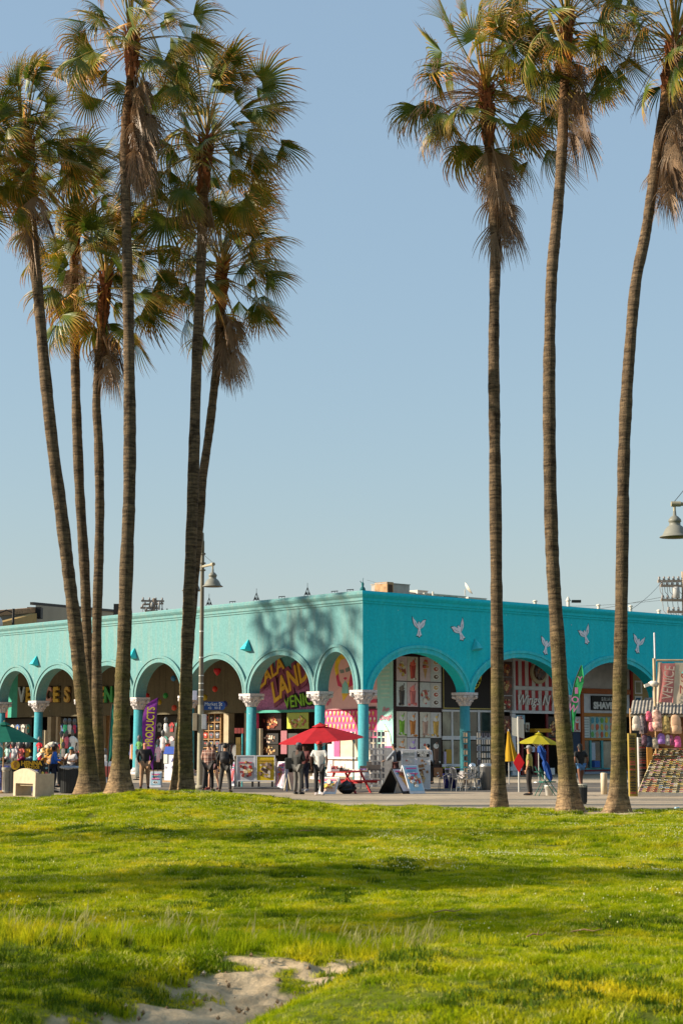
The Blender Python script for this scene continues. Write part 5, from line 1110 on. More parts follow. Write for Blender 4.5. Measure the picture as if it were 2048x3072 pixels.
# ---------------- people ----------------
def skin_mesh(P, E, rad, sub=1):
    me = bpy.data.meshes.new('s'); me.from_pydata([tuple(p) for p in P], E, []); o = bpy.data.objects.new('s', me); col.objects.link(o)
    o.modifiers.new('sk', 'SKIN').use_smooth_shade = True
    if not me.skin_vertices: me.attributes
    bpy.context.view_layer.objects.active = o
    if not me.skin_vertices: bpy.ops.mesh.customdata_skin_add()
    for i, r in enumerate(rad): me.skin_vertices[0].data[i].radius = (r, r); me.skin_vertices[0].data[i].use_root = (i == 0)
    ss = o.modifiers.new('ss', 'SUBSURF'); ss.levels = sub; ss.render_levels = sub
    bpy.context.view_layer.update()
    r = bpy.data.meshes.new_from_object(o.evaluated_get(bpy.context.evaluated_depsgraph_get()))
    bpy.data.objects.remove(o); bpy.data.meshes.remove(me); return r
def join_mb(me, mb):
    V = [tuple(v.co) for v in me.vertices]; F = [tuple(p.vertices) for p in me.polygons]; o = len(V)
    n = bpy.data.meshes.new('body'); n.from_pydata(V + mb.v, [], F + [tuple(i+o for i in f) for f in mb.f]); n.polygons.foreach_set('use_smooth', [True]*len(n.polygons)); return n
SK = {'light': (.50, .27, .17), 'tan': (.38, .19, .10), 'brown': (.16, .07, .04), 'dark': (.07, .032, .02), 'red': (.50, .20, .13)}
def person(label, x, y, yaw, h=1.75, skin='tan', hair=(.02, .012, .01), hairlen=0, top=(.02, .02, .02), sleeves=1.0, bottom=(.02, .02, .02), legs=1.0, shoes=(.02, .02, .02),
           arms='down', stance='stand', lean=0.0, hat=None, girth=1.0, topmat=None, long=0.0, pack=False, zb=0.0, nod=0.0, seated=False, topmat2=None):
    t = thing('person', label, 'person', (x, y, zb), yaw); k = h/1.75
    J = {}
    J['pel'] = (0, 0, .96); J['wai'] = (0, lean*.12, 1.12); J['che'] = (0, lean*.26, 1.32); J['nek'] = (0, lean*.36, 1.50); J['hd1'] = (0, lean*.40 + .02 + nod*.3, 1.565); J['hd2'] = (0, lean*.44 + .015 + nod, 1.645 - nod*.3); J['hd3'] = (0, lean*.46 + nod*1.1, 1.705 - nod*.5)
    for s, c in ((1, 'R'), (-1, 'L')):
        b = lean*.32
        J['sh'+c] = (s*.185, b, 1.425)
        a = arms if isinstance(arms, str) else arms[0 if s > 0 else 1]
        el, wr = {'down': ((.245, -.02, 1.15), (.255, .06, .90)), 'hold': ((.24, .0, 1.15), (.12, .26, 1.17)), 'phone': ((.23, .03, 1.14), (.07, .24, 1.28)), 'pocket': ((.27, -.06, 1.16), (.21, .08, .97)), 'reach': ((.24, .18, 1.20), (.16, .40, 1.08)), 'up': ((.24, .16, 1.22), (.06, .26, 1.42)), 'back': ((.27, -.10, 1.17), (.24, -.02, .93))}[a]
        J['el'+c] = (s*el[0], el[1] + b, el[2]); J['wr'+c] = (s*wr[0], wr[1] + b, wr[2])
        if seated: J['hp'+c] = (s*.10, .02, .95); J['kn'+c] = (s*.15, .43, .93); J['an'+c] = (s*.14, .42, .52); J['to'+c] = (s*.15, .55, .47)
        else:
            st = {'stand': (0, 0, 0), 'wide': (.09, 0, 0), 'step': (0, .20*s, .20*s), 'contra': (.03, .05*s, .0)}[stance]
            J['hp'+c] = (s*.09, 0, .92); J['kn'+c] = (s*(.10+st[0]*.6), .03 + st[1]*.6, .50); J['an'+c] = (s*(.105+st[0]), -.03 + st[1], .085); J['to'+c] = (s*(.13+st[0]), .11 + st[1], .035)
    J = {n: Vector(p)*k for n, p in J.items()}
    def mesh(names, edges, rads, sub=1):
        idx = {n: i for i, n in enumerate(names)}; me = skin_mesh([J[n] for n in names], [(idx[a], idx[b]) for a, b in edges], [r*k for r in rads], sub)
        return me
    def flat(me, f=.78, zlo=.90, zhi=1.47, wx=1.0):
        for v in me.vertices:
            z = v.co.z/k
            if zlo < z < zhi and abs(v.co.x) < .24*k:
                cy = lean*.3*(z-.96)/.5*k if lean else 0; v.co.y = cy + (v.co.y - cy)*f; v.co.x *= wx
    N = ['pel', 'wai', 'che', 'nek', 'hd1', 'hd2', 'hd3', 'shR', 'elR', 'wrR', 'shL', 'elL', 'wrL', 'hpR', 'knR', 'anR', 'toR', 'hpL', 'knL', 'anL', 'toL']
    E = [('pel', 'wai'), ('wai', 'che'), ('che', 'nek'), ('nek', 'hd1'), ('hd1', 'hd2'), ('hd2', 'hd3')] + [e for c in 'RL' for e in (('che', 'sh'+c), ('sh'+c, 'el'+c), ('el'+c, 'wr'+c), ('pel', 'hp'+c), ('hp'+c, 'kn'+c), ('kn'+c, 'an'+c), ('an'+c, 'to'+c))]
    rr = [.125, .115, .125, .058, .068, .088, .066] + [.062, .042, .028]*2 + [.085, .056, .04, .035]*2
    body = mesh(N, E, rr); flat(body); ex = MB()
    for c, s in (('R', 1), ('L', -1)):     # hands: palm and five fingers
        w = J['wr'+c]; d = (w - J['el'+c]).normalized(); u = Vector((0, 1, 0)) if abs(d.y) < .7 else Vector((0, 0, 1)); sx = d.cross(u).normalized()*s; fy = sx.cross(d).normalized()
        if fy.y < 0: fy = -fy
        pw = w + d*.05*k; ex.tube([w - d*.01, w + d*.03*k, w + d*.085*k], [.026*k, .034*k, .028*k], 8)
        for i, (off, ln) in enumerate(((-.028, .062), (-.010, .075), (.010, .07), (.027, .055))):
            a = w + d*.075*k + fy*off*k; cu = -sx*.5; b = a + (d + cu*.35).normalized()*ln*.55*k; e = b + (d + cu*1.1).normalized()*ln*.5*k; ex.tube([a, b, e], [.0095*k, .009*k, .006*k], 5)
        a = w + d*.03*k + fy*.03*k; b = a + (fy + d*.8).normalized()*.035*k; ex.tube([a, b, b + (d + fy*.3)*.025*k], [.012*k, .011*k, .007*k], 5)
    hd = J['hd2']; fwd = Vector((0, 1, 0)); ex.add([hd + Vector((-.014, .078, -.02))*k, hd + Vector((.014, .078, -.02))*k, hd + Vector((0, .108, -.022))*k, hd + Vector((0, .082, .02))*k], [(0, 1, 2), (0, 2, 3), (2, 1, 3), (0, 3, 1)])
    for s in (1, -1): ex.ball(hd + Vector((s*.086, -.0, -.01))*k, .024*k, 6, sx=.4)
    body = join_mb(body, ex); body.materials.append(K(*SK[skin])); bo = bpy.data.objects.new('body', body); col.objects.link(bo); bo.parent = t
    for s in (1, -1): MB().ball(hd + Vector((s*.030, .077, .006))*k, .011*k, 6).build('eye', K(.02, .015, .01), t)
    MB().ball(hd + Vector((0, .078, -.047))*k, .018*k, 6, sy=.4, sz=.35).build('mouth', K(.35, .10, .08), t)
    g = girth
    # trousers or shorts
    def mixp(a, b, f): return J[a].lerp(J[b], f)
    if legs >= .99:
        Nn = ['pel', 'hpR', 'knR', 'anR', 'hpL', 'knL', 'anL']; me = mesh(Nn, [('pel', 'hpR'), ('hpR', 'knR'), ('knR', 'anR'), ('pel', 'hpL'), ('hpL', 'knL'), ('knL', 'anL')], [.142*g, .108*g, .078, .066, .108*g, .078, .066])
    else:
        for c in 'RL': J['sk'+c] = mixp('hp'+c, 'kn'+c, legs*2)
        me = mesh(['pel', 'hpR', 'skR', 'hpL', 'skL'], [('pel', 'hpR'), ('hpR', 'skR'), ('pel', 'hpL'), ('hpL', 'skL')], [.145*g, .112*g, .095, .112*g, .095])
    flat(me, .82, .8, 1.1); me.materials.append(topmat2 or K(*bottom)); o = bpy.data.objects.new('trousers' if legs > .9 else 'shorts', me); col.objects.link(o); o.parent = t
    # top
    J['hem'] = J['pel'] + Vector((0, 0, -.11 - long))*k; J['nb'] = J['che'].lerp(J['nek'], .72); Nn = ['wai', 'hem', 'che', 'nb']; Ee = [('wai', 'hem'), ('wai', 'che'), ('che', 'nb')]; Rr = [.146*g, .150*g, .150*g, .066]
    for c in 'RL':
        Nn.append('sh'+c); Ee.append(('che', 'sh'+c)); Rr.append(.080)
        if sleeves > .6: Nn += ['el'+c, 'wr'+c]; Ee += [('sh'+c, 'el'+c), ('el'+c, 'wr'+c)]; Rr += [.062, .044]
        else: J['sl'+c] = mixp('sh'+c, 'el'+c, .75); Nn.append('sl'+c); Ee.append(('sh'+c, 'sl'+c)); Rr.append(.072)
    me = mesh(Nn, Ee, Rr); flat(me, .80, .80, 1.46); me.materials.append(topmat or K(*top)); o = bpy.data.objects.new('shirt', me); col.objects.link(o); o.parent = t
    for c in 'RL':
        a = J['an'+c]; q = J['to'+c]; d = (q-a); mb = MB(); mb.tube([a + Vector((0, -.05, -.02))*k, a + Vector((0, .03, -.03))*k, q + Vector((0, .02, .002))*k, q + Vector((0, .09, -.004))*k], [.042*k, .05*k, .044*k, .024*k], 8); mb.v = [(v[0], v[1], max(v[2], .004) if not seated else v[2]) for v in mb.v]; mb.build('shoe', K(*shoes), t)
    if hair:
        mb = MB(); mb.ball(hd + Vector((0, -.022, .022))*k, .098*k, 10, sz=1.02)
        if hairlen > 0: mb.tube([hd + Vector((0, -.04, .02))*k, hd + Vector((0, -.07, -.08))*k, hd + Vector((0, -.08, -.08 - hairlen))*k], [.09*k, .085*k, .04*k], 8)
        mb.build('hair', K(*hair, rough=.6), t)
    if hat:
        mb = MB(); mb.lathe([(.102*k, 0), (.104*k, .03*k), (.09*k, .075*k), (.05*k, .10*k), (0, .106*k)], hd + Vector((0, -.01, .03))*k, 12); 
        if hat[1]: mb.add([hd + Vector(p)*k for p in ((-.07, .07, .035), (.07, .07, .035), (.05, .17, .02), (-.05, .17, .02), (-.07, .07, .045), (.07, .07, .045), (.05, .17, .028), (-.05, .17, .028))], [(0, 1, 2, 3), (7, 6, 5, 4), (0, 3, 7, 4), (1, 5, 6, 2), (2, 6, 7, 3)])
        mb.build('cap', K(*hat[0]), t)
    if pack:
        mb = MB(); mb.lathe([(.05, -.22), (.15, -.2), (.165, -.05), (.15, .14), (.06, .2), (0, .21)], J['che'] + Vector((0, -.17, -.05)), 12, sy=.55); b = mb.build('backpack', K(.015, .015, .018), t)
        mb = MB(); mb.lathe([(.03, -.10), (.10, -.09), (.105, .02), (.05, .05)], J['che'] + Vector((0, -.25, -.08)), 10, sy=.4); mb.build('pocket', K(.03, .03, .035), b)
    return t
def plaid():
    m, nt, b = new_mat('plaid_flannel'); tc = nt.nodes.new('ShaderNodeTexCoord'); mp = nt.nodes.new('ShaderNodeMapping'); nt.links.new(tc.outputs['Object'], mp.inputs[0]); sx = nt.nodes.new('ShaderNodeSeparateXYZ'); nt.links.new(mp.outputs[0], sx.inputs[0])
    def band(sock, f):
        a = nt.nodes.new('ShaderNodeMath'); a.operation = 'MULTIPLY'; nt.links.new(sock, a.inputs[0]); a.inputs[1].default_value = f
        c = nt.nodes.new('ShaderNodeMath'); c.operation = 'FRACT'; nt.links.new(a.outputs[0], c.inputs[0]); return ramp(nt, c.outputs[0], [(0, (.95, .85, .75)), (.16, (.95, .85, .75)), (.2, (.30, .14, .10)), (.45, (.30, .14, .10)), (.5, (.75, .45, .35)), (.6, (.12, .08, .08)), (.95, (.22, .12, .10))]).outputs[0]
    c = mixc(nt, band(sx.outputs[0], 7.5), band(sx.outputs[2], 6.5), .5); c = mixc(nt, c, (.62, .5, .45), 1, 'MULTIPLY'); nt.links.new(c, b.inputs['Base Color']); b.inputs['Roughness'].default_value = .9; return m
def pp(px, py): g = gp(px, py); return g.x, g.y
def hgt(px, ytop, ybase): g = gp(px, ybase); return at(px, ytop, g.y).z
person('person in a bright blue jacket and dark trousers facing right beside the black bin', *pp(160, 2378), R(-75), 1.72, 'brown', (.02, .01, .01), .06, (.02, .11, .48), 1, (.008, .012, .03), 1, (.05, .05, .05), 'hold', 'stand', .1, girth=1.15, long=.06)
person('person with long dark hair in a white top seated with raised arms by the stall', *pp(213, 2366), R(165), 1.6, 'tan', (.015, .01, .01), .16, (.62, .58, .55), .4, (.05, .05, .06), 1, (.03, .03, .03), ('up', 'hold'), 'stand', 0, hat=((.05, .30, .33), False), seated=True, zb=-.02)
person('person in a dark brown top bending behind the one in blue', *pp(176, 2362), R(100), 1.66, 'tan', (.05, .02, .01), .05, (.015, .012, .012), 1, (.02, .02, .02), 1, (.02, .02, .02), 'hold', 'stand', .3)
person('balding person seen from behind in a black jacket and tan trousers near the purple flag', *pp(434, 2366), R(8), 1.80, 'red', None, 0, (.015, .013, .012), 1, (.30, .17, .09), 1, (.02, .015, .012), 'pocket', 'contra', .08, girth=1.18, long=.03)
person('person with short grey hair in a brown plaid shirt beside the lamp post', *pp(624, 2374), R(-12), 1.78, 'light', (.16, .11, .08), 0, (.2, .1, .1), 1, (.012, .012, .015), 1, (.02, .02, .02), 'hold', 'step', .08, girth=1.1, topmat=plaid(), long=.12)
person('person with curly dark hair and bare legs facing the camera in a black top', *pp(641, 2369), R(150), 1.68, 'light', (.05, .022, .012), .07, (.012, .012, .014), 1, (.07, .03, .03), .22, (.25, .04, .03), 'hold', 'step', .06)
person('person in all black with a small black backpack seen from behind', *pp(675, 2378), R(-8), 1.74, 'tan', (.008, .008, .008), 0, (.012, .012, .014), 1, (.03, .028, .026), 1, (.012, .012, .012), 'back', 'wide', 0, pack=True)
person('person in a black hoodie and grey trousers looking down at a phone', *pp(893, 2383), R(-35), 1.76, 'dark', (.02, .018, .02), .04, (.018, .018, .016), 1, (.10, .095, .085), 1, (.03, .03, .03), 'phone', 'stand', .06, hat=((.08, .085, .10), False), girth=1.05, nod=.02)
person('person in dark red and navy standing half hidden behind the one in the hoodie', *pp(913, 2374), R(150), 1.74, 'dark', (.01, .01, .01), 0, (.09, .02, .02), 1, (.012, .014, .03), 1, (.4, .4, .4), 'hold', 'stand', 0)
person('person in a long white T-shirt, black trousers and red cap seen from behind', *pp(957, 2386), R(-6), 1.80, 'dark', None, 0, (.62, .59, .54), .4, (.010, .010, .012), 1, (.7, .62, .6), 'back', 'stand', 0, hat=((.55, .015, .015), False), girth=1.08, long=.12)
person('person in a checked grey shirt and dark bag walking left behind the A-frame signs', *pp(1186, 2362), R(80), 1.72, 'tan', (.015, .012, .012), 0, (.22, .24, .27), 1, (.06, .02, .02), 1, (.02, .02, .02), 'reach', 'step', .12, pack=True)
person('vendor with black hair in a white shirt leaning over behind the white poster board', *pp(1292, 2352), R(65), 1.70, 'light', (.01, .01, .01), 0, (.60, .60, .62), 1, (.012, .012, .012), 1, (.02, .02, .02), 'reach', 'stand', .25, nod=.03)
person('older person in a grey cap and olive shirt facing left by the red diamond sign', *pp(1588, 2386), R(72), 1.66, 'tan', (.12, .10, .09), .03, (.26, .23, .05), .4, (.012, .012, .012), 1, (.012, .012, .012), 'down', 'stand', 0, hat=((.22, .22, .22), True), girth=1.12, long=.04)
person('person in a black top and denim shorts half hidden behind the pocked palm trunk', *pp(1742, 2372), R(20), 1.72, 'brown', (.01, .01, .01), .12, (.010, .010, .010), .6, (.07, .17, .33), .22, (.03, .03, .03), 'back', 'step', .1)
# ---------------- mannequins with clothes ----------------
def shirt_mb(w, h, sleeve=True):
    mb = MB(); prof = [(w*.40, -h/2), (w*.42, -h*.2), (w*.45, h*.15), (w*.44, h*.32), (w*.28, h*.44), (w*.14, h*.5)]
    mb.lathe(prof, (0, 0, 0), 12, sy=.5)
    if sleeve:
        for s in (1, -1): mb.tube([(s*w*.32, 0, h*.36), (s*w*.52, 0, h*.24), (s*w*.60, 0, h*.05)], [w*.13, w*.15, w*.15], 8)
    return mb
def dress_form(label, px, ytop, ybot, wpx, c, Y, head=True, stand=True, sleeve=True, group='clothes on dress forms outside the shops', post_to=0.0):
    p = at(px, (ytop+ybot)/2, Y); h = at(px, ytop, Y).z - at(px, ybot, Y).z; w = wpx/5077*Y
    t = thing('dress_form', label, 'mannequin', (p.x, p.y, post_to), R(-20), group); zc = p.z - post_to
    mb = shirt_mb(w, h, sleeve); mb.v = [(v[0], v[1], v[2] + zc) for v in mb.v]; s = mb.build('shirt', K(*c), t)
    m2 = MB(); m2.disc(0, zc + h*.05, w*.15, -w*.24, -w*.2, 7, jit=.3, rg=random.Random(int(px))); m2.build('shirt_print', K(*(min(1, v*.6+.15) for v in c)), s)
    mb = MB(); mb.lathe([(.05, zc + h*.42), (.05, zc + h*.54), (.085, zc + h*.60), (.10, zc + h*.60+.12), (.05, zc + h*.6+.22), (0, zc+h*.6+.23)], (0, 0, 0), 10) if head else mb.lathe([(.05, zc + h*.42), (.04, zc + h*.56)], (0, 0, 0), 8)
    mb.build('neck', M_black if not head else mat('form_grey', (.10, .10, .10), .4), t)
    if stand: mb = MB(); mb.tube([(0, 0, 0), (0, 0, zc - h*.4)], .02, 6); mb.lathe([(.2, 0), (.18, .03), (.03, .05)], (0, 0, 0), 12); mb.build('stand', M_black, t)
    return t
A = 63.0
for px, y0, y1, w, c, lb in ((24, 2243, 2273, 15, (.42, .62, .54), 'mint green shirt on a dress form leftmost behind the henna stall'), (41, 2242, 2275, 22, (.66, .62, .62), 'white shirt on a dress form between the mint and coral ones'), (62, 2242, 2274, 23, (.60, .13, .10), 'coral shirt on a dress form behind the henna sign'), (83, 2243, 2273, 17, (.62, .30, .02), 'mustard shirt on a dress form beside the teal column')):
    dress_form(lb, px, y0, y1, w, c, A)
B = 82.0
for px, y0, y1, w, c, lb, sl in ((196, 2172, 2200, 14, (.05, .45, .20), 'green tank top high on the display beside the leaning palm', False), (209, 2172, 2202, 16, (.62, .56, .50), 'cream tank top high on the display beside the leaning palm', False), (224, 2173, 2200, 12, (.45, .03, .07), 'crimson tank top high on the display against the trunk', False), (200, 2208, 2245, 17, (.62, .12, .16), 'pink red sleeveless top in the middle of the display', False), (218, 2207, 2252, 24, (.72, .68, .62), 'large white T-shirt in the middle of the display', True), (185, 2210, 2246, 8, (.6, .58, .2), 'narrow yellow and white top at the left of the display', False), (190, 2243, 2272, 15, (.60, .50, .42), 'cream patterned top on the lowest row', False), (210, 2243, 2268, 17, (.12, .35, .40), 'teal and white patterned top on the lowest row', False)):
    dress_form(lb, px, y0, y1, w, c, B, sleeve=sl, stand=y1 > 2240)
for px, y0, y1, w, c, lb, sl, Y_ in ((119, 2226, 2256, 16, (.50, .01, .02), 'red shirt hanging right of the teal column', True, 84), (120, 2258, 2284, 14, (.48, .01, .03), 'lower red shirt with white print right of the teal column', False, 84), (418, 2222, 2258, 17, (.10, .28, .08), 'green and white patterned shirt left of the purple flag', True, 84), (412, 2268, 2330, 15, (.55, .58, .52), 'long pale dress behind the person in the black jacket', False, 80), (498, 2168, 2200, 16, (.66, .64, .62), 'white torso with ears highest above the clothes display', False, 86), (489, 2208, 2252, 20, (.66, .55, .52), 'white T-shirt with pink print right of the purple flag', True, 84), (475, 2236, 2286, 15, (.64, .40, .45), 'pink and white striped top right of the purple flag', True, 80), (316, 2262, 2288, 14, (.6, .6, .6), 'white top glimpsed between the palm trunks', False, 80)):
    dress_form(lb, px, y0, y1, w, c, Y_, sleeve=sl, stand=y1 > 2240)
# hat stand with cream and orange hats
p = gp(147, 2368); t = thing('hat_rack', 'round rack heaped with cream and orange sun hats behind the one in blue', 'rack', (p.x, p.y, 0)); mb = MB(); mb.tube([(0, 0, 0), (0, 0, 1.75)], .03, 8); mb.lathe([(.35, 0), (.3, .04), (.03, .06)], (0, 0, 0), 12); mb.build('post', M_black, t)
rg = random.Random(4)
for i in range(26):
    j = i // 7; a = rg.uniform(0, 6.28); r = [.42, .36, .28, .2][j]; z = 1.05 + j*.20 + rg.uniform(-.04, .04); mb = MB(); mb.lathe([(.17, 0), (.16, .012), (.09, .02), (.085, .08), (.05, .12), (0, .125)], (0, 0, 0), 10); mb.xf(Matrix.Translation((r*math.cos(a), r*math.sin(a), z)) @ Matrix.Rotation(rg.uniform(.3, .9), 4, Vector((-math.sin(a), math.cos(a), 0)))); mb.build('hat', K(*rg.choice([(.55, .48, .38), (.60, .56, .48), (.45, .22, .04), (.5, .3, .1), (.3, .2, .12)])), t)
# ---------------- umbrellas ----------------
def umbrella(label, ax, ay, Y, rad, drop, m, hub_z=None, tiltx=0.0, tilty=0.0, n=8, pole_m=None, flap=True, pole_dx=0.0, squareish=False):
    top = at(ax, ay, Y); t = thing('market_umbrella', label, 'umbrella', (top.x + pole_dx, top.y, 0)); M = Matrix.Translation((-pole_dx, 0, top.z)) @ Matrix.Rotation(tilty, 4, 'Y') @ Matrix.Rotation(tiltx, 4, 'X')
    mb = MB(); V = [(0, 0, 0)]; F = []; rings = 4
    for r_ in range(1, rings+1):
        f = r_/rings
        for k in range(n*4):
            a = 2*math.pi*k/(n*4) + math.pi/n; e = (k % 4)/4; sag = 1 - .06*math.sin(math.pi*e)*f; rr = rad*f*(1 - .045*math.sin(math.pi*e))
            V.append((rr*math.cos(a), rr*math.sin(a), -drop*(f**1.15) + .05*math.sin(math.pi*e)*f*-.6))
    nn = n*4
    for k in range(nn): F.append((0, 1+k, 1+(k+1) % nn))
    for r_ in range(rings-1):
        for k in range(nn): F.append((1+r_*nn+k, 1+(r_+1)*nn+k, 1+(r_+1)*nn+(k+1) % nn, 1+r_*nn+(k+1) % nn))
    mb.add(V, F); mb.xf(M); mb.build('canopy', m, t)
    if flap:
        mb = MB(); V = [(0, 0, .10)] + [(rad*.20*math.cos(2*math.pi*k/n + math.pi/n), rad*.20*math.sin(2*math.pi*k/n + math.pi/n), -drop*.12+.03) for k in range(n)]; mb.add(V, [(0, 1+k, 1+(k+1) % n) for k in range(n)]); mb.xf(M); mb.build('vent_flap', m, t)
    for k in range(n):
        a = 2*math.pi*k/n + math.pi/n; mb = MB(); mb.beam((0, 0, -.06), (rad*.98*math.cos(a), rad*.98*math.sin(a), -drop - .02), .02); mb.xf(M); mb.build('rib', pole_m or M_wood, t)
        mb = MB(); mb.beam((0, 0, -drop - .25), (rad*.5*math.cos(a), rad*.5*math.sin(a), -drop*.5 - .03), .015); mb.xf(M); mb.build('strut', M_chrome, t)
    mb = MB(); top_l = M @ Vector((0, 0, .12)); mid = M @ Vector((0, 0, -drop - .3)); mb.tube([(mid.x, mid.y, 0), mid, top_l], .024, 8); mb.lathe([(.28, 0), (.28, .06), (.05, .1)], (mid.x, mid.y, 0), 12); mb.build('pole', pole_m or M_wood, t)
    return t
def cloth(n, c): return mat(n, c, .8, var=.1, scale=5, trans=.3)
umbrella('dark green market umbrella cut by the left edge, above the henna stall', 14, 2172, 60, 1.32, .62, cloth('green_canvas', (.005, .13, .085)), n=8)
umbrella('wide red umbrella tilted over the red picnic table', 960, 2176, 63.5, 1.68, .55, cloth('red_canvas', (.48, .015, .022)), tilty=R(-4.5), pole_m=M_black, tiltx=R(3), pole_dx=.0)
umbrella('open yellow umbrella in front of the wings shop', 1615, 2202, 74, .98, .42, cloth('yellow_canvas', (.42, .36, .015)), tilty=R(2), pole_m=M_metal)
def closed_umbrella(label, px, ytop, ybot, Y, m, w):
    a = at(px, ytop, Y); z0 = at(px, ybot, Y).z; t = thing('market_umbrella', label, 'umbrella', (a.x, a.y, 0)); mb = MB(); n = 20; V = []; F = []; R_ = 8
    for r_ in range(R_):
        f = r_/(R_-1); z = a.z - (a.z - z0)*f
        for k in range(n): an = 2*math.pi*k/n; rr = w*(.15 + .85*f**1.1)*(1 + .22*math.cos(an*6)); V.append((rr*math.cos(an) + .12*f, rr*math.sin(an), z))
    for r_ in range(R_-1):
        for k in range(n): F.append((r_*n+k, (r_+1)*n+k, (r_+1)*n+(k+1) % n, r_*n+(k+1) % n))
    mb.add(V, F); mb.build('furled_canopy', m, t); MB().tube([(0, 0, 0), (0, 0, a.z+.1)], .025, 8).build('pole', M_metal, t); return t
closed_umbrella('furled golden yellow umbrella beside the palm right of the sky gap', 1524, 2194, 2284, 72, cloth('golden_canvas', (.52, .30, .01)), .26)
# ---------------- feather flags ----------------
def feather(label, pts_pole, pts_edge, Y, m, words, mt, size, rot, m_edge=None):
    b = gp(*pts_pole[0]); Y = b.y; t = thing('feather_flag', label, 'flag', tuple(b)); o = t.location
    P = [at(x, y, Y) - o for x, y in pts_pole]; Q = [at(x, y, Y) - o for x, y in pts_edge]
    Pn = spline(P[1:], 16); Qn = spline(Q, 16); V = []; F = []; cs = 6
    for i in range(16):
        for k in range(cs): f = k/(cs-1); v = Pn[i].lerp(Qn[i], f); v.y += .035*math.sin(f*5 + i*.9) * min(1, f*3); V.append(v)
    for i in range(15):
        for k in range(cs-1): F.append((i*cs+k, i*cs+k+1, (i+1)*cs+k+1, (i+1)*cs+k))
    mb = MB(); mb.add(V, F, 0, True); c = mb.build('flag_cloth', m, t); mb = MB(); mb.tube([(P[0].x, P[0].y+.0, 0)] + Pn + [Qn[-1]], [.02]*9 + [.012]*9, 6) if False else mb.tube([(P[0].x, 0, 0)] + Pn, .018, 6); mb.build('pole', M_black, t)
    for ch, px, py, s, r, w in words:
        q = at(px, py, Y) - o; text(ch, s, mt, t, TM(q.x, q.y - .075, q.z, r), .01, bold=.006, w=w)
    return t
feather('purple feather flag with yellow lettering PRODUCTS beside the third left arch', [(462, 2362), (461, 2312), (467, 2200), (472, 2130), (475, 2093)], [(459, 2312), (431, 2230), (428, 2160), (440, 2115), (473, 2093)], 0, cloth('purple_cloth', (.22, .035, .28)), [('PRODUCTS', 452, 2180, .44, R(87), 1.55)], mat('flag_yellow', (.60, .52, .03), .6), 0, 0)
feather('green feather flag mostly hidden behind the tall grey palm trunk', [(322, 2368), (324, 2290), (330, 2200), (334, 2140), (338, 2112)], [(326, 2290), (346, 2240), (352, 2180), (350, 2130), (340, 2112)], 0, cloth('sea_green_cloth', (.03, .25, .17)), [], M_blk, 0, 0)
feather('bright green and yellow feather flag curling beside the pocked palm trunk', [(1712, 2366), (1714, 2196), (1712, 2120), (1722, 2050), (1742, 1996)], [(1718, 2196), (1732, 2110), (1748, 2050), (1750, 2040), (1745, 1996)], 0, cloth('lime_cloth', (.05, .42, .12)), [('W', 1716, 2126, .40, R(-18), .34), ('O', 1723, 2100, .34, R(-12), .28), ('I', 1727, 2073, .34, 0, .12), ('Y', 1738, 2038, .28, 0, .2)], mat('flag_pink', (.62, .22, .40), .6), 0, 0)
# ---------------- posters on stands and A-frame signs ----------------
def board_stand(label, cat, name, px0, px1, ytop, ybase, panels, lean=0.0, yaw=0.0, frame_m=M_wfr, legs=True, prints=True, head=None, base_gap=.25, seed=1):
    b = gp((px0+px1)/2, ybase); Y = b.y; w = (px1-px0)/5077*Y/math.cos(yaw); H = at(px0, ytop, Y).z; t = thing(name, label, cat, (b.x, b.y, 0), yaw); n = len(panels); pw = w/n
    for i, (kind, bg) in enumerate(panels):
        x0 = -w/2 + i*pw + .01; x1 = x0 + pw - .02; M = Matrix.Rotation(-lean, 4, 'X')
        mb = MB(); e = .04
        for (a, c, d, f) in ((x0, x0+e, base_gap, H), (x1-e, x1, base_gap, H), (x0+e, x1-e, base_gap, base_gap+e), (x0+e, x1-e, H-e, H)): mb.box(a, c, -.03, .03, d, f)
        mb.xf(M); mb.build('frame', frame_m, t)
        if kind:
            o = poster(ID, (x0+e, x1-e, base_gap+e, H-e), .018, kind, seed*7+i, t, bg, 'poster', .03); o.data.transform(M)
    return t, w, H
ID = Frame((0, 0, 0), 0)
t, w, H = board_stand('double white framed stand with a red fries poster and a yellow sundae poster', 'poster stand', 'poster_stand', 708, 826, 2266, 2366, [('fr', (.50, .50, .53)), ('fk', (.62, .45, .02))], yaw=R(-3), seed=3, base_gap=.28)
for x in (-w*.42, -w*.08, w*.08, w*.42): MB().cbox((x, 0, .14), (.07, .12, .28)).build('caster_leg', M_black, t)
MB().box(-w*.55, w*.60, -.3, .3, .0, .07).build('base_plate', mat('base_grey', (.12, .12, .12)), t, bevel=.02)
for x in (-w*.54, w*.5): MB().add([(x, -.05, .07), (x + .03, .5, .07), (x+.03, .1, H*.9), (x, -.03, H*.9), (x+.05, -.05, .07), (x+.08, .5, .07)], [(0, 1, 2, 3), (5, 4, 3, 2), (0, 4, 5, 1)]).build('side_brace', K(.60, .55, .46), t)
text('STRAWBERRY FRIES', .09, K(.6, .05, .08), t, TM(-w*.25, -.03, H*.80), .006, w=w*.36) if False else None
for i in range(2): MB().box(w*(.08), w*(.42), -.03, -.015, H*.83 - i*.09, H*.87 - i*.09).build('printed_line', K(.45, .28, .03), t)
MB().box(-w*.42, -w*.1, -.03, -.015, H*.76, H*.80).build('printed_line', K(.6, .12, .15), t)
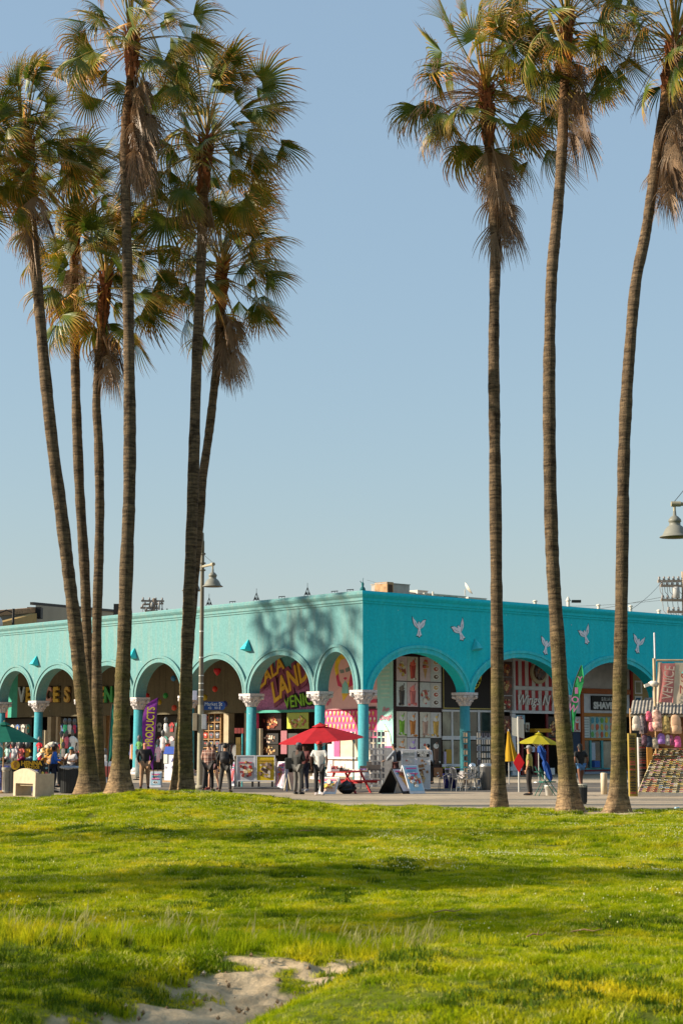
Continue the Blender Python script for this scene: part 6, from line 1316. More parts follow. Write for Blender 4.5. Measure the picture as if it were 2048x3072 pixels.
def aframe(label, px0, px1, ytop, ybase, kind, bg, yaw=0.0, spread=.32, fm=M_wfr, seed=1, lines=None):
    b = gp((px0+px1)/2, ybase); w = (px1-px0)/5077*b.y/max(.3, math.cos(yaw)); H = at(px0, ytop, b.y).z; t = thing('sandwich_board', label, 'A-frame sign', (b.x, b.y + spread*.5, 0), yaw); a = math.atan2(spread, H)
    for s in (1, -1):
        M = Matrix.Translation((0, -s*spread*.0, H)) @ Matrix.Rotation(s*a, 4, 'X') @ Matrix.Translation((0, 0, -H)) if True else None
        M = Matrix.Translation((0, 0, H)) @ Matrix.Rotation(-s*a, 4, 'X') @ Matrix.Translation((0, 0, -H)); Lg = H/math.cos(a)
        M = Matrix.Translation((0, 0, H)) @ Matrix.Rotation(-s*a, 4, 'X')
        mb = MB(); mb.box(-w/2, w/2, -.015, .015, -Lg, 0); mb.xf(M); mb.build('board', fm, t)
        if s == 1 and kind:
            o = poster(ID, (-w/2+.04, w/2-.04, -Lg+.1, -.05), -.016, kind, seed*13, t, bg, 'poster', .012); o.data.transform(M)
            for i in range(lines or 0):
                mb = MB(); mb.box(-w*.34, w*(.34 - .1*(i % 2)), -.05, -.03, -.16 - i*.10, -.12 - i*.10); mb.xf(M); mb.build('printed_line', K(*[(.6, .1, .3), (.1, .3, .5)][i % 2]), t)
    return t
aframe('white and pink A-frame sign behind the black clad backpacker', 691, 712, 2286, 2358, 'gp', (.55, .48, .60), R(-15), seed=5, lines=3)
aframe('tall pale pink A-frame sign right of the double poster stand', 834, 860, 2285, 2366, 'np', (.72, .42, .50), R(-28), seed=6, lines=4)
aframe('plain cream A-frame board leaning beside the person in the hoodie', 862, 886, 2318, 2372, None, None, R(25), seed=7, fm=K(.60, .52, .38))
aframe('leaning pink and yellow menu board in front of the red picnic table', 966, 1018, 2332, 2382, 'fm', (.62, .42, .34), R(-20), seed=8, lines=2, spread=.4)
aframe('small white and blue A-frame sign right of the person in the black jacket', 450, 484, 2315, 2362, 'cx', (.30, .45, .52), 0, seed=9, lines=3)
aframe('black backed A-frame sign with pink desserts turned away to the left', 1172, 1218, 2306, 2381, 'nr', (.48, .46, .52), R(42), seed=10, lines=2, spread=.62, fm=M_black)
aframe('pale blue A-frame menu board with doodles next to the black backed one', 1206, 1252, 2296, 2381, 'fs', (.28, .48, .62), R(32), seed=11, lines=4, spread=.5)
t, w, H = board_stand('big white board with funnel cake photo and DEEP FRIED OREOS photo panel', 'poster stand', 'poster_stand', 1203, 1291, 2248, 2371, [('fs', (.56, .55, .54)), ('fb', (.55, .55, .56))], yaw=R(0), seed=12, base_gap=.04)
for xx, tx, bgm, fm_ in ((w*.25, ('DEEP FRIED', 'OREOS'), M_blk, mw), (-w*.25, ('FUNNEL CAKE',), K(.5, .5, .5), K(.18, .2, .2))):
    MB().box(xx - w*.21, xx + w*.21, -.045, -.03, H*.82, H*.955).build('title_strip', bgm, t)
    for i, s in enumerate(tx): text(s, .15, fm_, t, TM(xx, -.05, H*(.92 - .065*i) if len(tx) > 1 else H*.885), .006, w=w*(.38 if len(s) > 6 else .22), bold=.004)
b = gp(1172, 2362); t = thing('partition', 'grey speckled partition panel left of the white poster board', 'panel', (b.x, b.y + .5, 0)); MB().box(-.78, .55, -.03, .03, .02, 1.55).build('panel', mat('speckled_grey', (.42, .41, .40), .8, var=.15, scale=8), t); MB().box(-.78, -.72, -.05, .05, 0, 1.58).build('panel_edge', M_wfr, t)
# ---------------- picnic table, tables, chairs, racks ----------------
M_redp = mat('red_table_paint', (.38, .012, .015), .5, var=.15)
def picnic(label, px, ybase, L, yaw):
    b = gp(px, ybase); t = thing('picnic_table', label, 'picnic table', (b.x, b.y + .4, 0), yaw)
    for i in range(5): MB().box(-L/2, L/2, -.38 + i*.155, -.24 + i*.155, .72, .76).build('table_plank', M_redp, t)
    for s in (1, -1):
        for i in range(2): MB().box(-L/2, L/2, s*.72 - .14 + i*.15, s*.72 - .01 + i*.15, .42, .46).build('bench_plank', M_redp, t)
        for q in (1, -1):
            mb = MB(); mb.beam((q*L*.34, s*.62, 0), (q*L*.34, s*.22, .71), .09, .05); mb.build('leg', M_redp, t)
        mb = MB(); mb.beam((s*L*.34 + .05, -.85, .40), (s*L*.34 + .05, .85, .40), .05, .09); mb.build('cross_brace', M_redp, t)
    return t
picnic('bright red wooden picnic table with cluttered top under the red umbrella', 1043, 2380, 1.7, R(62))
b = gp(1043, 2380)
rg = random.Random(12)
def clutter(name, label, cat, p, parts): 
    t = thing(name, label, cat, p)
    for (nm, mb, m) in parts: mb.build(nm, m, t)
    return t
for i, (dx, dy, z, sz, c, nm, lb) in enumerate(((-.45, .2, .76, (.3, .24, .16), (.60, .58, .56), 'cardboard_box', 'white carton on the left end of the red picnic table'), (-.1, .5, .76, (.34, .2, .12), (.12, .08, .06), 'dark_tray', 'dark tray of trinkets on the red picnic table'), (.25, .3, .76, (.4, .3, .06), (.55, .10, .12), 'red_tray', 'flat red tray on the red picnic table'), (.55, .5, .76, (.3, .3, .10), (.45, .36, .28), 'cardboard_box', 'low brown carton on the right end of the red picnic table'), (-.35, .55, .76, (.5, .04, .26), (.10, .06, .04), 'chair_back', 'dark wooden back panel standing behind the picnic table'))):
    t = thing(nm, lb, 'box' if 'box' in nm else 'tray', (b.x + dx, b.y + dy, z)); mb = MB(); mb.box(-sz[0]/2, sz[0]/2, -sz[1]/2, sz[1]/2, 0, sz[2]*.5); mb.box(-sz[0]/2, -sz[0]/2+.02, -sz[1]/2, sz[1]/2, sz[2]*.5, sz[2]); mb.box(sz[0]/2-.02, sz[0]/2, -sz[1]/2, sz[1]/2, sz[2]*.5, sz[2]); mb.build('tray', K(*c), t)
    mb = MB(); [mb.ball((rg.uniform(-.4, .4)*sz[0], rg.uniform(-.4, .4)*sz[1], sz[2]*.6), .035, 6) for _ in range(7)]; mb.build('contents', K(*rg.choice([(.5, .1, .1), (.6, .55, .5), (.2, .1, .3)])), t)
p = gp(1040, 2382); t = thing('rubbish_bag', 'glossy black plastic bag slumped under the red picnic table', 'bag', (p.x, p.y + .2, 0)); mb = MB(); V = []
for r_ in range(8):
    for k in range(14): a = 2*math.pi*k/14; f = r_/7; rr = .34*math.sin(math.pi*min(.97, .12 + .86*f))*(1 + .18*rg.uniform(-1, 1)); V.append((rr*math.cos(a), rr*math.sin(a)*.8, .46*f))
mb.add(V, [(r_*14+k, r_*14+(k+1) % 14, (r_+1)*14+(k+1) % 14, (r_+1)*14+k) for r_ in range(7) for k in range(14)]); mb.build('bag', mat('black_plastic', (.012, .012, .014), .22, var=.2), t)
def fold_table(label, px, ybase, w, d, h, m, clutterseed=None):
    b = gp(px, ybase); t = thing('folding_table', label, 'table', (b.x, b.y + d/2, 0), R(-5)); MB().box(-w/2, w/2, -d/2, d/2, h-.03, h).build('table_top', m, t, bevel=.006)
    for sx in (1, -1):
        for sy in (1, -1): mb = MB(); mb.beam((sx*w*.42, sy*d*.4, 0), (sx*w*.38, sy*d*.36, h-.03), .03); mb.build('leg', M_metal, t)
    return t, b
t, b = fold_table('folding table with cartons to the right of the teal corner column', 1112, 2368, .95, .6, .74, K(.10, .08, .07))
for i, (dx, c, sz, lb) in enumerate(((-.25, (.42, .33, .24), (.34, .3, .14), 'flat brown carton on the folding table near the corner'), (.16, (.40, .30, .22), (.42, .3, .18), 'wide brown carton on the folding table near the wire rack'), (-.05, (.46, .38, .28), (.2, .2, .3), 'taller carton stacked behind on the folding table'))):
    t = thing('cardboard_box', lb, 'box', (b.x + dx, b.y + .3 + .05*i, .74)); MB().box(-sz[0]/2, sz[0]/2, -.14, .14, 0, sz[2]).build('carton', K(*c), t); MB().box(-sz[0]/2, sz[0]/2, -.03, .03, sz[2], sz[2]+.004).build('tape', K(.5, .42, .3), t)
def wire_rack(label, px, ytop, ybase, w, m, goods, rows, cols, seed):
    b = gp(px, ybase); H = at(px, ytop, b.y).z; t = thing('display_rack', label, 'rack', tuple(b), R(-12)); rg = random.Random(seed); mb = MB()
    for i in range(cols+1): x = -w/2 + w*i/cols; mb.beam((x, 0, .05), (x, 0, H), .014); mb.beam((x, .3, .05), (x, .3, H), .014)
    mb.build('upright_wires', m, t); mb = MB()
    for j in range(rows+1): z = .15 + (H-.18)*j/rows; mb.beam((-w/2, 0, z), (w/2, 0, z), .014); mb.beam((-w/2, .3, z), (w/2, .3, z), .014)
    mb.build('shelf_wires', m, t)
    for j in range(rows):
        for i in range(cols):
            x = -w/2 + w*(i+.5)/cols; z = .17 + (H-.18)*j/rows; hh = (H-.18)/rows*.75; MB().box(x - w/cols*.36, x + w/cols*.36, .03, .09, z, z+hh).build('card', K(*rg.choice(goods)), t)
    mb = MB(); mb.beam((-w/2-.05, -.2, 0), (-w/2-.05, .5, 0.06), .04); mb.beam((w/2+.05, -.2, 0), (w/2+.05, .5, .06), .04); mb.beam((w/2, 0, H-.05), (w/2+.18, 0, H-.05), .03); mb.build('foot', M_black, t); return t
grey_goods = [(.35, .35, .36), (.22, .22, .23), (.50, .50, .50), (.14, .14, .15), (.28, .27, .25)]
wire_rack('tall grey wire rack of postcards right of the teal corner column', 1130, 2190, 2366, .62, M_metal, grey_goods, 9, 4, 1)
wire_rack('tall dark display rack just left of the palm beside the tables', 1450, 2192, 2368, .55, M_black, [(.10, .12, .16), (.05, .05, .07), (.16, .18, .20), (.3, .28, .25)], 8, 3, 2)
wire_rack('narrow dark rack with brown goods left of the second teal column', 1396, 2192, 2366, .20, M_black, [(.35, .18, .10), (.08, .05, .04), (.4, .3, .2)], 9, 1, 3)
def metal_chair(label, px, ybase, yaw, c=mat('chair_aluminium', (.16, .16, .16), .45, .7, var=.1)):
    b = gp(px, ybase); t = thing('patio_chair', label, 'chair', (b.x, b.y, 0), yaw, 'aluminium chairs at the patio tables'); MB().lathe([(.21, 0), (.21, .02)], (0, 0, .44), 14).build('seat', c, t)
    for sx in (1, -1):
        mb = MB(); mb.tube([(sx*.24, .22, 0), (sx*.20, .16, .45), (sx*.22, -.16, .64), (sx*.2, -.2, .66)], .014, 6); mb.build('leg', c, t)
        mb = MB(); mb.tube([(sx*.24, -.24, 0), (sx*.20, -.18, .45), (sx*.19, -.24, .85)], .014, 6); mb.build('leg', c, t)
    mb = MB(); mb.tube([(-.19, -.24, .80), (-.1, -.30, .87), (.1, -.30, .87), (.19, -.24, .80)], .014, 6)
    for i in range(4): x = -.12 + .08*i; mb.beam((x, -.29, .86), (x, -.2, .47), .02, .008)
    mb.build('backrest', c, t); return t
for px, yb, yw, lb in ((1333, 2372, 80, 'aluminium chair leftmost at the patio tables'), (1356, 2366, 200, 'aluminium chair half behind the first patio table'), (1378, 2374, -70, 'aluminium chair between the two patio tables'), (1404, 2374, 110, 'aluminium chair in front of the second teal column'), (1428, 2370, -100, 'aluminium chair nearest the dark display rack')): metal_chair(lb, px, yb, R(yw))
for px, lb, m in ((1366, 'round patio table with blue cloth left of the teal column', K(.05, .05, .18)), (1424, 'round patio table with white canisters beside the palm', M_metal)):
    b = gp(px, 2364); t = thing('patio_table', lb, 'table', tuple(b)); MB().lathe([(.42, .0), (.43, .015), (.42, .03)], (0, 0, .72), 20).build('table_top', m, t); mb = MB(); mb.tube([(0, 0, 0.02), (0, 0, .72)], .03, 8); mb.lathe([(.26, 0), (.22, .03), (.03, .05)], (0, 0, 0), 14); mb.build('pedestal', M_metal, t)
b = gp(1424, 2364); t = thing('canister', 'steel canister with rounded lid on the patio table', 'canister', (b.x - .1, b.y, .75)); MB().lathe([(.13, 0), (.14, .1), (.12, .18), (.04, .22), (0, .22)], (0, 0, 0), 14).build('canister', M_chrome, t)
b = gp(1352, 2366); t = thing('storage_tub', 'dark blue plastic tub between the aluminium chairs', 'tub', (b.x, b.y+.5, 0)); MB().lathe([(.24, 0), (.27, .5), (.29, .52), (.29, .56)], (0, 0, 0), 14).build('tub', K(.02, .02, .16), t)
b = gp(1458, 2370); t = thing('trash_can', 'battered grey metal bin beside the palm base at the patio', 'bin', (b.x, b.y, 0)); MB().lathe([(.24, 0), (.24, .85), (.26, .87), (.2, .98), (.05, 1.0)], (0, 0, 0), 16).build('bin', M_metal, t)
# dark signpost box near the pink sign
b = gp(861, 2375); t = thing('equipment_box', 'black box on a thin blue post left of the person in the hoodie', 'box', tuple(b)); MB().tube([(0, 0, 0), (0, 0, .95)], .025, 8).build('post', K(.02, .04, .10), t); MB().box(-.08, .5, -.15, .25, .82, 1.22).build('box', mat('black_fabric', (.02, .022, .02), .8), t, bevel=.04)
b = gp(1060, 2368); t = thing('flag_pole', 'thin teal pole standing left of the corner column', 'pole', tuple(b)); MB().tube([(0, 0, 0), (0, 0, at(1060, 2195, b.y).z)], .03, 8).build('pole', K(.02, .22, .24), t)
b = gp(717, 2362); t = thing('snack_sign', 'narrow gold menu stand topped by red and white lettering boards', 'sign', (b.x, b.y + .3, 0)); Yq = b.y; MB().tube([(.1, 0, 0), (.1, 0, at(717, 2200, Yq).z)], .03, 8).build('pole', K(.05, .35, .36), t); MB().box(-.16, .03, -.02, .02, .9, at(717, 2212, Yq).z).build('menu_board', mat('gold_board', (.35, .22, .06)), t)
for i in range(3): MB().box(-.22 + .13*i, -.11 + .13*i, -.03, .01, at(717, 2200, Yq).z, at(717, 2184, Yq).z).build('letter_board', K(.55, .12, .10), t)
# ---------------- bins, bench, bollard ----------------
def bin_(label, px0, px1, ytop, ybase, m, rim=True, lattice=False, bag=False):
    b = gp((px0+px1)/2, ybase); r = (px1-px0)/2/5077*b.y; H = at(px0, ytop, b.y).z; t = thing('trash_can', label, 'bin', tuple(b)); mb = MB(); mb.lathe([(r*.86, 0), (r*.90, .05), (r, H*.92), (r, H*.97)], (0, 0, 0), 20); mb.build('bin', m, t)
    mb = MB()
    for k in range(22): a = 2*math.pi*k/22; mb.beam((r*.90*math.cos(a), r*.9*math.sin(a), .05), (r*1.02*math.cos(a), r*1.02*math.sin(a), H*.93), .025, .012)
    mb.build('slats', m, t); mb = MB()
    for k in range(22): a = 2*math.pi*k/22; mb.beam((r*1.03*math.cos(a), r*1.03*math.sin(a), H*.86), (r*1.05*math.cos(a+.14), r*1.05*math.sin(a+.14), H*1.0), .02, .012)
    mb.lathe([(r*1.06, H*.985), (r*1.06, H*1.01)], (0, 0, 0), 20); mb.build('rim', m if not lattice else K(.60, .55, .42), t)
    if bag: mb = MB(); V = []; mb.lathe([(r*1.07, H*.95), (r*1.1, H*1.02), (r*.95, H*1.05), (r*.5, H*1.0)], (0, 0, 0), 16); mb.v = [(v[0]*(1+rg.uniform(-.04, .04)), v[1], v[2] + rg.uniform(-.02, .04)) for v in mb.v]; mb.build('bin_liner', mat('grey_plastic', (.30, .31, .33), .35), t)
    return t
bin_('large black public bin with a grey liner left of the leaning palm', 180, 234, 2304, 2380, mat('bin_black', (.02, .022, .022), .5), bag=True)
bin_('dark ribbed bin behind the left end of the white bench', 28, 62, 2302, 2378, mat('bin_dark', (.03, .03, .028), .6))
bin_('small dark bin with a pale lattice rim right of the lamp post', 604, 632, 2315, 2366, mat('bin_black', (.02, .022, .022), .5), lattice=True)
bin_('dark bin with a white lattice rim peeking out behind the pocked palm', 1730, 1760, 2353, 2412, mat('bin_dark', (.03, .03, .028), .6), lattice=True)
b = gp(17, 2380); t = thing('fluted_post', 'short fluted concrete post at the far left', 'post', tuple(b)); H = at(17, 2302, b.y).z; MB().lathe([(.13, 0), (.13, .06), (.11, .1), (.105, H-.14), (.15, H-.1), (.15, H)], (0, 0, 0), 14).build('post', mat('post_grey', (.28, .26, .22), .85, var=.2), t); mb = MB(); [mb.beam((.108*math.cos(k*.52), .108*math.sin(k*.52), .12), (.108*math.cos(k*.52), .108*math.sin(k*.52), H-.16), .02) for k in range(12)]; mb.build('fluting', mat('post_grey'if False else 'post_grey', (.28, .26, .22)), t)
b = gp(1811, 2383); t = thing('bollard', 'cream cylindrical bollard between the two rightmost palms', 'bollard', tuple(b)); H = at(1811, 2318, b.y).z; MB().lathe([(.115, 0), (.115, H-.03), (.10, H-.005), (0, H)], (0, 0, 0), 18).build('bollard', mat('cream_paint', (.55, .46, .32), .6, var=.1), t)
# bench: arched back facing the sea, seat block behind
fb = Frame(tuple(gp(106, 2390)), AL); t = thing('bench', 'cream concrete bench with arched back standing on the grass edge', 'bench', tuple(fb.o)); sfb = SubF(fb, fb.o)
W = 1.42; pts = [(-W, 0), (-W+.14, 0), (-W+.14, .42), (-.14, .42), (-.14, 0), (0, 0), (0, .78)]
for k in range(9): f = k/8; pts.append((-.05 - (W-.1)*f, .80 + .12*math.sin(math.pi*f)))
pts.append((-W, .78)); top = [(x, z) for x, z in pts[7:-1]]
mb = MB(); mb.plate([(-W, .42), (0, .42), (0, .78)] + top + [(-W, .78)], 0, .13); mb.box(-W, -W+.15, 0, .13, -.1, .42); mb.box(-.15, 0, 0, .13, -.1, .42); mb.build('backrest', M_con, t, sfb)
MB().box(-W+.002, -.002, .132, .62, .34, .46).build('seat', M_con, t, sfb); MB().box(-.16, .004, .132, .72, -.1, .74).build('end_block', M_con, t, sfb); MB().box(-W-.004, -W+.15, .132, .62, -.1, .34).build('leg', M_con, t, sfb)
# ---------------- henna stall ----------------
HY = 61.0
a = at(0, 2290, HY); t = thing('market_stall', 'henna stall table fronted by blue picture panels', 'stall', (at(55, 2300, HY).x, HY, 0)); l = t.location
x0 = at(-60, 2290, HY).x - l.x; x1 = at(118, 2290, HY).x - l.x; ht = at(0, 2288, HY).z
MB().box(x0, x1, 0, .8, ht-.04, ht).build('table_top', K(.05, .05, .07), t); n = 8
for i in range(n):
    for j in range(4):
        xa_ = x0 + (x1-x0)*i/n; za = .06 + (ht-.14)*j/4; MB().box(xa_+.02, xa_ + (x1-x0)/n - .02, -.03, .0, za, za + (ht-.14)/4 - .03).build('picture_panel', mat('blue_print_%d' % ((i+j) % 3), [(.10, .12, .42), (.14, .16, .50), (.07, .10, .34)][(i+j) % 3], .6, var=.9, scale=5), t)
MB().box(x0, x1, .001, .03, .04, ht-.05).build('panel_frame', K(.20, .20, .24), t)
for sx in (x0+.1, x1-.1): MB().beam((sx, .7, 0), (sx, .7, ht-.04), .05).build('leg', M_metal, t)
a = at(36, 2281, 60.2); b = at(132, 2309, 60.2); c = (a+b)/2; t = thing('stall_sign', 'black sign with yellow lettering HENNA TATTOOS and a round emblem', 'sign', tuple(c)); w = b.x-a.x; h = a.z-b.z
MB().box(-w*.42, w/2, -.02, .02, -h/2, h/2).build('sign_board', M_blk, t); my = mat('henna_yellow', (.62, .36, .02), .5)
text('HENNA', h*.66, my, t, TM(w*.12, -.03, h*.16), .012, w=w*.66, bold=.01); text('TATTOOS', h*.40, my, t, TM(w*.14, -.03, -h*.27), .012, w=w*.46, bold=.006)
mb = MB(); mb.disc(-w*.38, 0, h*.5, -.045, -.01, 20, 0); mb.disc(-w*.38, h*.12, h*.2, -.055, -.04, 9, 1, jit=.3, rg=rg); mb.disc(-w*.38, -h*.2, h*.16, -.055, -.04, 7, 1, jit=.3, rg=rg); mb.build('emblem', [my, K(.25, .12, .02)], t)
mb = MB(); mb.beam((0, .02, -h/2), (0, .05, -c.z + ht), .03) if False else mb.beam((-w*.3, .03, -h/2 - .2), (-w*.3, .03, -h/2), .03); mb.build('bracket', M_black, t)
for i, (px, c, lb) in enumerate(((8, (.05, .04, .04), 'dark crumpled goods at the left of the stall table'), (24, (.45, .45, .45), 'white folded cloths on the stall table'), (66, (.30, .01, .06), 'crimson cap pile behind the henna sign'), (89, (.30, .32, .36), 'grey cap beside the crimson pile on the stall'))):
    p = at(px, 2284, 61.4); t = thing('goods_pile', lb, 'goods', (p.x, p.y, ht)); 
    for j in range(4): mb = MB(); mb.ball((rg.uniform(-.1, .1), rg.uniform(-.05, .1), .05 + .04*j), .09, 8, sz=.6); mb.build('item', K(*[v*rg.uniform(.6, 1.2) for v in c]), t)
# display of dark patterned goods right of the henna sign
p = gp(133, 2358); t = thing('goods_rack', 'black rack of small patterned goods between the henna sign and the one in blue', 'rack', tuple(p)); MB().box(-.3, .3, 0, .3, 0, 1.05).build('rack_body', M_blk, t)
for i in range(4):
    for j in range(5): m2 = MB(); m2.disc(-.22 + .15*i, .15 + .19*j, .055, -.012, .0, 7, jit=.3, rg=rg); m2.build('trinket', K(*rg.choice([(.3, .25, .2), (.25, .05, .05), (.1, .2, .25), (.35, .28, .05)])), t)
# ATM like machine with blue hood
p = gp(507, 2345); t = thing('cash_machine', 'white cash machine kiosk with blue sloping hood and letter A', 'kiosk', (p.x, p.y, 0), R(-30)); H = at(507, 2262, p.y).z
MB().box(-.20, .42, -.1, .5, .05, H).build('cabinet', mat('kiosk_white', (.62, .62, .64), .4), t, bevel=.02); mb = MB(); mb.plate([(-.21, 0), (.43, 0), (.43, .30), (-.10, .34)], -.16, .5); mb.v = [(v[0], v[1], v[2]+H) for v in mb.v]; mb.build('hood', mat('kiosk_blue', (.02, .07, .36), .4), t)
MB().box(-.21, .0, -.14, -.08, H-.42, H-.02).build('screen', K(.5, .5, .45), t); text('A', .22, K(.03, .04, .20), t, TM(.28, -.11, H-.28), .01, bold=.01); text('C', .18, K(.03, .04, .20), t, TM(.28, -.11, H-.60), .01, bold=.01); text('P', .18, K(.03, .04, .20), t, TM(-.1, -.13, H*.5), .01)
MB().box(-.3, .5, -.15, .55, 0, .05).build('pallet', M_wood, t)
p = at(519, 2237, 80); t = thing('notice_box', 'small white box sign above the cash machine', 'sign', (p.x, p.y, 0)); MB().box(-.11, .11, -.05, .05, p.z-.22, p.z+.22).build('sign_box', K(.62, .6, .6), t); MB().tube([(0, 0, 0), (0, 0, p.z-.22)], .02, 6).build('post', M_metal, t)
# sideboards glimpsed between the left palms
p = gp(316, 2352); t = thing('ice_freezer', 'small white freezer with red picture front between the left palm trunks', 'freezer', tuple(p)); MB().box(-.3, .3, 0, .5, 0, .95).build('cabinet', K(.45, .45, .5), t); MB().box(-.27, .27, -.02, 0, .3, .75).build('picture', K(.35, .08, .06), t)
# ---------------- right side: white sign, diamond, chair, bucket ----------------
p = gp(1556, 2376); t = thing('road_sign', 'blank back of a white road sign above a red diamond marker on one post', 'road sign', tuple(p)); Y_ = p.y
MB().tube([(0, 0, 0), (0, 0, at(1556, 2150, Y_).z)], .035, 10).build('post', mat('galvanised', (.42, .41, .38), .5, .4), t)
zt = at(1556, 2152, Y_).z; zb_ = at(1556, 2214, Y_).z; k = Y_/5077; mb = MB(); mb.plate([(-18*k, zb_ + .06), (18*k, zb_ - .06), (18*k, zt - .10), (-18*k, zt + .04)], -.09, -.075) if False else mb.plate([(-18*k, zb_+.10), (18*k, zb_-.02), (18*k, zt-.08), (-18*k, zt)], .04, .055); mb.build('sign_panel', mat('sign_back_grey', (.52, .51, .45), .5, var=.08), t)
zc = at(1556, 2288, Y_).z; mb = MB(); mb.plate([(0, zc-.36), (.20, zc), (0, zc+.36), (-.20, zc)], -.06, -.045); mb.build('diamond', mat('diamond_red', (.62, .012, .02), .4), t)
p = gp(1655, 2388); t = thing('folding_chair', 'green folding chair standing open beside the second palm', 'chair', (p.x - .1, p.y, 0), R(15)); mg = mat('chair_green', (.02, .11, .08), .5); 
for y in (-.18, .18): mb = MB(); mb.tube([(-.45, y, 0), (-.20, y, .46), (-.42, y, .98)], .016, 6); mb.build('side_frame', mg, t); mb = MB(); mb.tube([(-.42, y, .98), (.30, y, 0)], .016, 6); mb.build('leg', mg, t)
MB().box(-.28, .18, -.2, .2, .45, .49).build('seat', mg, t); MB().beam((-.38, -.2, .80), (-.38, .2, .80), .12, .02).build('backrest', mg, t)
p = gp(1645, 2386); t = thing('bucket', 'white plastic bucket under the green folding chair', 'bucket', (p.x, p.y - .1, 0)); MB().lathe([(.12, 0), (.145, .30), (.155, .30), (.155, .34), (.135, .34), (.11, .02)], (0, 0, 0), 16).build('pail', K(.66, .64, .60), t); MB().tube([(-.15, 0, .32), (-.1, -.12, .2), (.1, -.12, .2), (.15, 0, .32)], .005, 4).build('handle', M_metal, t)
p = gp(1640, 2372); t = thing('furled_umbrella', 'tall blue cloth bundle bound in the middle beside the folding chair', 'umbrella', (p.x - .05, p.y, 0), R(0)); mb = MB(); V = []; n = 16; prof = [(.03, .35), (.09, .45), (.11, .75), (.10, 1.0), (.05, 1.10), (.08, 1.2), (.10, 1.3), (.15, 1.42), (.11, 1.56), (.07, 1.64), (.0, 1.66)]
for r_, z in prof:
    for kk in range(n): a = 2*math.pi*kk/n; q = r_*(1 + .28*math.cos(a*5 + z*3)); V.append((q*math.cos(a) - (z-1)*.28, q*math.sin(a), z))
mb.add(V, [(i*n+kk, i*n+(kk+1) % n, (i+1)*n+(kk+1) % n, (i+1)*n+kk) for i in range(len(prof)-1) for kk in range(n)]); mb.build('cloth', cloth('royal_blue_cloth', (.015, .07, .30)), t); mb = MB(); mb.tube([(.25, 0, 0), (.0, 0, 1.0), (-.20, 0, 1.7)], .02, 6); mb.build('pole', M_metal, t)
p = gp(1640, 2368); t = thing('white_pole', 'short white pole behind the blue bundle', 'pole', (p.x+.05, p.y + 1.0, 0)); MB().tube([(0, 0, 0), (0, 0, 1.5)], .03, 8).build('pole', K(.45, .42, .40), t)
# ---------------- sunglasses and backpack stall at the right edge ----------------
SY = 58.0
sl_ = thing('market_stall', 'sunglasses stall with corrugated roof and tilted display at the right edge', 'stall', (at(1990, 2300, SY).x, SY, 0)); l = sl_.location
def S(px, py, Y=SY): return at(px, py, Y) - l
mcor = mat('corrugated_roof', (.26, .23, .19), .8, 0, var=.3, scale=3)
a = S(1886, 2134, SY-.6); b = S(2140, 2124, SY-.6); zr = a.z; n = 24; mb = MB(); V = []
for i in range(n*2+1):
    x = a.x + (b.x-a.x)*i/(n*2); dz = .016*(1 if i % 2 else -1); V += [(x, -.75, zr + dz - .08), (x + .45, 1.3, zr + dz + .42)]
mb.add(V, [(2*i, 2*i+2, 2*i+3, 2*i+1) for i in range(n*2)]); mb.build('roof_sheet', mcor, sl_)
mb = MB(); mb.beam((a.x, -.70, zr-.15), (b.x, -.70, zr-.15), .05, .08); mb.build('roof_beam', M_tan, sl_)
for px, Y in ((1893, SY-.5), (1968, SY+.3)): q = S(px, 2300, Y); MB().tube([(q.x, q.y, -l.z if False else 0), (q.x, q.y, zr + (.1 if px < 1900 else 0))], .035, 8).build('post', M_wood, sl_)
for px, y0, r_, mm in ((1968, 1975, .05, mat('bamboo', (.42, .32, .19), .7, var=.2)), (1971, 1898, .028, K(.6, .6, .62))):
    q = S(px, 2300, SY+.35); z = S(px, y0, SY+.35).z; MB().tube([(q.x, q.y, zr), (q.x, q.y, z)], r_, 8).build('mast', mm, sl_)
q0 = S(1968, 1981, SY+.3); q1 = S(2140, 1981, SY+.3); MB().tube([q0, q1], .035, 8).build('banner_rail', mat('bamboo', (.42, .32, .19)), sl_)
q = S(1960, 2060, SY+.4); mb = MB(); mb.lathe([(.05, -.5), (.05, 0), (.16, .04), (.20, .14), (.10, .2), (0, .2)], q, 10); mb.beam((q.x - .02, q.y, q.z + .12), (q.x - .33, q.y, q.z + .02), .16, .10); mb.build('security_light', K(.60, .55, .48), sl_)
# banner
bn = thing('banner', 'sagging cloth banner with pink stripe reading VENICE above the stall roof', 'banner', tuple(S(2010, 2050) + l)); lb_ = bn.location
def Bq(px, py): return at(px, py, SY + .25) - lb_
def bpatch(p4, m, dy, name):
    V = []; N_ = 10
    for i in range(N_+1):
        for j in range(N_+1): u = i/N_; v = j/N_; a_ = p4[0].lerp(p4[1], u); b__ = p4[3].lerp(p4[2], u); c_ = a_.lerp(b__, v); c_.y += dy + .05*math.sin(u*7 + v*3)*v; V.append(c_)
    MB().add(V, [(i*(N_+1)+j, (i+1)*(N_+1)+j, (i+1)*(N_+1)+j+1, i*(N_+1)+j+1) for i in range(N_) for j in range(N_)], 0, True).build(name, m, bn)
bpatch([Bq(1971, 1987), Bq(1984, 1987), Bq(1984, 2112), Bq(1968, 2110)], cloth('banner_cream', (.62, .50, .36)), 0, 'banner_edge')
bpatch([Bq(1979, 1990), Bq(2024, 1990), Bq(2016, 2108), Bq(1968, 2106)], cloth('banner_pink', (.60, .22, .20)), -.012, 'banner_stripe')
bpatch([Bq(2022, 1988), Bq(2150, 1988), Bq(2150, 2112), Bq(2014, 2112)], cloth('banner_cream', (.62, .50, .36)), 0, 'banner_cloth')
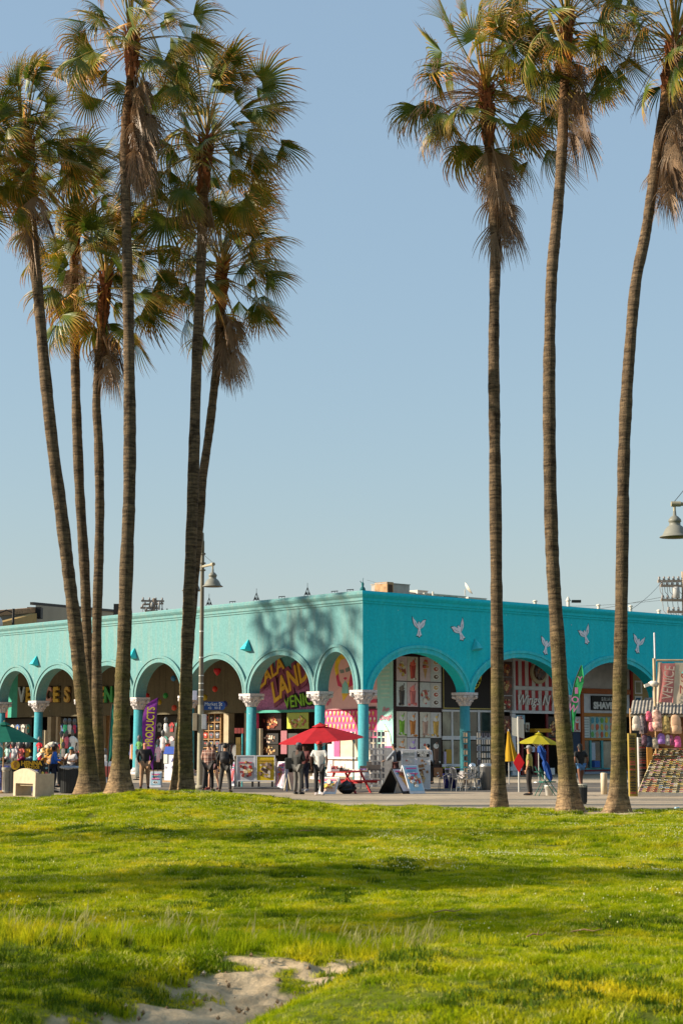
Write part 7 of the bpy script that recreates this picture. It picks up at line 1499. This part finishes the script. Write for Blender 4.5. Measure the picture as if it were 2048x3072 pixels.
q = Bq(2003, 2048); text('VENICE', .50, cloth('banner_white', (.66, .56, .46)), bn, TM(q.x, q.y - .09, q.z, R(83)), .008, w=1.15)
for ch, px, py, s in (('S', 2046, 2035, .40), ('M', 2048, 2070, .42)): q = Bq(px, py); text(ch, s, cloth('banner_red', (.50, .12, .10)), bn, TM(q.x, q.y - .08, q.z), .008)
q = Bq(2052, 2018); MB().lathe([(.12, -.02), (.12, .02)], (q.x, q.y-.1, q.z), 10).build('emblem', K(.03, .22, .24), bn)
# tilted display of sunglasses on cream grid
A0, A1, A2, A3 = S(1912, 2378, SY-.9), S(2160, 2382, SY-.9), S(2160, 2248, SY+.5), S(1966, 2248, SY+.5)
mb = MB(); mb.add([A0, A1, A2, A3], [(0, 1, 2, 3)]); mb.build('display_board', mat('display_cream', (.50, .42, .25), .7), sl_)
mb = MB(); mb.add([A0 + Vector((0, -.06, -.17)), A1 + Vector((0, -.06, -.17)), A1 + Vector((0, -.06, .02)), A0 + Vector((0, -.06, .02)), A0 + Vector((0, .2, -.17)), A1 + Vector((0, .2, -.17))], [(0, 1, 2, 3), (4, 5, 1, 0)]); mb.build('base_rail', mat('rail_cream', (.42, .38, .32), .8, var=.15), sl_)
nrm = (A1-A0).cross(A3-A0).normalized()
if nrm.y > 0: nrm = -nrm
NR, NC = 24, 22
for r_ in range(NR+1):
    v = r_/NR; a_ = A0.lerp(A3, v); b_ = A1.lerp(A2, v)
    if r_ % 4 == 0: MB().beam(a_ + nrm*.02, b_ + nrm*.02, .035, .02).build('display_rail', mat('rail_yellow', (.60, .50, .26), .6), sl_)
for c_ in range(NC+1): u = c_/NC; MB().beam(A0.lerp(A1, u) + nrm*.02, A3.lerp(A2, u) + nrm*.02, .022, .018).build('display_rail', mat('rail_yellow', (.60, .50, .26), .6), sl_) if c_ % 2 == 0 else None
mbs = [MB() for _ in range(8)]; rg = random.Random(77)
for r_ in range(NR):
    for c_ in range(NC):
        u = (c_+.5)/NC; v = (r_+.5)/NR; p = A0.lerp(A1, u).lerp(A3.lerp(A2, u), v) + nrm*.035; ex = (A1-A0).normalized(); ey = (A3-A0).cross(ex).cross(ex)*-1; ey = nrm.cross(ex).normalized()*-1
        if ey.z < 0: ey = -ey
        i = rg.choice([0, 0, 0, 0, 1, 1, 2, 3, 4, 5]) if r_ > 3 else rg.choice([0, 1, 2, 3, 4, 5, 6, 7])
        for s in (-1, 1):
            c = p + ex*s*.034; mbs[i].add([c - ex*.024 - ey*.012, c + ex*.024 - ey*.012, c + ex*.026 + ey*.010, c - ex*.026 + ey*.010, c - ex*.024 - ey*.012 + nrm*.02, c + ex*.024 - ey*.012 + nrm*.02, c + ex*.026 + ey*.010 + nrm*.02, c - ex*.026 + ey*.010 + nrm*.02], [(4, 5, 6, 7), (0, 1, 5, 4), (1, 2, 6, 5), (2, 3, 7, 6), (3, 0, 4, 7)])
for i, c in enumerate(((.015, .015, .018), (.12, .07, .04), (.60, .58, .55), (.45, .04, .04), (.55, .25, .35), (.60, .42, .05), (.05, .20, .45), (.55, .2, .04))):
    o = mbs[i].build('sunglasses_rows', K(*c, rough=.25), sl_); o['kind'] = 'stuff'
def glass_column(label, px0, px1, ytop, ybase, m, Y, cols):
    a = at(px0, ybase, Y); b_ = at(px1, ybase, Y); top = at(px0, ytop, Y).z; w = b_.x - a.x; t = thing('sunglasses_tower', label, 'display tower', ((a.x+b_.x)/2, Y, 0)); z0 = max(a.z, .02)
    MB().box(-w/2, w/2, 0, .25, 0, top).build('tower_board', m, t); n = int((top - .1)/.085)
    for i in range(n):
        z = .08 + (top-.12)*i/n; MB().box(-w/2, w*.42, -.04, 0, z, z+.012).build('shelf_lip', m, t)
        mb = MB(); mb.box(-w*.42, -w*.12, -.08, -.01, z+.02, z+.055); mb.box(-w*.05, w*.22, -.08, -.01, z+.02, z+.055); mb.build('sunglasses', K(*random.Random(i).choice([(.015, .015, .015), (.02, .02, .02), (.1, .05, .03), (.3, .05, .05)]), rough=.25), t)
glass_column('tall yellow tower of sunglasses right behind the rightmost palm', 1888, 1912, 2200, 2394, mat('tower_yellow', (.28, .20, .04), .6), 56.5, 2)
glass_column('shorter grey tower of sunglasses beside the yellow one', 1915, 1942, 2212, 2320, mat('tower_grey', (.40, .38, .36), .6), 58.8, 2)
# backpacks hung under the eave
def backpack(label, px, y0, y1, wpx, c, Y, row, pat=None, fat=.30, tilt=0.0):
    a = at(px, y0, Y); z1 = a.z; z0 = at(px, y1, Y).z; H = z1-z0; w = wpx/5077*Y; m = mat('bag_%d_%d' % (px, y0), c, .75, var=.8 if pat else .25, scale=11 if pat else 5)
    t = thing('backpack', label, 'backpack', (a.x, Y, z0), R(tilt), row); mb = MB(); prof = [(.0, 0), (.48, .01), (.54, .05), (.56, .30), (.50, .42), (.53, .55), (.46, .80), (.30, .95), (.0, 1.0)]
    mb.lathe([(r_*w, z*H*.92) for r_, z in prof], (0, 0, 0), 14, sy=fat); b_ = mb.build('bag_body', m, t)
    mb = MB(); mb.lathe([(0, 0), (.34*w, .02), (.38*w, H*.12), (.34*w, H*.30), (.1*w, H*.34), (0, H*.34)], (0, -w*fat*.42, H*.06), 12, sy=.35); mb.build('front_pocket', m, b_)
    mb = MB(); mb.tube([(-.05, 0, H*.9), (-.04, 0, H*1.0), (.04, 0, H*1.0), (.05, 0, H*.9)], .010, 5); mb.tube([(0, 0, H), (0, 0, H+.12)], .006, 4); mb.build('strap', M_black, t); return t
R1 = 'backpacks in the top row under the stall eave'; R2 = 'small bags in the lower row under the stall eave'
for px, y0, y1, w, c, lb, pat in ((1906, 2142, 2192, 22, (.60, .50, .40), 'pale cream backpack at the left end of the top row', 0), (1922, 2140, 2202, 14, (.45, .34, .32), 'narrow mauve patterned backpack second in the top row', 1), (1933, 2142, 2200, 12, (.06, .03, .04), 'black backpack third in the top row', 0), (1944, 2130, 2164, 18, (.58, .10, .16), 'small pink backpack with the red star pattern in the top row', 1), (1952, 2162, 2194, 18, (.60, .18, .22), 'pink pouch hanging below the pink backpack', 1), (1967, 2122, 2194, 30, (.60, .34, .26), 'large peach leopard backpack, biggest of the top row', 1), (1995, 2140, 2200, 22, (.48, .34, .12), 'tan patterned backpack right of the peach one', 1), (2024, 2138, 2202, 32, (.58, .36, .22), 'big beige backpack with pink patch nearest the right edge', 0)): backpack(lb, px, y0, y1, w, c, SY-.75, R1, pat)
for px, y0, y1, w, c, lb, pat in ((1932, 2200, 2236, 18, (.10, .05, .07), 'dark red flowered bag in the lower row', 1), (1945, 2204, 2242, 20, (.03, .035, .06), 'dark navy bag in the lower row', 0), (1962, 2208, 2246, 20, (.42, .34, .24), 'cream and green patterned bag in the lower row', 1), (1981, 2196, 2232, 22, (.32, .16, .46), 'purple bag in the lower row', 0), (2001, 2200, 2236, 14, (.58, .48, .42), 'white bag in the lower row', 1), (2011, 2202, 2236, 14, (.28, .08, .14), 'maroon bag in the lower row', 1), (2030, 2204, 2242, 20, (.66, .12, .30), 'hot pink bag at the right of the lower row', 0)): backpack(lb, px, y0, y1, w, c, SY-.7, R2, pat)
mb = MB(); q = S(1900, 2205, SY-.72); q1 = S(2160, 2205, SY-.72); mb.tube([(q.x, q.y, q.z+.16), (q1.x, q1.y, q1.z+.16)], .012, 5); mb.build('hanging_rail', M_black, sl_)
MB().box(S(1925, 2300, SY+.8).x, S(2160, 2300, SY+.8).x, .8, .9, 0, zr+.2).build('stall_back', mat('stall_back_brown', (.16, .07, .03), .8), sl_); MB().box(S(1942, 2300).x, S(1958, 2300).x, .1, .2, 0, zr-.9).build('stall_panel', K(.42, .2, .04), sl_)
# litter
p = gp(2030, 2428); t = thing('litter', 'crumpled pale blue can lying on the paving at the right edge', 'litter', (p.x, p.y, .0), R(30)); mb = MB(); mb.tube([(-.07, 0, .035), (-.02, .01, .03), (.06, 0, .038)], [.033, .026, .034], 8); mb.build('can', K(.25, .40, .50, rough=.4), t)
for i, (px, py, L_, a_, lb) in enumerate(((640, 2618, .35, .1, 'thin dry twig lying on the lawn left of centre'), (1760, 2812, .30, -.2, 'forked dry twig on the lawn at the right'), (1610, 2828, .22, .4, 'short brown leaf piece on the lawn at the right'), (1345, 2752, .3, .0, 'dark twig on the lawn near the middle'), (915, 2503, .4, .1, 'pale dry frond scrap on the lawn near the bank'))):
    for _ in range(4):
        d = ray(px, py); lo, hi = 8.0, 48.0
        Ys = np.linspace(9, 47, 600); zr_ = CAMH + d.z/d.y*Ys; tz = terr(d.x/d.y*Ys, Ys); w_ = np.where(zr_ < tz)[0]; Yh = Ys[w_[0]] if len(w_) else 20
    x_, y_ = d.x/d.y*Yh, Yh; t = thing('dry_twig', lb, 'twig', (x_, y_, float(terr(x_, y_)) + .05), a_); mb = MB(); mb.tube([(-L_/2, 0, 0), (-L_*.1, .03, .02), (L_*.2, -.01, .01), (L_/2, .03, .03)], [.006, .008, .006, .003], 5); mb.tube([(0, 0, .01), (L_*.25, .06, .05)], [.005, .002], 4); mb.build('twig', mat('dry_wood', (.34, .20, .09), .8), t)

# rails of clothes in the dark shop mouths of the left wing
def clothes_rail(label, px, ybase, n, w, seed, pal, d=4.6, h=1.7):
    x = FL.pxx(px, d); o = FL.w((x, d, 0)); t = thing('clothes_rack', label, 'clothes rack', tuple(o), AL); rg = random.Random(seed); mb = MB()
    for s in (1, -1): mb.tube([(s*w/2, 0, 0), (s*w/2, 0, h)], .02, 6); mb.beam((s*w/2, -.25, .02), (s*w/2, .25, .02), .03)
    mb.tube([(-w/2, 0, h), (w/2, 0, h)], .02, 6); mb.build('rail', M_black, t)
    for i in range(n):
        x = -w/2 + w*(i+.5)/n; L_ = rg.uniform(.55, .95); c = rg.choice(pal); m2 = MB()
        m2.add([(x-.03, -.22, h-.12), (x+.04, -.22, h-.12), (x, 0, h-.02), (x-.05, -.24, h-.12-L_), (x+.05, -.24, h-.12-L_), (x+.04, .22, h-.12), (x-.03, .22, h-.12), (x+.05, .24, h-.12-L_), (x-.05, .24, h-.12-L_)], [(0, 1, 2), (5, 6, 2), (0, 3, 4, 1), (1, 4, 7, 5), (5, 7, 8, 6), (6, 8, 3, 0), (1, 5, 2), (6, 0, 2)]); m2.build('garment', K(*c), t)
pal1 = [(.30, .03, .03), (.05, .05, .08), (.45, .42, .38), (.06, .12, .30), (.40, .20, .05), (.04, .20, .16), (.5, .35, .38)]
clothes_rail('rail of mixed shirts inside the arch right of the henna stall', 168, 2360, 14, 2.2, 1, pal1)
clothes_rail('rail of coloured clothes inside the arch between the two palm pairs', 400, 2360, 16, 2.4, 2, pal1)
clothes_rail('rail of dark and bright clothes behind the purple flag', 492, 2360, 18, 2.8, 3, pal1)
clothes_rail('rail of dark hoodies behind the three people by the lamp post', 690, 2360, 14, 1.7, 4, [(.03, .03, .035), (.10, .02, .02), (.2, .2, .2), (.05, .06, .12)])
clothes_rail('rail of clothes in the shop mouth at the far left edge', 30, 2360, 22, 3.4, 5, pal1)
def tee_wall(px0, px1, seed, label):
    x0, x1 = FL.pxx(px0, 5.9), FL.pxx(px1, 5.9); t = thing('shirt_display', label, 'display wall', tuple(FL.w(((x0+x1)/2, 5.9, 0)))); sf = SubF(FL, t.location); rg = random.Random(seed); n = max(2, int((x1-x0)/.62)); MB().box(x0, x1, 5.9, 5.95, .2, 3.3).build('backing_board', K(.04, .035, .03), t, sf)
    for i in range(n):
        for j in range(3):
            cx_ = x0 + (x1-x0)*(i+.5)/n; cz_ = 1.0 + j*.82; s = .26; m2 = MB(); P = [(-.55, .9), (-1.05, .45), (-.85, .1), (-.6, .3), (-.6, -1.1), (.6, -1.1), (.6, .3), (.85, .1), (1.05, .45), (.55, .9), (.2, 1.05), (-.2, 1.05)]
            m2.plate([(cx_ + u*s, cz_ + v*s) for u, v in P], 5.84, 5.89, 0); m2.disc(cx_, cz_+.02, .10, 5.83, 5.85, 7, 1, jit=.4, rg=rg); m2.build('hung_shirt', [K(*rg.choice(pal1)), K(*rg.choice([(.5, .5, .5), (.5, .3, .05), (.05, .05, .05)]))], t, sf)
tee_wall(435, 545, 1, 'wall of hung shirts deep inside the arch behind the purple flag')
tee_wall(165, 290, 2, 'wall of hung shirts deep inside the arches behind the left palms')
tee_wall(0, 95, 3, 'wall of hung shirts deep inside the leftmost arch')

# pebbles and crumbs of soil on the sand (too many to count)
n = 450; X = rs.uniform(-2.2, .6, n); Y = rs.uniform(9.5, 14.5, n); ok = rs.uniform(0, 1, n) < sandmask(X, Y); X, Y = X[ok], Y[ok]
scatter('sand_crumbs', np.stack([X, Y, terr(X, Y) + .02], -1), rs.uniform(.4, 2.2, len(X)), rs.uniform(0, 6.28, len(X)), inst_collection('crumbs', [raw('crumb', *octa(0.011), mat('crumb_brown', (.20, .13, .07), .9, var=.3)), raw('crumb_pale', *octa(0.010), mat('crumb_pale', (.45, .36, .25), .9, var=.2))]))
n = 700; X = rs.uniform(-2.2, .6, n); Y = rs.uniform(9.5, 14.5, n); m_ = sandmask(X, Y); ok = (m_ > .2) & (vnoise(X, Y, .3, 91) > .2); X, Y = X[ok], Y[ok]
scatter('straggling_grass', np.stack([X, Y, terr(X, Y)], -1), rs.uniform(.5, 1.0, len(X)), rs.uniform(0, 6.28, len(X)), tufts)
